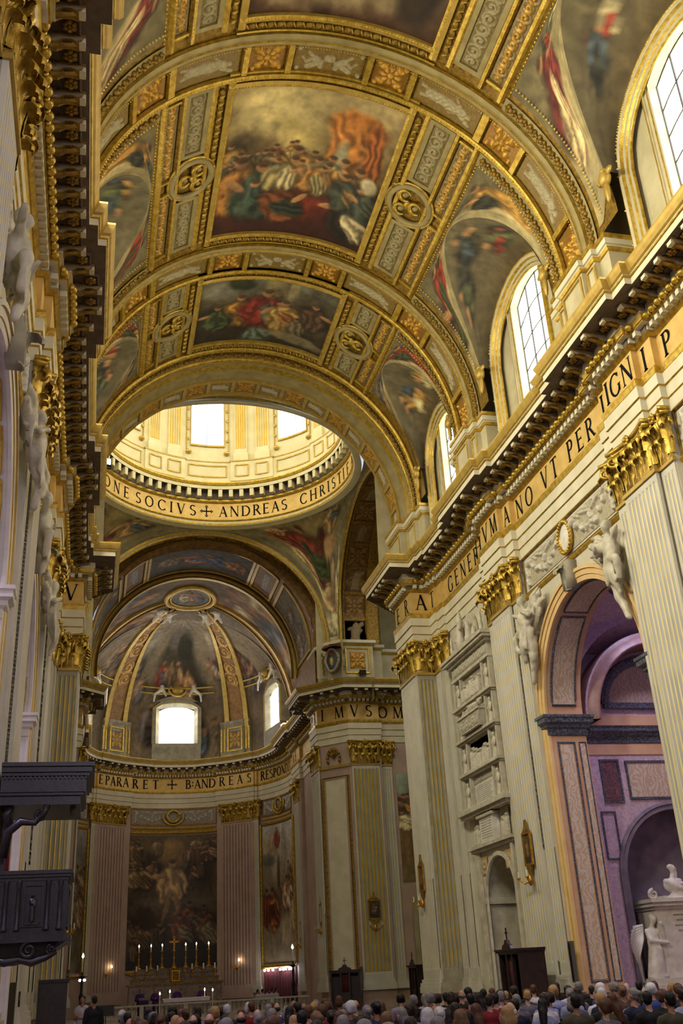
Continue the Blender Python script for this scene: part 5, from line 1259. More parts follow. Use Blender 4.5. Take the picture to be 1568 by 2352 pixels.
# gilded scrolls on the main ribs, ring mouldings between them, stucco figures by the crown
for s in (-1, 1):
    x0, y0, x1, y1 = 1.25, 82.2, 5.62, 92.4; dd_ = Vector((x1-x0, y1-y0)).normalized(); nq_ = Vector((-dd_.y, dd_.x))
    for t0, t1 in ((.06, .30), (.33, .55), (.58, .74)):
        def rf(x, y, d, t0=t0, t1=t1):
            t = t0+(t1-t0)*(y/3.0+.5); t2 = 1-(1-t)**1.5; w = (.8+1.7*t2)*.42; q = Vector((x0, y0)).lerp(Vector((x1, y1)), t2)+nq_*x*w; p = conch(q.x, q.y, .13+d); return (s*p[0], p[1], p[2])
        relief('rib_scroll', rf, 1.9, 3.0, 'foliage', .12, 16, S(126,92,46), S(196,150,70), 'relief_gilt', pv, int(t0*100))
    for k in range(2):
        c0 = conch(s*(1.5+.9*k), 82.4-1.2*k, .5)
        me = fuse('crown_putto', [('e', c0, (.3, .35, .25)), ('c', c0, (c0[0]+s*.5, c0[1]+.8, c0[2]-.5), .2, .12), ('c', c0, (c0[0]-s*.1, c0[1]+.7, c0[2]-.4), .2, .12), ('e', (c0[0]-s*.2, c0[1]-.4, c0[2]-.05), (.2, .2, .2)), ('c', c0, (c0[0]-s*.6, c0[1]-.3, c0[2]), .12, .08)], .09, 'marble', 1, .06); obj('crown_putto', me, pv)
for a0, a1 in ((-26, 26), (49, 88), (-88, -49)):
    mb = MB()
    for e in (29.5, 33.0):
        A_ = np.linspace(a0, a1, 20); mb.tube([((CR-.08)*cos(R_(e))*sin(R_(a)), AP_Y+(CR-.08)*cos(R_(e))*cos(R_(a)), CZ+(CR-.08)*sin(R_(e))) for a in A_], .10, 6)
    mb.build('ring_moulding', 'gold_flat', pv, True)
# oval boss on the crown
cv = Canvas(40, 30, 680, 1.4); cv.grad([(0, (92,100,120)), (1, (110,118,138))]); cv.fig(.4, .5, .7, (150,140,140), lean=1.0).fig(.65, .5, .7, (140,90,90), lean=.8, col2=(84,96,130))
painted('crown_fresco', cv, lambda u, v: conch(-1.55+3.1*u, 81.6-4.2*v, .06), 'fresco', pv)
mb = MB(); pts = [conch(2.0*cos(t), 79.5+2.6*sin(t), .1) for t in np.linspace(0, 2*pi, 40)]; mb.tube(pts, .22, 6, 0, False); mb.tube([conch(1.65*cos(t), 79.5+2.2*sin(t), .1) for t in np.linspace(0, 2*pi, 40)], .1, 5, 0, False); mb.build('crown_frame', 'gold_flat', pv, True)
# putti at the tops of the ribs
# apse windows
for k, a in enumerate((.6, 80, -80)):
    c, s_ = cos(R_(a)), sin(R_(a)); r0 = 8.5
    def wp(u, z, d): return (s_*(r0-d)+c*u, AP_Y+c*(r0-d)-s_*u, z)
    wn = tag(empty('window_%d' % (20+k)), kind='structure'); hw_, z0, z1 = 1.62, 22.1, 25.35
    es = np.linspace(-1, 1, 11); hd = lambda e: z1+.22*(1-e*e)
    for i in range(3):
        for j in range(3):
            u0, u1 = -hw_+2*hw_*i/3+.02, -hw_+2*hw_*(i+1)/3-.02; q = MB()
            q.add([wp(u, z0+(hd(u/hw_)-z0)*t, -.0) for u, t in ((u0, j/3+.008), (u1, j/3+.008), (u1, (j+1)/3-.008), (u0, (j+1)/3-.008))], [(0, 1, 2, 3)]); q.build('pane', 'window_glass', wn)
    fr_ = [wp(-hw_, z0, 0)]+[wp(e*hw_, hd(e), 0) for e in es]+[wp(hw_, z0, 0)]
    mb = MB(); mb.curve(fr_, [(-s_, -c, 0)]*len(fr_), [(.02, -.3), (.02, .05), (-.25, .45), (-.3, .5), (-.62, .5), (-.66, .42), (-.66, -.6)], [0, 0, 1, 0, 1, 0]); b = MB()
    mb.grid([[wp(u, z0-.5, .5), wp(u, z0-.02, .5), wp(u, z0, 0)] for u in (-hw_-.6, hw_+.6)]); mb.grid([[wp(u, 20.5, .5), wp(u, z0-.5, .5)] for u in (-hw_-.6, hw_+.6)])
    mb.build('window_frame', ['stucco_grey', 'gold_flat'], wn)
    mb = MB(); mb.grid([[wp(e*(hw_+.7), hd(e)+.55, .4), wp(e*(hw_+.7), hd(e)+1.05, .45), wp(e*(hw_+.8), hd(e)+1.15, .8), wp(e*(hw_+.8), hd(e)+1.3, .8), wp(e*(hw_+.7), hd(e)+1.35, .2)] for e in es]); mb.build('window_hood', 'stucco_grey', wn)
    if True:
        for sg in (-1, 1):
            me = fuse('putto', [('e', wp(sg*1.5, 27.2, .9), (.28, .28, .42)), ('e', wp(sg*1.4, 27.85, .9), (.2, .2, .22)), ('c', wp(sg*1.5, 27.0, .9), wp(sg*2.1, 26.6, 1.0), .18, .12), ('c', wp(sg*2.1, 26.6, 1.0), wp(sg*2.2, 25.9, 1.0), .13, .09), ('c', wp(sg*1.4, 27.4, .9), wp(sg*.9, 27.6, 1.0), .12, .08), ('e', wp(sg*2.0, 27.5, .8), (.4, .25, .3)), ('c', wp(sg*1.3, 26.9, .9), wp(sg*1.1, 26.4, 1.1), .16, .1)], .07, 'marble', 2, .05)
            obj('putto', me, wn)
        mb = MB(); mb.tube([wp(.8*cos(t), 27.0+.55*sin(t), .85) for t in np.linspace(0, 2*pi, 20)], .12, 6); mb.ball(wp(0, 27.0, .8), (.6, .3, .45), 0, 10, 6); mb.build('hood_cartouche', 'gold_flat', wn, True)
# ------------------------------------------------------------------ side chapels
mat('peach_marble', S(196,150,112), S(208,168,130), .45, scale=1.5)
mat('peach_face', S(214,176,116), S(224,190,136), .5, scale=1.5)
mat('lilac_marble', S(170,142,154), S(210,186,194), .4, scale=7, dist=1.5, contrast=(.3, .7))
mat('alabaster', S(202,186,166), S(188,162,134), .35, scale=1.6, dist=16, wave=1.6)
mat('dark_marble', S(52,54,62), S(120,124,136), .35, scale=16, contrast=(.4, .75))
mat('purple_marble', S(84,56,64), S(132,92,92), .35, scale=5, dist=2)
mat('niche_plaster', S(104,94,108), S(130,118,128), .7, scale=2)
mat('arch_brown', S(120,86,80), S(146,108,100), .45, scale=3)
mat('dome_blue', S(44,46,76), S(74,78,110), .6, scale=4)
mat('white_gilt', S(214,206,196), S(226,220,212), .5, scale=2)
def box_panel(mb, fn, u0, u1, v0, v1, w, d, m=0):
    """frame strip around a rectangle: fn(u,v,h)"""
    for a, b, c, e in ((u0, u1, v0, v0+w), (u0, u1, v1-w, v1), (u0, u0+w, v0+w, v1-w), (u1-w, u1, v0+w, v1-w)):
        mb.extrude([(a, c), (b, c), (b, e), (a, e)], fn, 0, d, m)
def chapel(s, c, detail):
    W_ = wallR if s > 0 else wallL
    root = empty('chapel', (0, 0, 0), 0, W_)
    X0, X1, XE, HY = WX, 10.55, 17.8, 5.0
    jm = 'peach_marble' if s > 0 else 'white_gilt'
    # archivolt on the nave face
    rim = [(WX-.01, c-AR, 1.0)]+[(WX-.01, c+AR*cos(a), AS+AR*sin(a)) for a in np.linspace(pi, 0, 40)]+[(WX-.01, c+AR, 1.0)]
    mb = MB(); mb.curve(rim, [(-1, 0, 0)]*len(rim), [(-.02, -.05), (-.02, .04), (.14, .06), (.16, .09), (.34, .10), (.36, .15), (.48, .15), (.50, 0)], [0, 0, 1, 0, 1, 0, 0])
    mb.build('archivolt', ['peach_face' if s > 0 else 'white_gilt', 'gold_flat'], root, sx=s)
    # jambs and soffit
    mb = MB()
    sof = [(c-AR, 0.0)]+[(c+AR*cos(a), AS+AR*sin(a)) for a in np.linspace(pi, 0, 40)]+[(c+AR, 0.0)]
    mb.grid([[(X0, y, z), (X1, y, z)] for y, z in sof]); mb.build('arch_soffit', jm, root, sx=s)
    for q in (-1, 1):
        y = c+q*AR
        fn = lambda u, v, h: (u, y-q*h, v)
        mb = MB(); box_panel(mb, fn, 9.36, 10.06, 1.25, 9.2, .06, .03); box_panel(mb, fn, 10.2, 10.5, 1.25, 9.2, .05, .02); mb.build('jamb_border', 'dark_marble' if s > 0 else 'gold_flat', root, sx=s)
        mb = MB(); mb.extrude([(9.46, 1.35), (9.96, 1.35), (9.96, 9.1), (9.46, 9.1)], fn, 0, .015); mb.extrude([(10.25, 1.3), (10.45, 1.3), (10.45, 9.15), (10.25, 9.15)], fn, 0, .012); mb.build('jamb_panel', 'alabaster' if s > 0 else 'lilac_marble', root, sx=s)
        # impost
        mb = MB(); P = [(X0-.0, y+q*.5), (X0, y), (X1, y), (X1, y+q*1.3)]
        if q > 0: P = P
        prof = [(0, 9.42), (.06, 9.44), (.06, 9.66), (.14, 9.72), (.16, 9.82), (.26, 9.88), (.26, 10.02), (.3, 10.06), (.3, 10.15), (0, 10.16)]
        if q > 0: mb.sweep(list(reversed(P)), [(d, z) for d, z in prof])
        else: mb.sweep(P, [(d, z) for d, z in prof])
        if q > 0: mb.sweep(P, [(-d, z) for d, z in prof]) if False else None
        mb.build('impost', 'dark_marble' if s > 0 else 'white_gilt', root, sx=s)
        mb = MB(); mb.box((X0-.02, min(y, y-q*.12), 0), (X1, max(y, y-q*.12), .95)); mb.build('jamb_plinth', 'dark_marble', root, sx=s)
    # soffit panels
    def sfn(t, x, h): a = pi-t/AR; return (x, c+(AR-h)*cos(a), AS+(AR-h)*sin(a))
    L = pi*AR
    if s > 0:
        for i in range(3):
            t0, t1 = .35+i*(L-.5)/3, (i+1)*(L-.5)/3+.1
            mb = MB(); P = [sfn(t, 9.42, .03) for t in np.linspace(t0, t1, 14)]; mb.grid([[sfn(t, x, .03) for x in (9.36, 10.3)] for t in np.linspace(t0, t1, 16)]); mb.build('soffit_panel', 'alabaster', root)
            mb = MB(); pts = [sfn(t, 9.36, .02) for t in np.linspace(t0, t1, 16)]+[sfn(t, 10.3, .02) for t in np.linspace(t1, t0, 16)]
            mb.tube(pts+[pts[0]], .05, 4); mb.build('soffit_border', 'dark_marble', root)
    else:
        n = 9
        for i in range(n):
            t0, t1 = i*L/n+.08, (i+1)*L/n-.08
            relief('soffit_relief', lambda x, y, d, t0=t0, t1=t1: (s*sfn((t0+t1)/2+x, 0, .02+d)[0] + s*(9.85+y), sfn((t0+t1)/2+x, 0, .02+d)[1], sfn((t0+t1)/2+x, 0, .02+d)[2]), t1-t0, 1.0, 'rosette' if i % 2 else 'figure', .06, 22, S(196,184,190), S(226,220,226), 'relief', root, i+c)
            mb = MB(); pts = [sfn(t, 9.3, .04) for t in (t0, (t0+t1)/2, t1)]+[sfn(t, 10.42, .04) for t in (t1, (t0+t1)/2, t0)]; mb.tube(pts+[pts[0]], .05, 4); mb.build('soffit_border', 'gold', root, sx=s)
    # chapel room
    mb = MB(); y0, y1 = c-HY, c+HY
    mb.grid([[(X1, y0, 0), (X1, y0, 15)], [(X1, c-AR, 0), (X1, c-AR, 15)]]); mb.grid([[(X1, c+AR, 0), (X1, c+AR, 15)], [(X1, y1, 0), (X1, y1, 15)]])
    mb.grid([[(X1, y, max(z, AS-.5)), (X1, y, 15)] for y, z in sof[1:-1]])
    mb.grid([[(X1, y0, 0), (X1, y0, 15)], [(XE, y0, 0), (XE, y0, 15)], [(XE, y1, 0), (XE, y1, 15)]])
    if not detail: mb.grid([[(X1, y1, 0), (X1, y1, 15)], [(XE, y1, 0), (XE, y1, 15)]])
    mb.build('chapel_wall', 'lilac_marble' if s > 0 else 'white_gilt', root, sx=s)
    # ceiling: ring on pendentive square, drum and cupola
    cx = (X1+XE)/2; r = 3.4; mb = MB()
    sq = lambda a: min(3.62/max(1e-6, abs(cos(a))), HY/max(1e-6, abs(sin(a))))
    A = np.linspace(0, 2*pi, 49)
    mb.grid([[(cx+sq(a)*cos(a), c+sq(a)*sin(a), 12.9 if abs(sq(a)) > 4.2 else 14.0), (cx+(r+.35)*cos(a), c+(r+.35)*sin(a), 14.5), (cx+r*cos(a), c+r*sin(a), 14.55)] for a in A]); mb.build('chapel_pendentive', 'lilac_marble', root, True, s)
    mb = MB()
    mb.grid([[(cx+q*cos(a), c+q*sin(a), z) for q, z in ((r, 14.55), (r-.15, 14.6), (r-.15, 14.85), (r+.02, 14.9), (r, 15.7), (r-.2, 15.75), (r-.2, 16.0), (r, 16.05), (r, 17.6), (r-.2, 17.7), (r-.2, 17.9), (r*.9, 18.6), (r*.72, 19.5), (r*.45, 20.2), (.9, 20.5))] for a in A]); mb.build('chapel_cupola', 'dome_blue', root, True, s)
    mb = MB(); mb.lathe([(0, 0), (.92, 0)], 16, (cx, c, 20.52)); mb.build('cupola_glow_disc', 'window_glass', root, sx=s)  # added glowing disc closing the cupola top, to go with the added lamp
    return root
CHP = {}
for s in (1, -1):
    for c in CHB: CHP[(s, c)] = chapel(s, c, s > 0 and c == 30.0)
# decorated side wall of the right chapel (faces the nave entrance)
root = CHP[(1, 30.0)]; YW = 34.98
fnw = lambda u, v, h: (u, YW-h, v)
cx, nr, ns = 14.3, 2.62, 4.6
mb = MB(); 
mb.add([fnw(10.55, 0, 0), fnw(cx-nr, 0, 0), fnw(cx-nr, 15, 0), fnw(10.55, 15, 0)], [(0, 1, 2, 3)]); mb.add([fnw(cx+nr, 0, 0), fnw(17.8, 0, 0), fnw(17.8, 15, 0), fnw(cx+nr, 15, 0)], [(0, 1, 2, 3)])
A = np.linspace(pi, 0, 31); mb.grid([[fnw(cx+nr*cos(a), ns+nr*sin(a), 0), fnw(cx+nr*cos(a), 15, 0)] for a in A]); mb.build('chapel_wall', 'lilac_marble', root)
mb = MB(); nic = [(cx-nr, 0)]+[(cx+nr*cos(a), ns+nr*sin(a)) for a in A]+[(cx+nr, 0)]
mb.grid([[fnw(u, v, 0), fnw(u, v, -.9)] for u, v in nic]); mb.add([fnw(u, v, -.9) for u, v in nic], [tuple(range(len(nic)))]); mb.build('niche', 'niche_plaster', root)
mb = MB(); P = [fnw(u, v, .0) for u, v in [(cx-nr, 1.0)]+nic[1:-1]+[(cx+nr, 1.0)]]; mb.curve(P, [(0, -1, 0)]*len(P), [(0, 0), (0, .10), (.1, .14), (.14, .10), (.28, .10), (.30, 0)], 0); mb.build('niche_archivolt', 'niche_plaster', root)
mb = MB(); mb.sweep([(10.55, YW), (17.8, YW)][::-1], [(0, 9.40), (.06, 9.42), (.06, 9.62), (.14, 9.7), (.16, 9.78), (.24, 9.84), (.24, 9.94), (.28, 10.04), (0, 10.06)]); mb.build('chapel_entablature', 'dark_marble', root)
mb = MB()
for z0, z1 in ((8.98, 9.40), (10.06, 10.48)): mb.extrude([(10.55, z0), (17.8, z0), (17.8, z1), (10.55, z1)], fnw, 0, .03)
mb.extrude([(10.55, 0.9), (11.0, .9), (11.0, 9.0), (10.55, 9.0)], fnw, 0, .04); mb.build('peach_band', 'peach_marble', root)
mb = MB(); box_panel(mb, fnw, 11.55, 12.35, 7.2, 8.8, .07, .05); mb.build('panel_border', 'dark_marble', root)
mb = MB(); mb.extrude([(11.63, 7.28), (12.27, 7.28), (12.27, 8.72), (11.63, 8.72)], fnw, 0, .02); mb.build('purple_panel', 'purple_marble', root)
mb = MB(); box_panel(mb, fnw, 12.6, 16.0, 7.32, 8.75, .08, .05); mb.build('panel_border', 'dark_marble', root)
mb = MB(); mb.extrude([(12.68, 7.4), (15.92, 7.4), (15.92, 8.67), (12.68, 8.67)], fnw, 0, .02); mb.build('alabaster_panel', 'alabaster', root)
mb = MB(); box_panel(mb, fnw, 11.3, 11.9, 5.2, 6.9, .06, .04); mb.build('panel_border', 'dark_marble', root)
lun = lambda r: [(14.35+r*cos(a), 10.95+r*.84*sin(a)) for a in np.linspace(0, pi, 25)]
mb = MB(); mb.extrude(lun(2.05), fnw, 0, .03); mb.build('lunette_panel', 'alabaster', root)
mb = MB(); P = [fnw(u, v, 0) for u, v in [(14.35+2.2*cos(a), 10.9+2.2*.84*sin(a)) for a in np.linspace(0, pi, 25)]]; mb.curve(P+[], [(0, -1, 0)]*25, [(-.2, 0), (-.2, .08), (.0, .14), (.14, .14), (.18, 0)], 0); mb.box((12.1, YW-.12, 10.75), (16.6, YW, 10.97)); mb.build('lunette_border', 'dark_marble', root)
mb = MB(); P = [fnw(14.3+3.5*cos(a), 10.1+3.5*sin(a), 0) for a in np.linspace(0, pi, 33)]; mb.curve(P, [(0, -1, 0)]*33, [(.0, 0), (.0, 1.0), (-.06, 1.05), (-.2, 1.05), (-.22, 1.12), (-.38, 1.12), (-.42, 1.2), (-.52, 1.2), (-.55, 0)], [1, 0, 1, 1, 1, 1, 1, 1]); mb.build('side_arch', ['lilac_marble', 'arch_brown'], root, True)
mb = MB(); mb.grid([[fnw(14.3+4.05*cos(a), 10.1+4.05*sin(a), 1.1), fnw(14.3+4.05*cos(a)*(1 if abs(cos(a)) > .6 else 1), 15.0, 1.1)] for a in np.linspace(0, pi, 25)]); mb.build('spandrel_wall', 'lilac_marble', root)
# ------------------------------------------------------------------ wall monument with bust and angel in the niche
mon = tag(empty('niche_monument', (cx, YW+.2, 0)), 'white marble monument with inscribed pedestal and bearded bust in the chapel niche', 'monument')
def mpart(name, mb, m='marble', smooth=False): return mb.build(name, m, mon, smooth)
mb = MB(); mb.box((-1.75, -.75, 1.25), (1.75, .6, 3.45)); mpart('pedestal', mb)
mb = MB()
for e, z0, z1 in ((.06, 3.45, 3.55), (.14, 3.55, 3.68), (.2, 3.68, 3.8)): mb.box((-1.75-e, -.75-e, z0), (1.75+e, .6, z1))
mpart('pedestal_cornice', mb)
mb = MB(); mb.box((-2.5, -1.0, 0), (2.5, .6, 1.05)); mb.box((-2.3, -.95, 1.05), (2.3, .6, 1.25)); mpart('plinth', mb)
mb = MB(); mb.grid([[(u*1.3*(1-.55*t), -.55+.1*t, 3.8+.5*t*t) for t in np.linspace(0, 1, 6)] for u in (-1, -.9, -.5, 0, .5, .9, 1)]); mb.box((-1.2, -.5, 3.8), (1.2, .3, 3.9)); mpart('scroll_cap', mb)
for sg in (-1, 1): mb = MB(); volute(mb, sg*1.65, -.6, 3.95, .18, 0, 0, .07); mpart('cap_volute', mb, 'marble', True)
B0 = Vector((-.65, -.35, 4.05))
me = fuse('bust', [('e', B0+Vector((0, 0, .2)), (.40, .22, .24)), ('c', B0+Vector((-.26, 0, .32)), B0+Vector((.26, 0, .32)), .12, .12), ('c', B0+Vector((.0, 0, .4)), B0+Vector((.04, -.02, .62)), .11, .09), ('e', B0+Vector((.05, -.03, .76)), (.135, .11, .15)), ('c', B0+Vector((.14, -.04, .66)), B0+Vector((.16, -.04, .48)), .07, .04), ('e', B0+Vector((.19, -.04, .76)), (.04, .022, .035)), ('e', B0+Vector((0, -.0, .83)), (.14, .125, .10)), ('e', B0+Vector((0, 0, .0)), (.22, .16, .1)), ('c', B0+Vector((-.3, -.12, .3)), B0+Vector((.2, -.2, .1)), .07, .06), ('c', B0+Vector((-.2, -.15, .2)), B0+Vector((.3, -.18, .25)), .06, .05)], .026, 'marble', 1, .01)
obj('bust', me, mon)
mb = MB(); A2 = np.linspace(pi, 0, 13); mb.add([(.75, -.76, 1.25), (1.65, -.76, 1.25)]+[(1.2+.45*cos(a), -.76, 2.1+.5*sin(a)) for a in reversed(A2)], [tuple(range(15))]); mpart('dark_arch', mb, 'dark')
mb = MB(); rs = random.Random(3)
for i in range(4): mb.box((-1.1+.1*(i % 2), -.757, 3.22-i*.17), (1.2-.15*(i % 3), -.752, 3.27-i*.17))
mpart('inscription', mb, 'stucco_grey')
def angel_blobs(P, h, lean=0.0):
    """standing draped angel: base P, height h, facing -y"""
    V_ = lambda x, y, z: (P[0]+(x+lean*z)*h, P[1]+y*h, P[2]+z*h)
    return [('c', V_(-.03, 0, .0), V_(0, -.01, .52), .155*h, .10*h), ('c', V_(.05, -.03, .02), V_(.04, -.05, .45), .09*h, .08*h), ('e', V_(0, 0, .66), (.115*h, .085*h, .15*h)), ('e', V_(0, 0, .55), (.115*h, .09*h, .1*h)), ('c', V_(0, 0, .78), V_(.02, -.02, .86), .045*h, .04*h),
            ('e', V_(.04, -.03, .925), (.06*h, .07*h, .08*h)), ('e', V_(.03, .0, .95), (.065*h, .07*h, .07*h)), ('c', V_(.10, 0, .74), V_(.2, -.04, .62), .042*h, .036*h), ('c', V_(.2, -.04, .62), V_(.13, -.10, .86), .036*h, .03*h), ('c', V_(-.1, 0, .74), V_(-.08, -.08, .58), .042*h, .036*h), ('c', V_(-.08, -.08, .58), V_(.22, -.1, .54), .036*h, .03*h), ('e', V_(.0, -.02, .03), (.2*h, .13*h, .04*h))]
me = fuse('angel', angel_blobs((-2.0, -.62, 1.25), 2.05, .03), .045, 'marble', 2, .02)
ang = obj('angel_statue', me, None, (cx, YW+.2, 0)); tag(ang, 'white marble mourning angel leaning on the monument in the chapel niche', 'statue')
mb = MB()
for j in range(9):
    t = j/8; mb.tube([(-2.15-.1*t, -.40, 2.95-.05*j), (-2.45-.15*sin(t*3), -.30, 2.9-.12*j), (-2.62+.22*t, -.28, 2.5-.17*j)], [.07, .09, .05], 5)
mb.build('wing', 'marble', ang, True)
# ------------------------------------------------------------------ spandrel angels over the chapel arches
def spandrel(s, c, q, label, grp):
    """q=+1 far side, -1 near side of the arch"""
    def V_(dy, z, d=.0): return (s*(WX-.18-d), c+q*dy, z)
    bl = [('e', V_(3.5, 13.75, .28), (.28, .36, .45)), ('c', V_(3.5, 14.05, .3), V_(3.52, 14.3, .32), .12, .11), ('e', V_(3.55, 14.5, .36), (.17, .17, .2)), ('e', V_(3.55, 14.58, .3), (.18, .19, .17)), ('c', V_(3.2, 13.95, .3), V_(2.8, 13.75, .42), .12, .09), ('c', V_(2.8, 13.75, .42), V_(3.1, 13.95, .6), .09, .07),
          ('c', V_(3.8, 13.95, .3), V_(4.25, 14.2, .4), .12, .09), ('c', V_(3.5, 13.45, .32), V_(4.15, 13.2, .5), .2, .13), ('c', V_(4.15, 13.2, .5), V_(4.05, 12.6, .45), .13, .09), ('c', V_(3.5, 13.4, .3), V_(3.65, 12.75, .45), .22, .14), ('c', V_(3.65, 12.75, .45), V_(3.75, 12.2, .35), .13, .09),
          ('c', V_(3.4, 13.2, .2), V_(3.35, 12.2, .2), .3, .16), ('c', V_(3.35, 12.3, .2), V_(3.72, 11.4, .15), .18, .10), ('c', V_(3.2, 14.0, .15), V_(2.2, 14.35, .2), .2, .12), ('c', V_(2.9, 13.9, .1), V_(2.0, 14.1, .12), .22, .1), ('c', V_(3.1, 13.8, .1), V_(2.5, 13.75, .12), .2, .12)]
    if s < 0: bl = bl[:11]+bl[13:]
    for k in range(5): bl.append(('c', V_(3.3+.1*k, 13.5-.05*k, .42), V_(3.25+.16*k, 12.5+.1*(k % 2), .5), .07, .04))
    for k in range(4): bl.append(('c', V_(3.1, 14.05-.1*k, .12), V_(2.05+.12*k, 14.55-.22*k, .16), .09, .05))
    me = fuse('spandrel_angel', bl, .06, 'marble_old', 1, .11)
    o = obj('spandrel_angel', me); tag(o, label, 'statue', grp)
    for w0, w1, nm in ((0, 7, 'wing'),):
        mbw = MB()
        for k in range(w0, w1): mbw.tube([V_(3.15, 14.1-.05*k, .10), V_(2.75-.06*k, 14.45-.10*k, .2), V_(2.25-.04*k+.03*k*k, 14.62-.26*k, .16)], [.10, .13, .05], 6)
        mbw.build('wing', 'marble_old', o, True)
    return o
spandrel(1, 30.0, 1, 'winged stone angel on the far shoulder of the lilac chapel arch', 'stone angels over the chapel arches')
spandrel(1, 30.0, -1, 'winged stone angel on the near shoulder of the lilac chapel arch, beside the big pilaster', 'stone angels over the chapel arches')
spandrel(-1, 18.4, -1, 'grey stone angel highest on the left wall, by the near arch shoulder', 'stone angels over the chapel arches')
spandrel(-1, 18.4, 1, 'grey stone angel on the left wall below the first fully visible gilded capital', 'stone angels over the chapel arches')
spandrel(-1, 30.0, -1, 'grey stone angel on the left wall beside the second gilded capital', 'stone angels over the chapel arches')
spandrel(-1, 30.0, 1, 'grey stone angel on the left wall just before the third gilded capital', 'stone angels over the chapel arches')
for s, c in ((1, 30.0), (-1, 18.4), (-1, 30.0)):
    mb = MB(); mb.extrude([(-.22, 13.7), (.22, 13.7), (.34, 14.7), (-.34, 14.7)], lambda u, v, h: (s*(WX-h), c+u, v), 0, .38); volute(mb, s*(WX-.3), c, 14.45, .2, 0, 0, .08); leaf(mb, 0, 0, 0, .5, .8, .3); mb.v[-108:] = [(s*(WX-.36-y), c+x, 13.65+z) for x, y, z in mb.v[-108:]]
    mb.build('keystone', 'stucco_grey', wallR if s > 0 else wallL, True)
# ------------------------------------------------------------------ great wall tomb in the narrow bay
tb = tag(empty('wall_tomb', (WX-.02, 40.2, 0)), 'tall white marble wall tomb in carved tiers above an arched doorway', 'monument')
tfn = lambda u, v, h: (-h, -u, v)      # u to the right as seen from the nave, h out of the wall
def tslab(name, u0, u1, z0, z1, d0, d1, m='marble_old'): 
    mb = MB(); mb.extrude([(u0, z0), (u1, z0), (u1, z1), (u0, z1)], tfn, d0, d1); return mb.build(name, m, tb)
tslab('back_slab', -2.2, 2.2, 7.9, 13.9, 0, .12)
for z0, z1, e, d in ((7.72, 7.86, .45, .42), (7.86, 8.02, .6, .55), (8.02, 8.12, .5, .46), (9.38, 9.46, .12, .34), (9.46, 9.58, .2, .44), (10.84, 10.92, .12, .34), (10.92, 11.04, .2, .44), (12.28, 12.36, .12, .34), (12.36, 12.48, .2, .44), (13.72, 13.86, .1, .34), (14.38, 14.5, .25, .45), (14.5, 14.62, .42, .62), (14.62, 14.76, .5, .7)):
    tslab('ledge', -2.2-e, 2.2+e, z0, z1, 0, d)
tslab('entablature_frieze', -2.25, 2.25, 13.86, 14.38, 0, .3)
def trel(name, u, z, w, h, kind, amp, d0, seed, g=S(160,152,126), c=S(206,199,176), dens=24):
    o = relief(name, lambda x, y, d: tfn(u+x, z+y, d0+d), w, h, kind, amp, dens, g, c, 'relief', tb, seed, 1, 110); return o
trel('frieze_relief', 0, 14.12, 4.3, .42, 'foliage', .06, .31, 1)
for i, z in enumerate((8.75, 10.2, 11.65, 13.1)):
    for q in (-1, 1):
        for k, uu in enumerate((-.42, .42)): tslab('niche_pilaster', q*1.78+uu-.07, q*1.78+uu+.07, z-.62, z+.62, .1, .3)
        mb = MB(); P = [tfn(q*1.78+.33*cos(a), z+.25+.33*sin(a), .12) for a in np.linspace(0, pi, 9)]; mb.tube(P, .06, 5); mb.build('niche_arch', 'marble_old', tb)
        me = fuse('niche_figure', [('c', (0, 0, 0), (0, 0, .45), .16, .12), ('e', (0, -.02, .58), (.14, .11, .2)), ('e', (0, -.03, .86), (.075, .08, .1)), ('c', (.1, 0, .68), (.16, -.1, .45), .05, .045), ('c', (-.1, 0, .68), (-.08, -.13, .5), .05, .045)], .035, 'marble_old', 1, .03) if (i == 0 and q == -1) else me
        obj('niche_figure', me, tb, tfn(q*1.78, z-.6, .22), pi/2*-1 if False else -pi/2, (1, 1, 1.12))
trel('inscription_frame', 0, 9.2, 2.5, .3, 'foliage', .05, .13, 4)
tslab('inscription_tablet', -1.05, 1.05, 8.22, 8.95, .1, .2, 'marble')
mb = MB()
for j in range(9): mb.extrude([(-.95, 8.88-j*.075), (.95-.1*(j % 3), 8.88-j*.075), (.95-.1*(j % 3), 8.855-j*.075), (-.95, 8.855-j*.075)], tfn, .2, .204)
mb.build('inscription_lines', 'stucco_grey', tb)
for q in (-1, 1): trel('supporter_relief', q*1.22, 8.7, .3, 1.1, 'figure', .2, .12, 5+q)
trel('procession_relief', 0, 10.15, 2.6, 1.25, 'group', .38, .12, 8, dens=34)
# sarcophagus with a lying effigy
mb = MB(); mb.extrude([(-1.1, 11.1), (1.1, 11.1), (1.3, 11.75), (-1.3, 11.75)], tfn, .1, .6); mb.extrude([(-1.35, 11.75), (1.35, 11.75), (1.35, 11.84), (-1.35, 11.84)], tfn, .1, .66); mb.build('sarcophagus', 'marble_old', tb)
trel('sarcophagus_relief', 0, 11.42, 2.2, .55, 'foliage', .06, .6, 13)
me = fuse('effigy', [('c', tfn(-1.0, 11.95, .4), tfn(.3, 12.0, .4), .12, .2), ('c', tfn(.3, 12.02, .4), tfn(.75, 12.05, .4), .2, .15), ('e', tfn(1.0, 12.1, .4), (.13, .14, .13)), ('c', tfn(1.0, 12.15, .4), tfn(1.28, 12.2, .4), .13, .05), ('c', tfn(.5, 12.1, .5), tfn(.0, 12.12, .55), .07, .06)], .05, 'marble_old', 1, .04); obj('effigy', me, tb)
trel('group_relief', 0, 13.08, 2.4, 1.2, 'group', .55, .14, 21, S(150,142,116), S(206,199,176), 34)
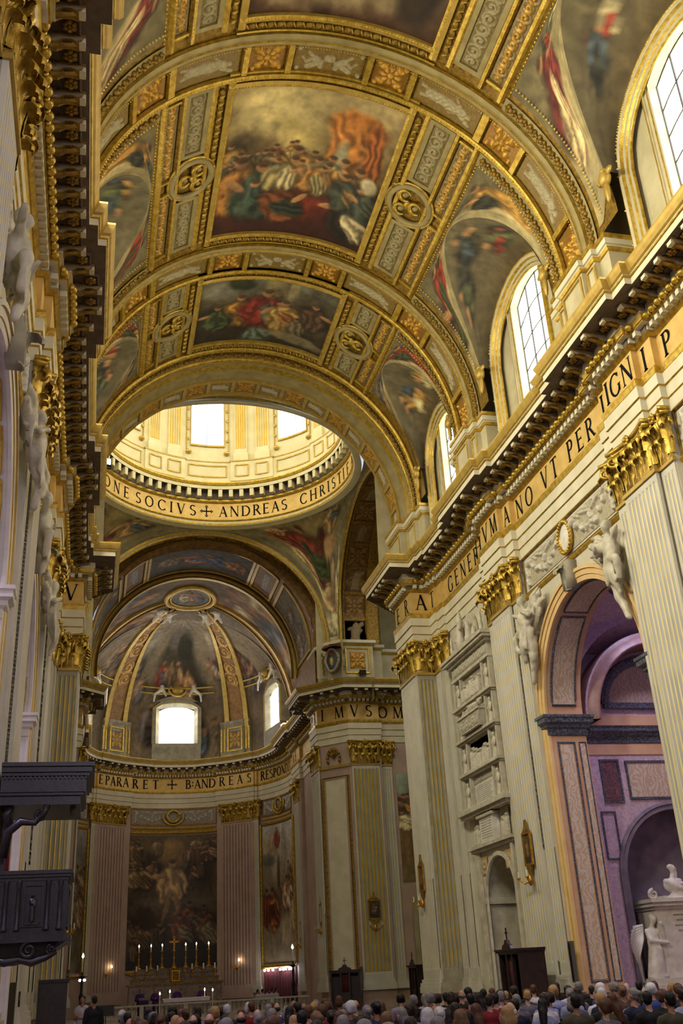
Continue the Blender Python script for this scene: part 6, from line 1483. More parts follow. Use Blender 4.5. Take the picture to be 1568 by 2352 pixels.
# crowning seated figure with tiara, side figures and shell gable
mb = MB(); mb.extrude([(-1.3, 14.76), (1.3, 14.76), (1.25, 15.0), (-1.25, 15.0)], tfn, .05, .5); mb.extrude([(.1+.75*cos(a), 15.4+.95*sin(a)) for a in np.linspace(-.5, pi+.5, 15)], tfn, .02, .16); mb.build('crown_base', 'marble_old', tb)
me = fuse('crown_figures', [('c', tfn(-.55, 15.0, .35), tfn(-.5, 15.75, .35), .26, .2), ('e', tfn(-.48, 16.1, .36), (.17, .17, .22)), ('c', tfn(-.48, 16.25, .36), tfn(-.46, 16.62, .34), .16, .06), ('c', tfn(-.3, 15.8, .4), tfn(.15, 15.6, .6), .1, .08), ('c', tfn(-.75, 15.8, .4), tfn(-.85, 15.3, .5), .1, .08), ('c', tfn(.55, 14.95, .35), tfn(.5, 15.45, .35), .22, .16), ('e', tfn(.45, 15.75, .36), (.13, .13, .16)), ('c', tfn(1.0, 14.95, .3), tfn(1.0, 15.4, .3), .15, .1), ('c', tfn(-1.1, 14.95, .3), tfn(-1.1, 15.3, .3), .16, .1)], .055, 'marble_old', 1, .06); obj('crown_figures', me, tb)
for q in (-1, 1):
    mb = MB(); mb.lathe([(.12, 0), (.14, .1), (.07, .2), (.11, .45), (.06, .7), (.09, .8), (.03, 1.05), (0, 1.1)], 8, tfn(q*1.9, 14.76, .3)); mb.build('finial', 'marble_old', tb, True)
# brackets, tablet and doorway below
for q in (-1, 1): trel('bracket_relief', q*1.55, 7.1, .8, 1.2, 'group', .3, .05, 31+q)
tslab('tablet', -.75, .75, 6.55, 7.55, .0, .3, 'marble'); tslab('tablet_frame', -.9, .9, 7.55, 7.66, 0, .38)
mb = MB()
for j in range(8): mb.extrude([(-.6, 7.45-j*.1), (.6, 7.45-j*.1), (.6, 7.42-j*.1), (-.6, 7.42-j*.1)], tfn, .3, .304)
mb.build('tablet_lines', 'stucco_grey', tb)
for e, z0, z1, d in ((.3, 6.3, 6.42, .2), (.42, 6.42, 6.55, .32)): tslab('door_cornice', -2.05-e, 2.05+e, z0, z1, 0, d)
for q in (-1, 1):
    for u, d in ((2.05, .16), (1.9, .1)): tslab('door_pilaster', q*u-.12, q*u+.12, 0, 6.3, 0, d)
    trel('door_spandrel', q*1.35, 5.75, .7, .7, 'foliage', .06, .03, 41+q, S(190,150,80), S(200,190,160))
mb = MB(); dc = .25; rim = [tfn(dc-1.75, 0, .02)]+[tfn(dc+1.75*cos(a), 4.4+1.75*sin(a), .02) for a in np.linspace(pi, 0, 25)]+[tfn(dc+1.75, 0, .02)]; mb.curve(rim, [(-1, 0, 0)]*len(rim), [(0, -1.8), (0, .06), (.16, .08), (.2, 0)], 0); mb.build('door_archivolt', 'marble_old', tb)
tslab('door_impost', dc-1.78, dc-1.60, 4.25, 4.5, -1.7, .12); tslab('door_impost', dc+1.60, dc+1.78, 4.25, 4.5, -1.7, .12)
mb = MB(); mb.extrude([(-2.6, 0), (2.8, 0), (2.8, 7), (-2.6, 7)], tfn, -3.4, -3.3); mb.build('passage_end', 'transept_wall', tb)
mb = MB(); mb.extrude([(-1.5, 0), (-2.6, 0), (-2.6, 7), (-1.5, 7)], tfn, -3.4, -1.8); mb.extrude([(2.0, 0), (2.8, 0), (2.8, 7), (2.0, 7)], tfn, -3.4, -1.8); mb.build('passage_side', 'transept_wall', tb)
# cabled wall infill around the doorway of the left side
mb = MB(); mb.box((-11, 37, 0), (-9.2, 43, 7)); mb.build('passage_back', 'wall', wallL)
# ------------------------------------------------------------------ furniture and fittings
mat('wood_dark', S(24,20,26), S(44,36,42), .38, scale=3, dist=2, bump=.1, bscale=30)
mat('wood_conf', S(26,16,12), S(50,30,22), .4, scale=3, dist=2, bump=.1, bscale=30)
mat('curtain_red', S(120,20,52), S(150,30,64), .8, scale=4)
mat('curtain_dark', S(64,16,18), S(88,24,24), .85, scale=5)
mat('brass', S(176,124,40), S(214,164,66), .3, .75, scale=8)
mat('candle_wax', S(236,228,210), rough=.5)
mat('flame', S(255,230,180), emit=(1.0, .78, .45), estr=30)
mat('bulb', S(255,250,240), emit=(.92, .88, 1.0), estr=45)
mat('lamp_lit', S(255,255,255), emit=(.85, .85, 1.0), estr=28)
mat('black_metal', S(22,22,24), rough=.45, metal=.3)
mat('white_cloth', S(226,216,222), S(240,232,236), .8, scale=6)
mat('paper', S(222,218,206), rough=.8)
mat('mixed_marble', S(96,72,60), S(160,140,112), .35, scale=4, dist=2)
mat('speaker_grey', S(70,66,60), S(84,80,72), .6, scale=30)
# pulpit on the left pier
pl = tag(empty('pulpit', (-8.66, 22.9, 0)), 'dark carved wooden pulpit with sounding board on the left wall', 'pulpit')
def pb(name, a, b, m='wood_dark', parent=pl): mb = MB(); mb.box(a, b); return mb.build(name, m, parent)
X1p = 1.40   # outer face of the body (local x)
pb('body', (0, -.85, 2.9), (X1p-.06, 1.15, 4.0))
for z0, z1, e in ((3.94, 4.0, .02), (4.0, 4.06, .06), (4.06, 4.13, .10), (2.86, 2.94, .06), (2.80, 2.86, .12), (2.94, 3.0, .02)): pb('rail', (0, -.85-e, z0), (X1p+e-.06, 1.15, z1))
for x in (.18, .42, .98, 1.22):
    mb = MB(); mb.lathe([(.055, 3.02), (.06, 3.06), (.04, 3.10), (.045, 3.4), (.04, 3.82), (.055, 3.88), (.05, 3.94)], 8, (x, -.89, 0)); mb.build('colonnette', 'wood_dark', pl, True)
mb = MB(); box_panel(mb, lambda u, v, h: (u, -.85-h, v), .5, .9, 3.08, 3.88, .04, .04); mb.build('panel_frame', 'wood_dark', pl); mb = MB(); mb.box((.56, -.93, 3.12), (.84, -.85, 3.17)); mb.build('panel_shelf', 'wood_dark', pl); mb = MB(); box_panel(mb, lambda u, v, h: (u, -.85-h, v), -.1, .12, 3.08, 3.88, .03, .03); mb.build('panel_frame', 'wood_dark', pl)
me = fuse('panel_saint', [('c', (.7, -.9, 3.18), (.7, -.9, 3.42), .055, .05), ('e', (.7, -.9, 3.52), (.06, .04, .1)), ('e', (.7, -.91, 3.66), (.032, .035, .042)), ('c', (.75, -.9, 3.58), (.74, -.94, 3.46), .022, .02), ('c', (.65, -.9, 3.58), (.69, -.95, 3.5), .022, .02)], .014, 'wood_dark', 1); obj('panel_saint', me, pl)
mb = MB(); box_panel(mb, lambda u, v, h: (X1p-.06+h, u, v), -.6, .9, 3.08, 3.88, .06, .04); mb.build('side_panel', 'wood_dark', pl)
# corbel with scrolls
mb = MB(); n = 14; rows = []
for i in range(n+1):
    t = i/n; k = 1-.28*sin(t*pi*.5)-.45*t**3; z = 2.80-.38*t; rows.append([(0, -.85*k, z), (X1p*k*.98, -.85*k, z), (X1p*k*.98, 1.0*k, z), (0, 1.0*k, z)])
mb.grid(rows); mb.add(rows[-1], [(0, 1, 2, 3)]); mb.build('corbel', 'wood_dark', pl)
mb = MB(); volute(mb, .68, -.9, 2.66, .16, 0, 0, .06); volute(mb, 1.1, -.85, 2.66, .10, 0, 0, .04)
mb.tube([(0, -.86, 2.52), (.25, -.88, 2.46), (.5, -.88, 2.50), (.75, -.88, 2.44), (1.0, -.86, 2.52), (1.2, -.84, 2.62)], [.07, .08, .06, .08, .07, .05], 6); mb.build('corbel_scroll', 'wood_dark', pl, True)
# sounding board
cn = empty('sounding_board', (0, 0, 0), 0, pl)
for z0, z1, e in ((5.42, 5.60, -.16), (5.60, 5.66, -.10), (5.66, 5.98, -.06), (5.98, 6.05, .0), (6.05, 6.16, .05), (6.16, 6.24, .10)): pb('board_moulding', (-.1, -1.0-e, z0), (1.66+e, 1.5+e, z1), 'wood_dark', cn)
mb = MB()
for i in range(20): mb.box((-.05+i*.085, -.98, 5.92), (-.01+i*.085, -.93, 5.98))
tag(mb.build('board_dentils', 'wood_dark', cn), kind='stuff')
mb = MB(); mb.ball((1.35, -.4, 5.36), (.06, .06, .12), 0, 8, 6); mb.build('pendant', 'speaker_grey', cn, True)
mb = MB(); mb.tube([(.05, -.7, 4.4), (.10, -.75, 4.9), (.35, -.8, 5.1), (.62, -.8, 5.06), (.8, -.8, 5.25), (.84, -.8, 5.42)], [.09, .10, .09, .06, .06, .08], 7); mb.tube([(.15, -.7, 5.0), (.05, -.7, 5.25), (.12, -.7, 5.42)], [.08, .1, .08], 6); volute(mb, .72, -.8, 5.2, .11, 0, 0, .04); mb.build('bracket', 'wood_dark', pl, True)
pb('back_board', (-.02, -.5, 4.1), (.05, .9, 5.45)); 
mb = MB()
for i in range(5): mb.tube([(.12, -.62+i*.05, 4.1), (.11, -.62+i*.05, 4.9)], .035, 6)
mb.build('curtain', 'curtain_red', pl, True)
# confessionals
def confessional(loc, rz, label, w=1.5, h=2.3, cross=True):
    r = tag(empty('confessional', loc, rz), label, 'confessional', 'dark wooden confessionals'); d = .95
    def p(name, a, b, m='wood_conf'): mb = MB(); mb.box(a, b); return mb.build(name, m, r)
    p('base', (-w/2-.05, -d/2-.05, 0), (w/2+.05, d/2, .14)); p('back_panel', (-w/2, d/2-.06, .14), (w/2, d/2, h-.12))
    for s in (-1, 1): p('side_panel', (s*w/2-.05, -d/2, .14), (s*w/2+.05, d/2-.06, h-.12))
    for x in (-.26, .26): p('post', (x-.05, -d/2, .14), (x+.05, -d/2+.1, h-.12))
    p('door', (-.21, -d/2+.02, .14), (.21, -d/2+.06, 1.0)); cu = MB()
    for i in range(8): cu.tube([(-.19+i*.054, -d/2+.12, 1.0), (-.19+i*.054, -d/2+.12, h-.2)], .035, 5)
    cu.build('curtain', 'curtain_dark', r, True)
    for s in (-1, 1): p('kneeler_panel', (s*.31 if s > 0 else -w/2+.05, -d/2+.3, .14), (w/2-.05 if s > 0 else -.31, -d/2+.34, h-.3))
    for z0, z1, e in ((h-.12, h-.06, .03), (h-.06, h, .09), (h, h+.05, .13)): p('cornice', (-w/2-e, -d/2-e, z0), (w/2+e, d/2, z1))
    mb = MB(); mb.extrude([(-.42, h+.05), (.42, h+.05), (.34, h+.16), (.16, h+.22), (.1, h+.34), (-.1, h+.34), (-.16, h+.22), (-.34, h+.16)], lambda u, v, q: (u, q, v), -d/2-.06, -d/2+.05); mb.build('crest', 'wood_conf', r)
    if cross: mb = MB(); mb.box((-.02, -d/2-.02, h+.34), (.02, -d/2+.02, h+.72)); mb.box((-.1, -d/2-.02, h+.54), (.1, -d/2+.02, h+.58)); mb.build('cross', 'wood_conf', r)
    return r
confessional((7.55, 35.0, 0), -pi/2, 'dark wooden confessional with a cross on its crest, right of the tomb doorway', 1.75, 2.38)
confessional((8.2, 64.2, 0), -.35, 'dark carved confessional against the far right crossing pier', 1.7, 2.15)
confessional((11.9, 61.0, 0), -pi/2, 'dark confessional in the shadowed transept doorway on the right', 1.6, 2.2)
confessional((-8.0, 40.2, 0), pi/2, 'dark wooden confessional by the left wall beneath the pulpit', 1.7, 2.25, False)
# framed pictures with double sconces on pilasters
def station(loc, rz, label, w=.72, h=1.15):
    r = tag(empty('framed_picture', loc, rz), label, 'picture', 'small framed pictures on the pilasters')
    cv = Canvas(14, 20, int(loc[1]*10)); cv.grad([(0, (50,40,30)), (1, (84,72,50))]); cv.fig(.5, .5, .6, (120,96,70))
    painted('canvas', cv, lambda u, v: (-w/2+.05+(w-.1)*u, -.04, -h/2+.05+(h-.1)*v), 'canvas', r)
    mb = MB(); box_panel(mb, lambda u, v, q: (u, -q, v), -w/2, w/2, -h/2, h/2, .07, .08); mb.build('frame', 'brass', r)
    mb = MB(); mb.extrude([(-w/2, h/2), (w/2, h/2), (.12, h/2+.18), (.05, h/2+.45), (-.05, h/2+.45), (-.12, h/2+.18)], lambda u, v, q: (u, -q, v), 0, .06); mb.build('crest', 'gold_dark', r); mb = MB(); mb.extrude([(-w/3, -h/2), (w/3, -h/2), (.1, -h/2-.3), (-.1, -h/2-.3)], lambda u, v, q: (u, -q, v), 0, .08); mb.build('pendant', 'gold_dark', r)
    mb = MB(); mb.ball((0, -.08, -h/2-.5), (.12, .1, .2), 0, 8, 6)
    for s in (-1, 1): mb.tube([(0, -.1, -h/2-.5), (s*.18, -.22, -h/2-.62), (s*.34, -.32, -h/2-.5), (s*.4, -.36, -h/2-.42)], [.035, .03, .03, .05], 6); mb.lathe([(.07, 0), (.08, .03), (.03, .05)], 8, (s*.4, -.36, -h/2-.42))
    mb.build('sconce', 'brass', r, True)
    for s in (-1, 1): mb = MB(); mb.lathe([(.02, 0), (.02, .2), (0, .2)], 6, (s*.4, -.36, -h/2-.38)); mb.build('candle', 'candle_wax', r)
    return r
station((8.62, 35.75, 5.75), -pi/2, 'framed picture with brass sconce on the pilaster right of the tomb')
station((7.84, 46.4, 5.75), -pi/2, 'framed picture with brass sconce on the inner face of the crossing pier')
station((10.87, 66.72, 5.65), 0, 'small gilt-framed picture on the fluted far right crossing pilaster', .85, 1.15)
station((8.02, 69.6, 5.7), -pi/2, 'narrow framed picture seen edge-on beside the white panel of the far pier')
station((9.0, 82.0, 5.2), -pi/2, 'framed picture with sconce at the right end of the apse painting')
station((-7.84, 46.2, 5.2), pi/2, 'framed picture with sconce on the left crossing pier behind the pulpit')
# floodlights on the cornices
def flood(loc, rz, label, lit=False, tilt=.7):
    r = tag(empty('floodlight', loc, rz), label, 'floodlight', 'floodlights on the cornices'); c, s = cos(tilt), sin(tilt)
    mb = MB(); mb.box((-.22, -.08, -.15), (.22, .10, .15)); mb.xform(lambda x, y, z: (x, y*c-z*s, .28+y*s+z*c)); mb.build('housing', 'black_metal', r)
    mb = MB(); mb.add([(-.19, -.085, -.12), (.19, -.085, -.12), (.19, -.085, .12), (-.19, -.085, .12)], [(0, 1, 2, 3)]); mb.xform(lambda x, y, z: (x, y*c-z*s, .28+y*s+z*c)); mb.build('lens', 'lamp_lit' if lit else 'speaker_grey', r)
    mb = MB(); mb.box((-.25, -.03, 0), (-.22, .03, .3)); mb.box((.22, -.03, 0), (.25, .03, .3)); mb.box((-.25, -.04, 0), (.25, .04, .03)); mb.build('bracket', 'black_metal', r)
    return r
flood((7.75, 25.9, 20.52), -pi/2+.5, 'black floodlight on the right cornice beside the middle window', False)
flood((7.75, 37.5, 20.52), -pi/2+.5, 'black floodlight on the right cornice below the far small window', False)
flood((10.6, 64.95, 20.52), 0, 'black floodlight on the cornice of the far right crossing pier', False)
flood((-7.15, 36.0, 20.52), .35, 'lit floodlight glowing bluish white on the left cornice', True, .0)
# line-array loudspeakers against the pilasters
for (x, y, z), l in (((8.72, 33.5, 1.3), 'slim grey column loudspeaker beside the lilac chapel arch'), ((8.8, 45.0, 1.15), 'slim grey column loudspeaker with blue light on the crossing pier'), ((9.75, 66.55, 1.1), 'slim grey column loudspeaker on the far right pier'), ((-8.5, 26.6, .9), 'slim grey column loudspeaker on the left wall under the pulpit')):
    r = tag(empty('column_speaker', (x, y, z)), l, 'loudspeaker', 'column loudspeakers'); mb = MB(); mb.box((-.07, -.1, 0), (.07, .1, 1.25)); mb.build('cabinet', 'speaker_grey', r); mb = MB(); mb.box((-.075, -.08, .05), (-.07, .08, 1.2)); mb.build('grille', 'black_metal', r)
    mb = MB(); mb.box((-.02, -.05, -z), (.02, .05, 0)); mb.build('stand', 'black_metal', r)
# coat of arms on the far pier
ca = tag(empty('coat_of_arms', (8.72, 65.35, 21.7), -.75), 'oval coat of arms with a red hat and blue field on the far pier', 'emblem')
mb = MB(); mb.tube([(.5*cos(t)*(1+.08*cos(4*t)), -.25, .78*sin(t)*(1+.06*cos(3*t))) for t in np.linspace(0, 2*pi, 30)], .12, 6); mb.build('cartouche', 'stucco_grey', ca, True)
cv = Canvas(16, 22, 9); cv.grad([(0, (44,60,96)), (.6, (50,64,96)), (1, (60,70,100))]); cv.blob(.5, .42, .2, .26, (206,170,84)).blob(.5, .8, .26, .1, (160,50,40)); painted('field', cv, lambda u, v: (-.42+.84*u, -.3-.06*sin(pi*u), -.66+1.32*v), 'canvas', ca)
mb = MB(); mb.lathe([(.75, 0), (.7, .05), (.3, .1), (.26, .28), (0, .33)], 14, (0, -.2, .82)); mb.build('hat', 'curtain_dark', ca, True)
mb = MB(); rs = random.Random(2)
for s in (-1, 1):
    for i in range(14): mb.ball((s*(.72+.16*rs.random()), -.15, .6-.11*i), (.07, .06, .07), 0, 5, 4)
mb.build('tassels', 'gold_dark', ca, True)
# information board and candle rack in the chapel mouth
ib = tag(empty('notice_board', (9.2, 30.3, 0)), 'white notice board on a stand in the mouth of the lilac chapel', 'board')
mb = MB(); mb.box((-.32, -.02, .72), (.32, .0, 1.12)); mb.build('sheet', 'paper', ib); mb = MB(); mb.box((-.03, .0, 0), (.03, .03, 1.1)); mb.box((-.2, -.1, 0), (.2, .12, .03)); mb.build('stand', 'black_metal', ib)
cr = tag(empty('candle_rack', (8.75, 30.9, 0)), 'brass votive candle rack beside the notice board', 'candle rack')
mb = MB(); mb.box((-.45, -.2, .55), (.45, .2, .6)); 
for x in (-.42, .42):
    for y in (-.17, .17): mb.box((x-.02, y-.02, 0), (x+.02, y+.02, .55))
mb.build('frame', 'brass', cr)
for i in range(12): mb = MB(); mb.lathe([(.03, 0), (.03, .12), (0, .12)], 6, (-.38+.07*i, -.1+.12*(i % 3)*.8, .6)); mb.build('candle', 'candle_wax', cr)
# ------------------------------------------------------------------ presbytery: balustrade, altars, candles
bal = tag(empty('altar_rail', (0, 72.0, 0)), 'pale marble balustrade across the mouth of the presbytery', 'balustrade')
mb = MB(); mb.box((-6.6, -.14, .76), (7.4, .14, .86)); mb.build('rail', 'marble_old', bal); mb = MB(); mb.box((-6.6, -.16, 0), (7.4, .16, .14)); mb.build('base', 'marble_old', bal)
bm = MB().lathe([(.07, .14), (.07, .2), (.035, .24), (.08, .42), (.035, .62), (.06, .68), (.06, .76)], 8).mesh('baluster', ['marble_old'], True)
for i in range(44):
    x = -6.2+.31*i
    if i % 9 == 0: mb = MB(); mb.box((x-.13, -.13, .14), (x+.13, .13, .76)); mb.build('post', 'marble_old', bal)
    else: obj('baluster', bm, bal, (x, 0, 0))
at = tag(empty('altar_table', (-.25, 76.0, 0)), 'altar table under a white lace cloth before the high altar', 'altar'); mb = MB(); mb.box((-1.45, -.45, 0), (1.45, .45, 1.02)); mb.build('table', 'mixed_marble', at)
mb = MB(); mb.box((-1.55, -.52, 1.02), (1.55, .52, 1.1)); mb.grid([[(x, -.53+.015*sin(x*30), z) for z in (1.1, .86)] for x in np.linspace(-1.55, 1.55, 60)]); mb.build('cloth', 'white_cloth', at)
ha = tag(empty('high_altar', (-.1, 88.0, 0)), 'gilded high altar with stepped candle shelves under the great painting', 'altar')
def hb(name, a, b, m): mb = MB(); mb.box(a, b); return mb.build(name, m, ha)
hb('step', (-4.2, -2.2, 0), (4.2, 1.5, .3), 'marble_old'); hb('mensa', (-3.6, -1.0, .3), (3.6, 1.2, 1.95), 'mixed_marble'); hb('mensa_top', (-3.75, -1.1, 1.95), (3.75, 1.2, 2.08), 'gold_dark')
for i, (z, y) in enumerate(((2.08, -.5), (2.45, -.1), (2.8, .3))): hb('candle_shelf', (-3.4+.1*i, y, z), (3.4-.1*i, 1.2, z+.27), 'mixed_marble'); hb('shelf_edge', (-3.45+.1*i, y-.05, z+.27), (3.45-.1*i, 1.2, z+.36), 'gold_dark')
hb('tabernacle', (-.45, -.6, 2.08), (.45, .3, 3.1), 'gold_dark'); mb = MB(); box_panel(mb, lambda u, v, h: (u, -.6-h, v), -.3, .3, 2.2, 2.95, .05, .04); mb.build('tabernacle_door', 'brass', ha)
def candlestick_mesh(h):
    return MB().lathe([(.22*h/1.3, 0), (.2*h/1.3, .04*h), (.09, .12*h), (.12, .2*h), (.05, .3*h), (.045, .5*h), (.09, .56*h), (.04, .62*h), (.04, .88*h), (.1, .93*h), (.12, .97*h), (.02, h)], 10).mesh('stick', ['brass'], True)
flm = MB().lathe([(0, 0), (.05, .05), (.035, .12), (0, .2)], 8).mesh('flame', ['flame'], True); wax = MB().lathe([(.035, 0), (.035, .34), (0, .34)], 8).mesh('candle', ['candle_wax'], True); wax2 = MB().lathe([(.06, 0), (.06, .42), (0, .42)], 8).mesh('candle', ['candle_wax'], True)
st1, st2 = candlestick_mesh(1.3), candlestick_mesh(.55)
ORD = ['first', 'second', 'third', 'fourth', 'fifth', 'sixth', 'seventh', 'eighth', 'ninth', 'tenth', 'eleventh', 'twelfth', 'thirteenth', 'fourteenth', 'fifteenth', 'sixteenth', 'seventeenth', 'eighteenth', 'nineteenth', 'twentieth', 'twenty-first', 'twenty-second', 'twenty-third', 'twenty-fourth', 'twenty-fifth', 'twenty-sixth', 'twenty-seventh', 'twenty-eighth', 'twenty-ninth', 'thirtieth']
for i, x in enumerate((-2.95, -2.0, -1.12, .75, 1.6, 2.6)):
    r = tag(empty('tall_candlestick', (x, 88.5, 3.16)), 'tall lit brass candlestick on the high altar, %s from the left' % ORD[i], 'candlestick', 'tall candlesticks on the high altar')
    obj('stick', st1, r); obj('candle', wax, r, (0, 0, 1.28)); obj('flame', flm, r, (0, 0, 1.62))
for i, x in enumerate((-3.15, -2.35, -1.5, 1.2, 2.1, 3.0)):
    r = tag(empty('short_candlestick', (x, 87.7, 2.44 if True else 0)), 'short unlit candle on a low brass stick on the high altar, %s from the left' % ORD[i], 'candlestick', 'short candlesticks on the high altar')
    obj('stick', st2, r); obj('candle', wax2, r, (0, 0, .53))
cx_ = tag(empty('altar_crucifix', (-.18, 88.5, 3.16)), 'tall gilt crucifix in the middle of the high altar', 'crucifix'); obj('stand', st1, cx_)
mb = MB(); mb.box((-.05, -.04, 1.28), (.05, .04, 2.25)); mb.box((-.32, -.04, 1.85), (.32, .04, 1.97)); 
for dx, dz in ((-.32, 1.91), (.32, 1.91), (0, 2.25)): mb.ball((dx, 0, dz), .09, 0, 8, 6)
mb.build('cross', 'brass', cx_)
me = fuse('corpus', [('c', (0, -.07, 1.5), (0, -.07, 1.8), .035, .05), ('e', (0, -.09, 2.0), (.04, .045, .05)), ('c', (0, -.07, 1.86), (-.26, -.06, 1.94), .025, .02), ('c', (0, -.07, 1.86), (.26, -.06, 1.94), .025, .02), ('c', (0, -.07, 1.52), (0, -.05, 1.32), .035, .02)], .018, 'brass', 1); obj('corpus', me, cx_)
for i, (x, y, z, h) in enumerate(((-2.05, 75.6, 0, 1.35), (-1.35, 76.0, 1.1, .35), (1.0, 76.0, 1.1, .35), (1.5, 75.6, 0, 1.4))):
    r = tag(empty('altar_candle', (x, y, z)), ('lit candle standing %s the altar table' % ('to the left of', 'on the left end of', 'on the right end of', 'to the right of')[i]), 'candle', 'candles at the altar table')
    mb = MB(); mb.lathe([(.07, 0), (.07, .03), (.035, .04), (.035, h), (0, h)], 8); mb.build('candle', 'candle_wax', r); obj('flame', flm, r, (0, 0, h))
for (x, y, h), l in (((-7.2, 75.0, 3.85), 'tall black standing candelabrum with one lit candle left of the apse'), ((6.9, 74.5, 3.75), 'tall black standing candelabrum with one lit candle before the red recess')):
    r = tag(empty('standing_candelabrum', (x, y, 0)), l, 'candelabrum'); mb = MB(); mb.lathe([(.4, 0), (.38, .1), (.12, .3), (.14, .8), (.08, 1.2), (.16, 1.5), (.07, 1.8), (.09, 2.4), (.05, 2.6), (.24, 2.7), (.05, 2.8), (.05, 3.0)], 10); mb.build('stand', 'black_metal', r, True)
    mb = MB(); mb.box((-.35, -.02, 2.7), (.35, .02, 2.74)); mb.build('arm', 'black_metal', r); mb = MB(); mb.lathe([(.035, 3.0), (.03, h), (0, h)], 8); mb.build('candle', 'candle_wax', r); obj('flame', flm, r, (0, 0, h), None, (1.6, 1.6, 1.6))
# red recess with lamps under the right apse painting
rc = tag(empty('red_recess', (0, 0, 0)), 'dark red draped recess under the pale right apse painting', 'recess')
mb = MB(); mb.grid([[ap(a, z, .12+.04*sin(a*2.2)) for z in (.2, 2.75)] for a in np.linspace(54, 88, 60)]); mb.build('drape', 'curtain_dark', rc, True)
mb = MB(); mb.grid([[ap(a, z, d) for d, z in ((.3, 2.72), (.32, 2.85), (.1, 2.9))] for a in np.linspace(53, 89, 14)]); mb.build('pelmet', 'gold_dark', rc)
for i, a in enumerate((56.5, 59.5, 63.5, 70.5, 74, 77, 82.5, 85.5)):
    mb = MB(); mb.ball((0, 0, 0), (.1, .1, .09), 0, 8, 6); o = mb.build('lamp_bulb', 'bulb', None, True, loc=ap(a, 2.62, .42)); tag(o, 'small bright lamp above the red recess, %s from the left' % ORD[i], 'lamp', 'lamps above the red recess')
for i, x in enumerate((-7.35, -7.05)):
    mb = MB(); mb.ball((0, 0, 0), (.1, .1, .08), 0, 8, 6); o = mb.build('lamp_bulb', 'bulb', None, True, loc=(x, 79.5, 2.55)); tag(o, ('left' if i == 0 else 'right')+' of two bright violet-white lamps beside the left apse painting', 'lamp')
for s, l in ((-1, 'left'), (1, 'right')):
    a = 37.4*s; r = tag(empty('wall_sconce', ap(a, 3.0, .45), -R_(a)), 'brass sconce with one lit candle on the %s apse pilaster' % l, 'sconce'); mb = MB(); mb.ball((0, 0, 0), (.15, .06, .2), 0, 8, 6)
    for q in (-1, 1): mb.tube([(0, -.05, 0), (q*.2, -.2, -.1), (q*.35, -.25, .1)], .03, 5)
    mb.build('arms', 'brass', r, True); mb = MB(); mb.lathe([(.03, .1), (.03, .45), (0, .45)], 6, (.35, -.25, 0)); mb.build('candle', 'candle_wax', r); obj('flame', flm, r, (.35, -.25, .45), None, (1.4, 1.4, 1.2))
# pews
PEWROWS = [12.3+1.3*k for k in range(13)]
pw = MB(); pw.box((-3.0, -.24, .40), (3.0, .20, .45)); seatm = pw.mesh('seat', ['wood_conf']); pw = MB(); pw.box((-3.0, -.30, .45), (3.0, -.25, .88)); backm = pw.mesh('backrest', ['wood_conf']); pw = MB(); pw.box((-.03, -.30, 0), (.03, .20, .62)); endm = pw.mesh('end', ['wood_conf'])
for i, y in enumerate(PEWROWS):
    for q, xc in enumerate((-3.3, 3.9)):
        r = tag(empty('pew', (xc, y, 0)), 'dark wooden pew, %s row from the viewer, %s block' % (ORD[i], 'left' if q == 0 else 'right'), 'pew', 'pews in the nave'); obj('seat', seatm, r); obj('backrest', backm, r)
        for x in (-2.97, 2.97): obj('end', endm, r, (x, 0, 0))
# front of the room behind the viewer
wb = struct('wall_back'); mb = MB(); mb.grid([[(x, -7.6, z) for z in (0, 36)] for x in (-12, 12)]); mb.build('wall_face', 'wall', wb)
# ------------------------------------------------------------------ people
def pmat(n, c, r=.75): return mat(n, tuple(x*.62 for x in S(*c)), tuple(x*.85 for x in S(*c)), r, scale=30, spec=.25, bump=.2, bscale=60)
SKIN = [pmat('skin_a', (190,140,116), .5), pmat('skin_b', (166,118,94), .5), pmat('skin_c', (204,158,136), .5)]
HAIRC = {'dark brown': (40,28,22), 'black': (18,16,18), 'grey': (128,122,122), 'white': (204,200,204), 'blond': (170,134,88), 'chestnut': (84,52,34), 'light brown': (112,82,56)}
HAIR = {k: pmat('hair_'+k.replace(' ', '_'), v, .5) for k, v in HAIRC.items()}
CLOC = {'navy': (30,34,60), 'black': (20,20,24), 'grey': (96,94,108), 'charcoal': (48,46,52), 'dark red': (122,24,34), 'blue': (52,66,120), 'pale blue': (146,150,186), 'brown': (74,54,44), 'white': (206,202,214), 'purple': (66,40,92), 'olive': (70,66,48), 'lilac': (150,132,160)}
CLO = {k: pmat('cloth_'+k.replace(' ', '_'), v) for k, v in CLOC.items()}
VEST = pmat('vestment_purple', (72,30,104)); DARKT = CLO['charcoal']
def head_blobs(z, yaw=0.0, y=0.0):
    c, s = cos(yaw), sin(yaw); V_ = lambda a, b, q: (a*c-b*s, y+a*s+b*c, z+q)
    return [('e', V_(0, 0, .0), (.074, .092, .112)), ('e', V_(0, .035, -.05), (.056, .06, .06)), ('e', V_(0, .10, -.015), (.014, .02, .022)), ('e', V_(.078, 0, -.01), (.014, .024, .03)), ('e', V_(-.078, 0, -.01), (.014, .024, .03)), ('e', V_(0, .085, -.055), (.026, .014, .012)), ('e', V_(.03, .08, .015), (.016, .012, .01)), ('e', V_(-.03, .08, .015), (.016, .012, .01))]
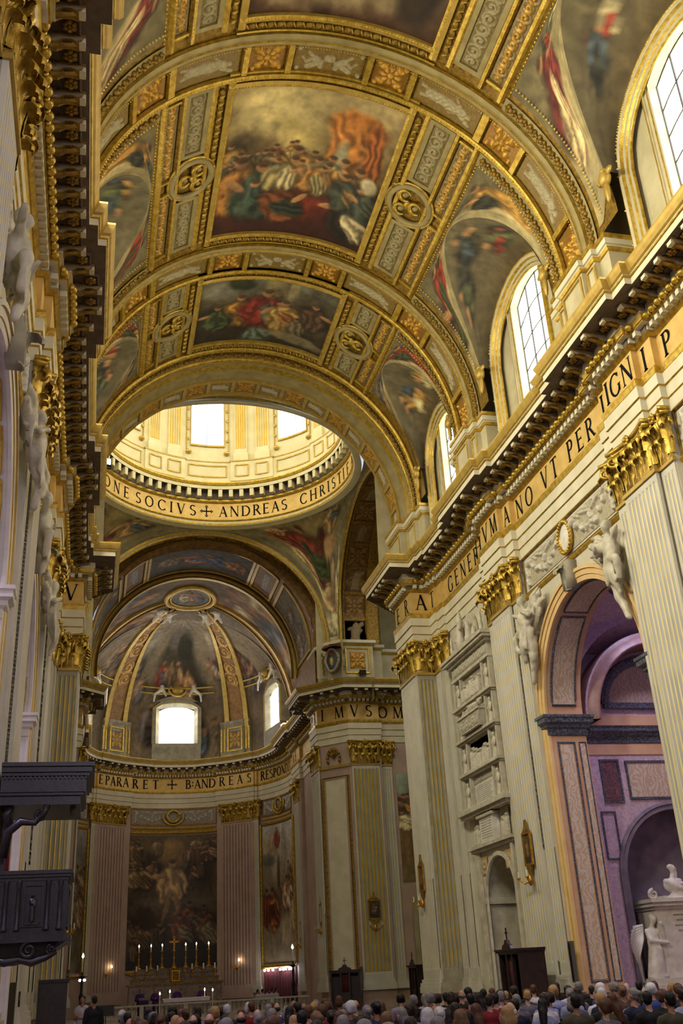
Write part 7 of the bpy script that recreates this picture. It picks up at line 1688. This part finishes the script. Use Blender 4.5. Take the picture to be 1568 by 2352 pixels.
def seated_body(yaw, fem):
    sh = .175 if fem else .20
    b = head_blobs(1.245, yaw, .02)+[('c', (0, 0, 1.0), (0, .015, 1.15), .058, .052), ('e', (0, 0, .56), (.17, .13, .14)), ('e', (0, -.01, .78), (.15, .105, .2)), ('e', (0, -.01, .94), (.17, .10, .12))]
    for s in (-1, 1):
        b += [('c', (s*sh, 0, .98), (s*(sh+.05), .04, .72), .055, .045), ('c', (s*(sh+.05), .04, .72), (s*.10, .30, .62), .042, .034), ('e', (s*.07, .35, .615), (.035, .055, .022)), ('c', (s*.09, .02, .54), (s*.11, .46, .54), .085, .06), ('c', (s*.11, .46, .53), (s*.11, .44, .1), .055, .042), ('c', (s*.11, .40, .05), (s*.11, .56, .04), .04, .035)]
        for k in range(4): b.append(('c', (s*(.05+.018*k), .38, .61), (s*(.03+.018*k), .435+.01*(k % 2), .60), .011, .009))
        b.append(('c', (s*.045, .34, .63), (s*.02, .375, .645), .012, .010))
    return b
def seated_jacket(fem):
    sh = .178 if fem else .205
    b = [('e', (0, 0, .58), (.19, .15, .14)), ('e', (0, -.01, .78), (.172, .128, .21)), ('e', (0, -.01, .93), (.19, .118, .125)), ('c', (-.09, 0, 1.015), (.09, 0, 1.015), .062, .062)]
    for s in (-1, 1): b += [('c', (s*.1, 0, 1.0), (s*sh, 0, .96), .07, .075), ('c', (s*sh, 0, .97), (s*(sh+.055), .04, .72), .075, .062), ('c', (s*(sh+.055), .04, .72), (s*.13, .26, .63), .06, .05)]
    return b
def seated_legs():
    b = [('e', (0, 0, .55), (.18, .14, .11))]
    for s in (-1, 1): b += [('c', (s*.09, .02, .55), (s*.11, .47, .55), .10, .075), ('c', (s*.11, .47, .53), (s*.11, .45, .1), .072, .06)]
    return b
def hair_blobs(kind, yaw, z=1.245, y0=.02):
    c, s = cos(yaw), sin(yaw); V_ = lambda a, b, q: (a*c-b*s, y0+a*s+b*c, z+q)
    b = [('e', V_(0, -.025, .035), (.088, .098, .098)), ('e', V_(0, -.055, -.02), (.08, .06, .075))]
    if kind == 'bob': b += [('e', V_(0, -.045, -.04), (.105, .085, .10)), ('e', V_(.07, -.02, -.06), (.035, .06, .07)), ('e', V_(-.07, -.02, -.06), (.035, .06, .07))]
    if kind == 'long': b += [('e', V_(0, -.05, -.05), (.10, .08, .12)), ('c', V_(0, -.09, -.1), V_(0, -.13, -.3), .085, .07)]
    if kind == 'curly': b += [('e', V_(0, -.03, .03), (.115, .115, .11)), ('e', V_(.06, -.05, -.03), (.06, .06, .07)), ('e', V_(-.06, -.05, -.03), (.06, .06, .07))]
    if kind == 'bun': b += [('e', V_(0, -.125, .03), (.05, .045, .05))]
    if kind == 'fringe': b = [('e', V_(0, -.055, -.02), (.083, .06, .05)), ('e', V_(.07, -.02, -.01), (.02, .05, .04)), ('e', V_(-.07, -.02, -.01), (.02, .05, .04))]
    return b
YAWS = (-.45, -.12, .1, .5)
BODY = {(f, i): fuse('person', seated_body(y, f), .0165, SKIN[0], 1) for f in (0, 1) for i, y in enumerate(YAWS)}
JACK = {f: fuse('jacket', seated_jacket(f), .026, CLO['navy'], 1, .012) for f in (0, 1)}
LEGS = fuse('trousers', seated_legs(), .03, DARKT, 1)
HK_ = {0: ['short', 'short', 'fringe', 'curly'], 1: ['bob', 'long', 'curly', 'bun']}
HAIRM = {(k, i): fuse('hair', hair_blobs(k, y), .02, HAIR['black'], 1, .012) for k in ('short', 'bob', 'long', 'curly', 'bun', 'fringe') for i, y in enumerate(YAWS)}
def setmat(o, m):
    o.material_slots[0].link = 'OBJECT'; o.material_slots[0].material = m
def person(loc, rz, fem, yi, hk, hc, cc, sk, label, group='seated congregation', scale=1.0):
    p = obj('person', BODY[(fem, yi)], None, loc, rz, (scale,)*3); setmat(p, SKIN[sk]); tag(p, label, 'person', group)
    j = obj('jacket', JACK[fem], p); setmat(j, CLO[cc]); obj('trousers', LEGS, p)
    h = obj('hair', HAIRM[(hk, yi)], p); setmat(h, HAIR[hc]); return p
pr_ = random.Random(21); NPEOPLE = 0
for ri, y in enumerate(PEWROWS):
    xr = min(6.8, -6.83+y*.66+.9); x = -6.05+pr_.uniform(0, .2); k = 0
    if ri < 3: xr = (-2.6, -1.2, .0)[ri]
    while x < xr:
        if -.45 < x < 1.05: x = 1.1+pr_.uniform(0, .15); continue
        if pr_.random() < .93:
            fem = int(pr_.random() < .55); yi = pr_.randrange(4); hk = pr_.choice(HK_[fem]); hc = pr_.choice(['dark brown', 'black', 'grey', 'white', 'blond', 'chestnut', 'light brown', 'dark brown', 'black', 'dark brown', 'chestnut', 'black', 'grey'])
            cc = pr_.choice(['navy', 'black', 'grey', 'charcoal', 'navy', 'black', 'brown', 'blue', 'olive', 'purple', 'pale blue', 'lilac', 'white', 'dark red', 'charcoal'])
            if ri == 8 and 1.0 < x < 2.0: fem, hk, hc, cc = 0, 'short', 'black', 'dark red'
            hn = {'short': 'short %s hair', 'bob': '%s bobbed hair', 'long': 'long %s hair', 'curly': 'curly %s hair', 'bun': '%s hair in a bun', 'fringe': 'bald crown and %s fringe'}[hk] % hc
            person((x, y+.0, 0), pr_.uniform(-.12, .12), fem, yi, hk, hc, cc, pr_.randrange(3), '%s, %s jacket, %s row, %s seat from left' % (hn, cc, ORD[ri], ORD[k]), scale=pr_.uniform(.97, 1.06)); NPEOPLE += 1
        k += 1; x += .60+pr_.uniform(-.04, .08)
# standing people
def standing_blobs(yaw=0.0, arms='down'):
    b = head_blobs(1.63, yaw)+[('c', (0, 0, 1.4), (0, .01, 1.54), .06, .054), ('e', (0, 0, 1.27), (.19, .11, .16)), ('e', (0, 0, 1.05), (.15, .11, .2)), ('e', (0, 0, .9), (.17, .12, .13))]
    for s in (-1, 1):
        b += [('c', (s*.09, 0, .88), (s*.1, .01, .48), .085, .06), ('c', (s*.1, .01, .48), (s*.1, 0, .1), .058, .042), ('c', (s*.1, -.04, .045), (s*.11, .14, .04), .042, .036)]
        if arms == 'down': b += [('c', (s*.2, 0, 1.36), (s*.25, -.01, 1.08), .055, .045), ('c', (s*.25, -.01, 1.08), (s*.23, .08, .86), .042, .034), ('e', (s*.225, .11, .79), (.025, .04, .055))]+[('c', (s*.225, .10+.016*k, .76), (s*.22, .10+.018*k, .70), .011, .009) for k in range(4)]+[('c', (s*.2, .13, .82), (s*.19, .16, .77), .012, .01)]
        else: b += [('c', (s*.2, 0, 1.36), (s*.25, .04, 1.1), .055, .045), ('c', (s*.25, .04, 1.1), (s*.06, .24, 1.12), .042, .034), ('e', (s*.03, .26, 1.14), (.022, .045, .04))]+[('c', (s*(.03+.0*k), .27, 1.13+.016*k), (s*.02, .31, 1.16+.016*k), .011, .009) for k in range(4)]+[('c', (s*.02, .24, 1.17), (s*.015, .26, 1.21), .012, .01)]
    return b
STB = {a: fuse('person', standing_blobs(.15, a), .022, SKIN[0], 1) for a in ('down', 'up')}
SUIT = fuse('suit', [('e', (0, 0, 1.26), (.215, .135, .17)), ('e', (0, 0, 1.05), (.18, .14, .22)), ('e', (0, 0, .86), (.2, .15, .15))]+[q for s in (-1, 1) for q in (('c', (s*.1, 0, 1.42), (s*.2, 0, 1.36), .07, .075), ('c', (s*.2, 0, 1.36), (s*.255, -.01, 1.08), .075, .062), ('c', (s*.255, -.01, 1.08), (s*.235, .07, .88), .06, .05), ('c', (s*.095, 0, .86), (s*.1, 0, .1), .11, .075))], .03, CLO['black'], 1, .01)
ROBE = fuse('robe', [('c', (0, 0, .06), (0, 0, 1.0), .26, .2), ('e', (0, 0, 1.25), (.24, .15, .19)), ('c', (-.12, 0, 1.42), (.12, 0, 1.42), .08, .08)]+[q for s in (-1, 1) for q in (('c', (s*.2, 0, 1.36), (s*.28, .04, 1.1), .09, .09), ('c', (s*.28, .04, 1.1), (s*.12, .22, 1.1), .09, .1))], .032, VEST, 1, .02)
HAIRS = fuse('hair', hair_blobs('short', .15, 1.63, 0), .02, HAIR['black'], 1, .01)
def stand(loc, rz, label, cloth, mesh, arms, hc, group=None):
    p = obj('person', STB[arms], None, loc, rz); setmat(p, SKIN[1]); tag(p, label, 'person', group)
    c = obj('robe' if mesh is ROBE else 'suit', mesh, p); setmat(c, cloth); h = obj('hair', HAIRS, p); setmat(h, HAIR[hc]); return p
stand((-6.62, 32.6, 0), .2, 'man in a black suit standing with his back turned beside the left confessional', CLO['black'], SUIT, 'down', 'black')
stand((-6.95, 36.4, 0), 2.6, 'singer in a white shirt standing at the left behind the man in black', CLO['white'], SUIT, 'up', 'dark brown')
for i, (x, y, l) in enumerate(((-3.3, 77.2, 'priest in purple vestments standing at the lectern, far left of the altar table'), (-2.25, 76.9, 'priest in purple vestments just left of the altar table'), (-.75, 77.4, 'priest in purple vestments behind the middle of the altar table'), (.95, 77.4, 'priest in purple vestments behind the right end of the altar table'))):
    stand((x, y, 0), pi, l, VEST, ROBE, 'up', ('black', 'grey', 'grey', 'dark brown')[i], 'priests at the altar')
lc = tag(empty('lectern', (-3.05, 76.2, 0)), 'wooden lectern with purple cloth left of the altar table', 'lectern'); mb = MB(); mb.box((-.3, -.25, 0), (.3, .25, 1.1)); mb.build('body', 'wood_conf', lc); mb = MB(); mb.extrude([(-.35, 1.1), (.35, 1.1), (.35, 1.16), (-.35, 1.16)], lambda u, v, h: (u, h, v+.25*h), -.3, .3); mb.build('desk', 'wood_conf', lc); mb = MB(); mb.box((-.25, -.29, .6), (.25, -.26, 1.1)); mb.build('cloth', VEST, lc)
SERV = fuse('surplice', seated_jacket(1)+[('c', (0, .1, .52), (0, .35, .52), .2, .2), ('c', (0, .4, .5), (0, .42, .1), .2, .22)], .03, CLO['white'], 1, .01)
for i in range(5):
    p = obj('person', BODY[(1, i % 4)], None, (4.3+.42*i, 73.6+.66*i, 0), -1.0); setmat(p, SKIN[2]); tag(p, 'choir member in a white robe before the red recess, %s from the left' % ORD[i], 'person', 'choir in white robes')
    j = obj('surplice', SERV, p); h = obj('hair', HAIRM[('short', i % 4)], p); setmat(h, HAIR[['dark brown', 'black', 'chestnut'][i % 3]])
    st_ = tag(empty('stool', (4.3+.42*i, 73.6+.66*i, 0)), 'low stool under the %s white-robed choir member' % ORD[i], 'stool', 'choir stools'); mb = MB(); mb.box((-.13, -.13, .36), (.13, .13, .40)); mb.build('seat', 'wood_conf', st_)
    for a in (-.1, .1):
        for b in (-.1, .1): mb = MB(); mb.box((a-.015, b-.015, 0), (a+.015, b+.015, .36)); mb.build('leg', 'wood_conf', st_)
ms = tag(empty('music_stand', (-6.2, 37.2, 0)), 'black music stand in front of the singer in white', 'stand'); mb = MB(); mb.lathe([(.2, 0), (.02, .04), (.015, 1.1)], 8); mb.build('pole', 'black_metal', ms); mb = MB(); mb.extrude([(-.26, 1.1), (.26, 1.1), (.26, 1.42), (-.26, 1.42)], lambda u, v, h: (u, h+(v-1.1)*.4, v), -.01, .01); mb.build('desk', 'black_metal', ms)
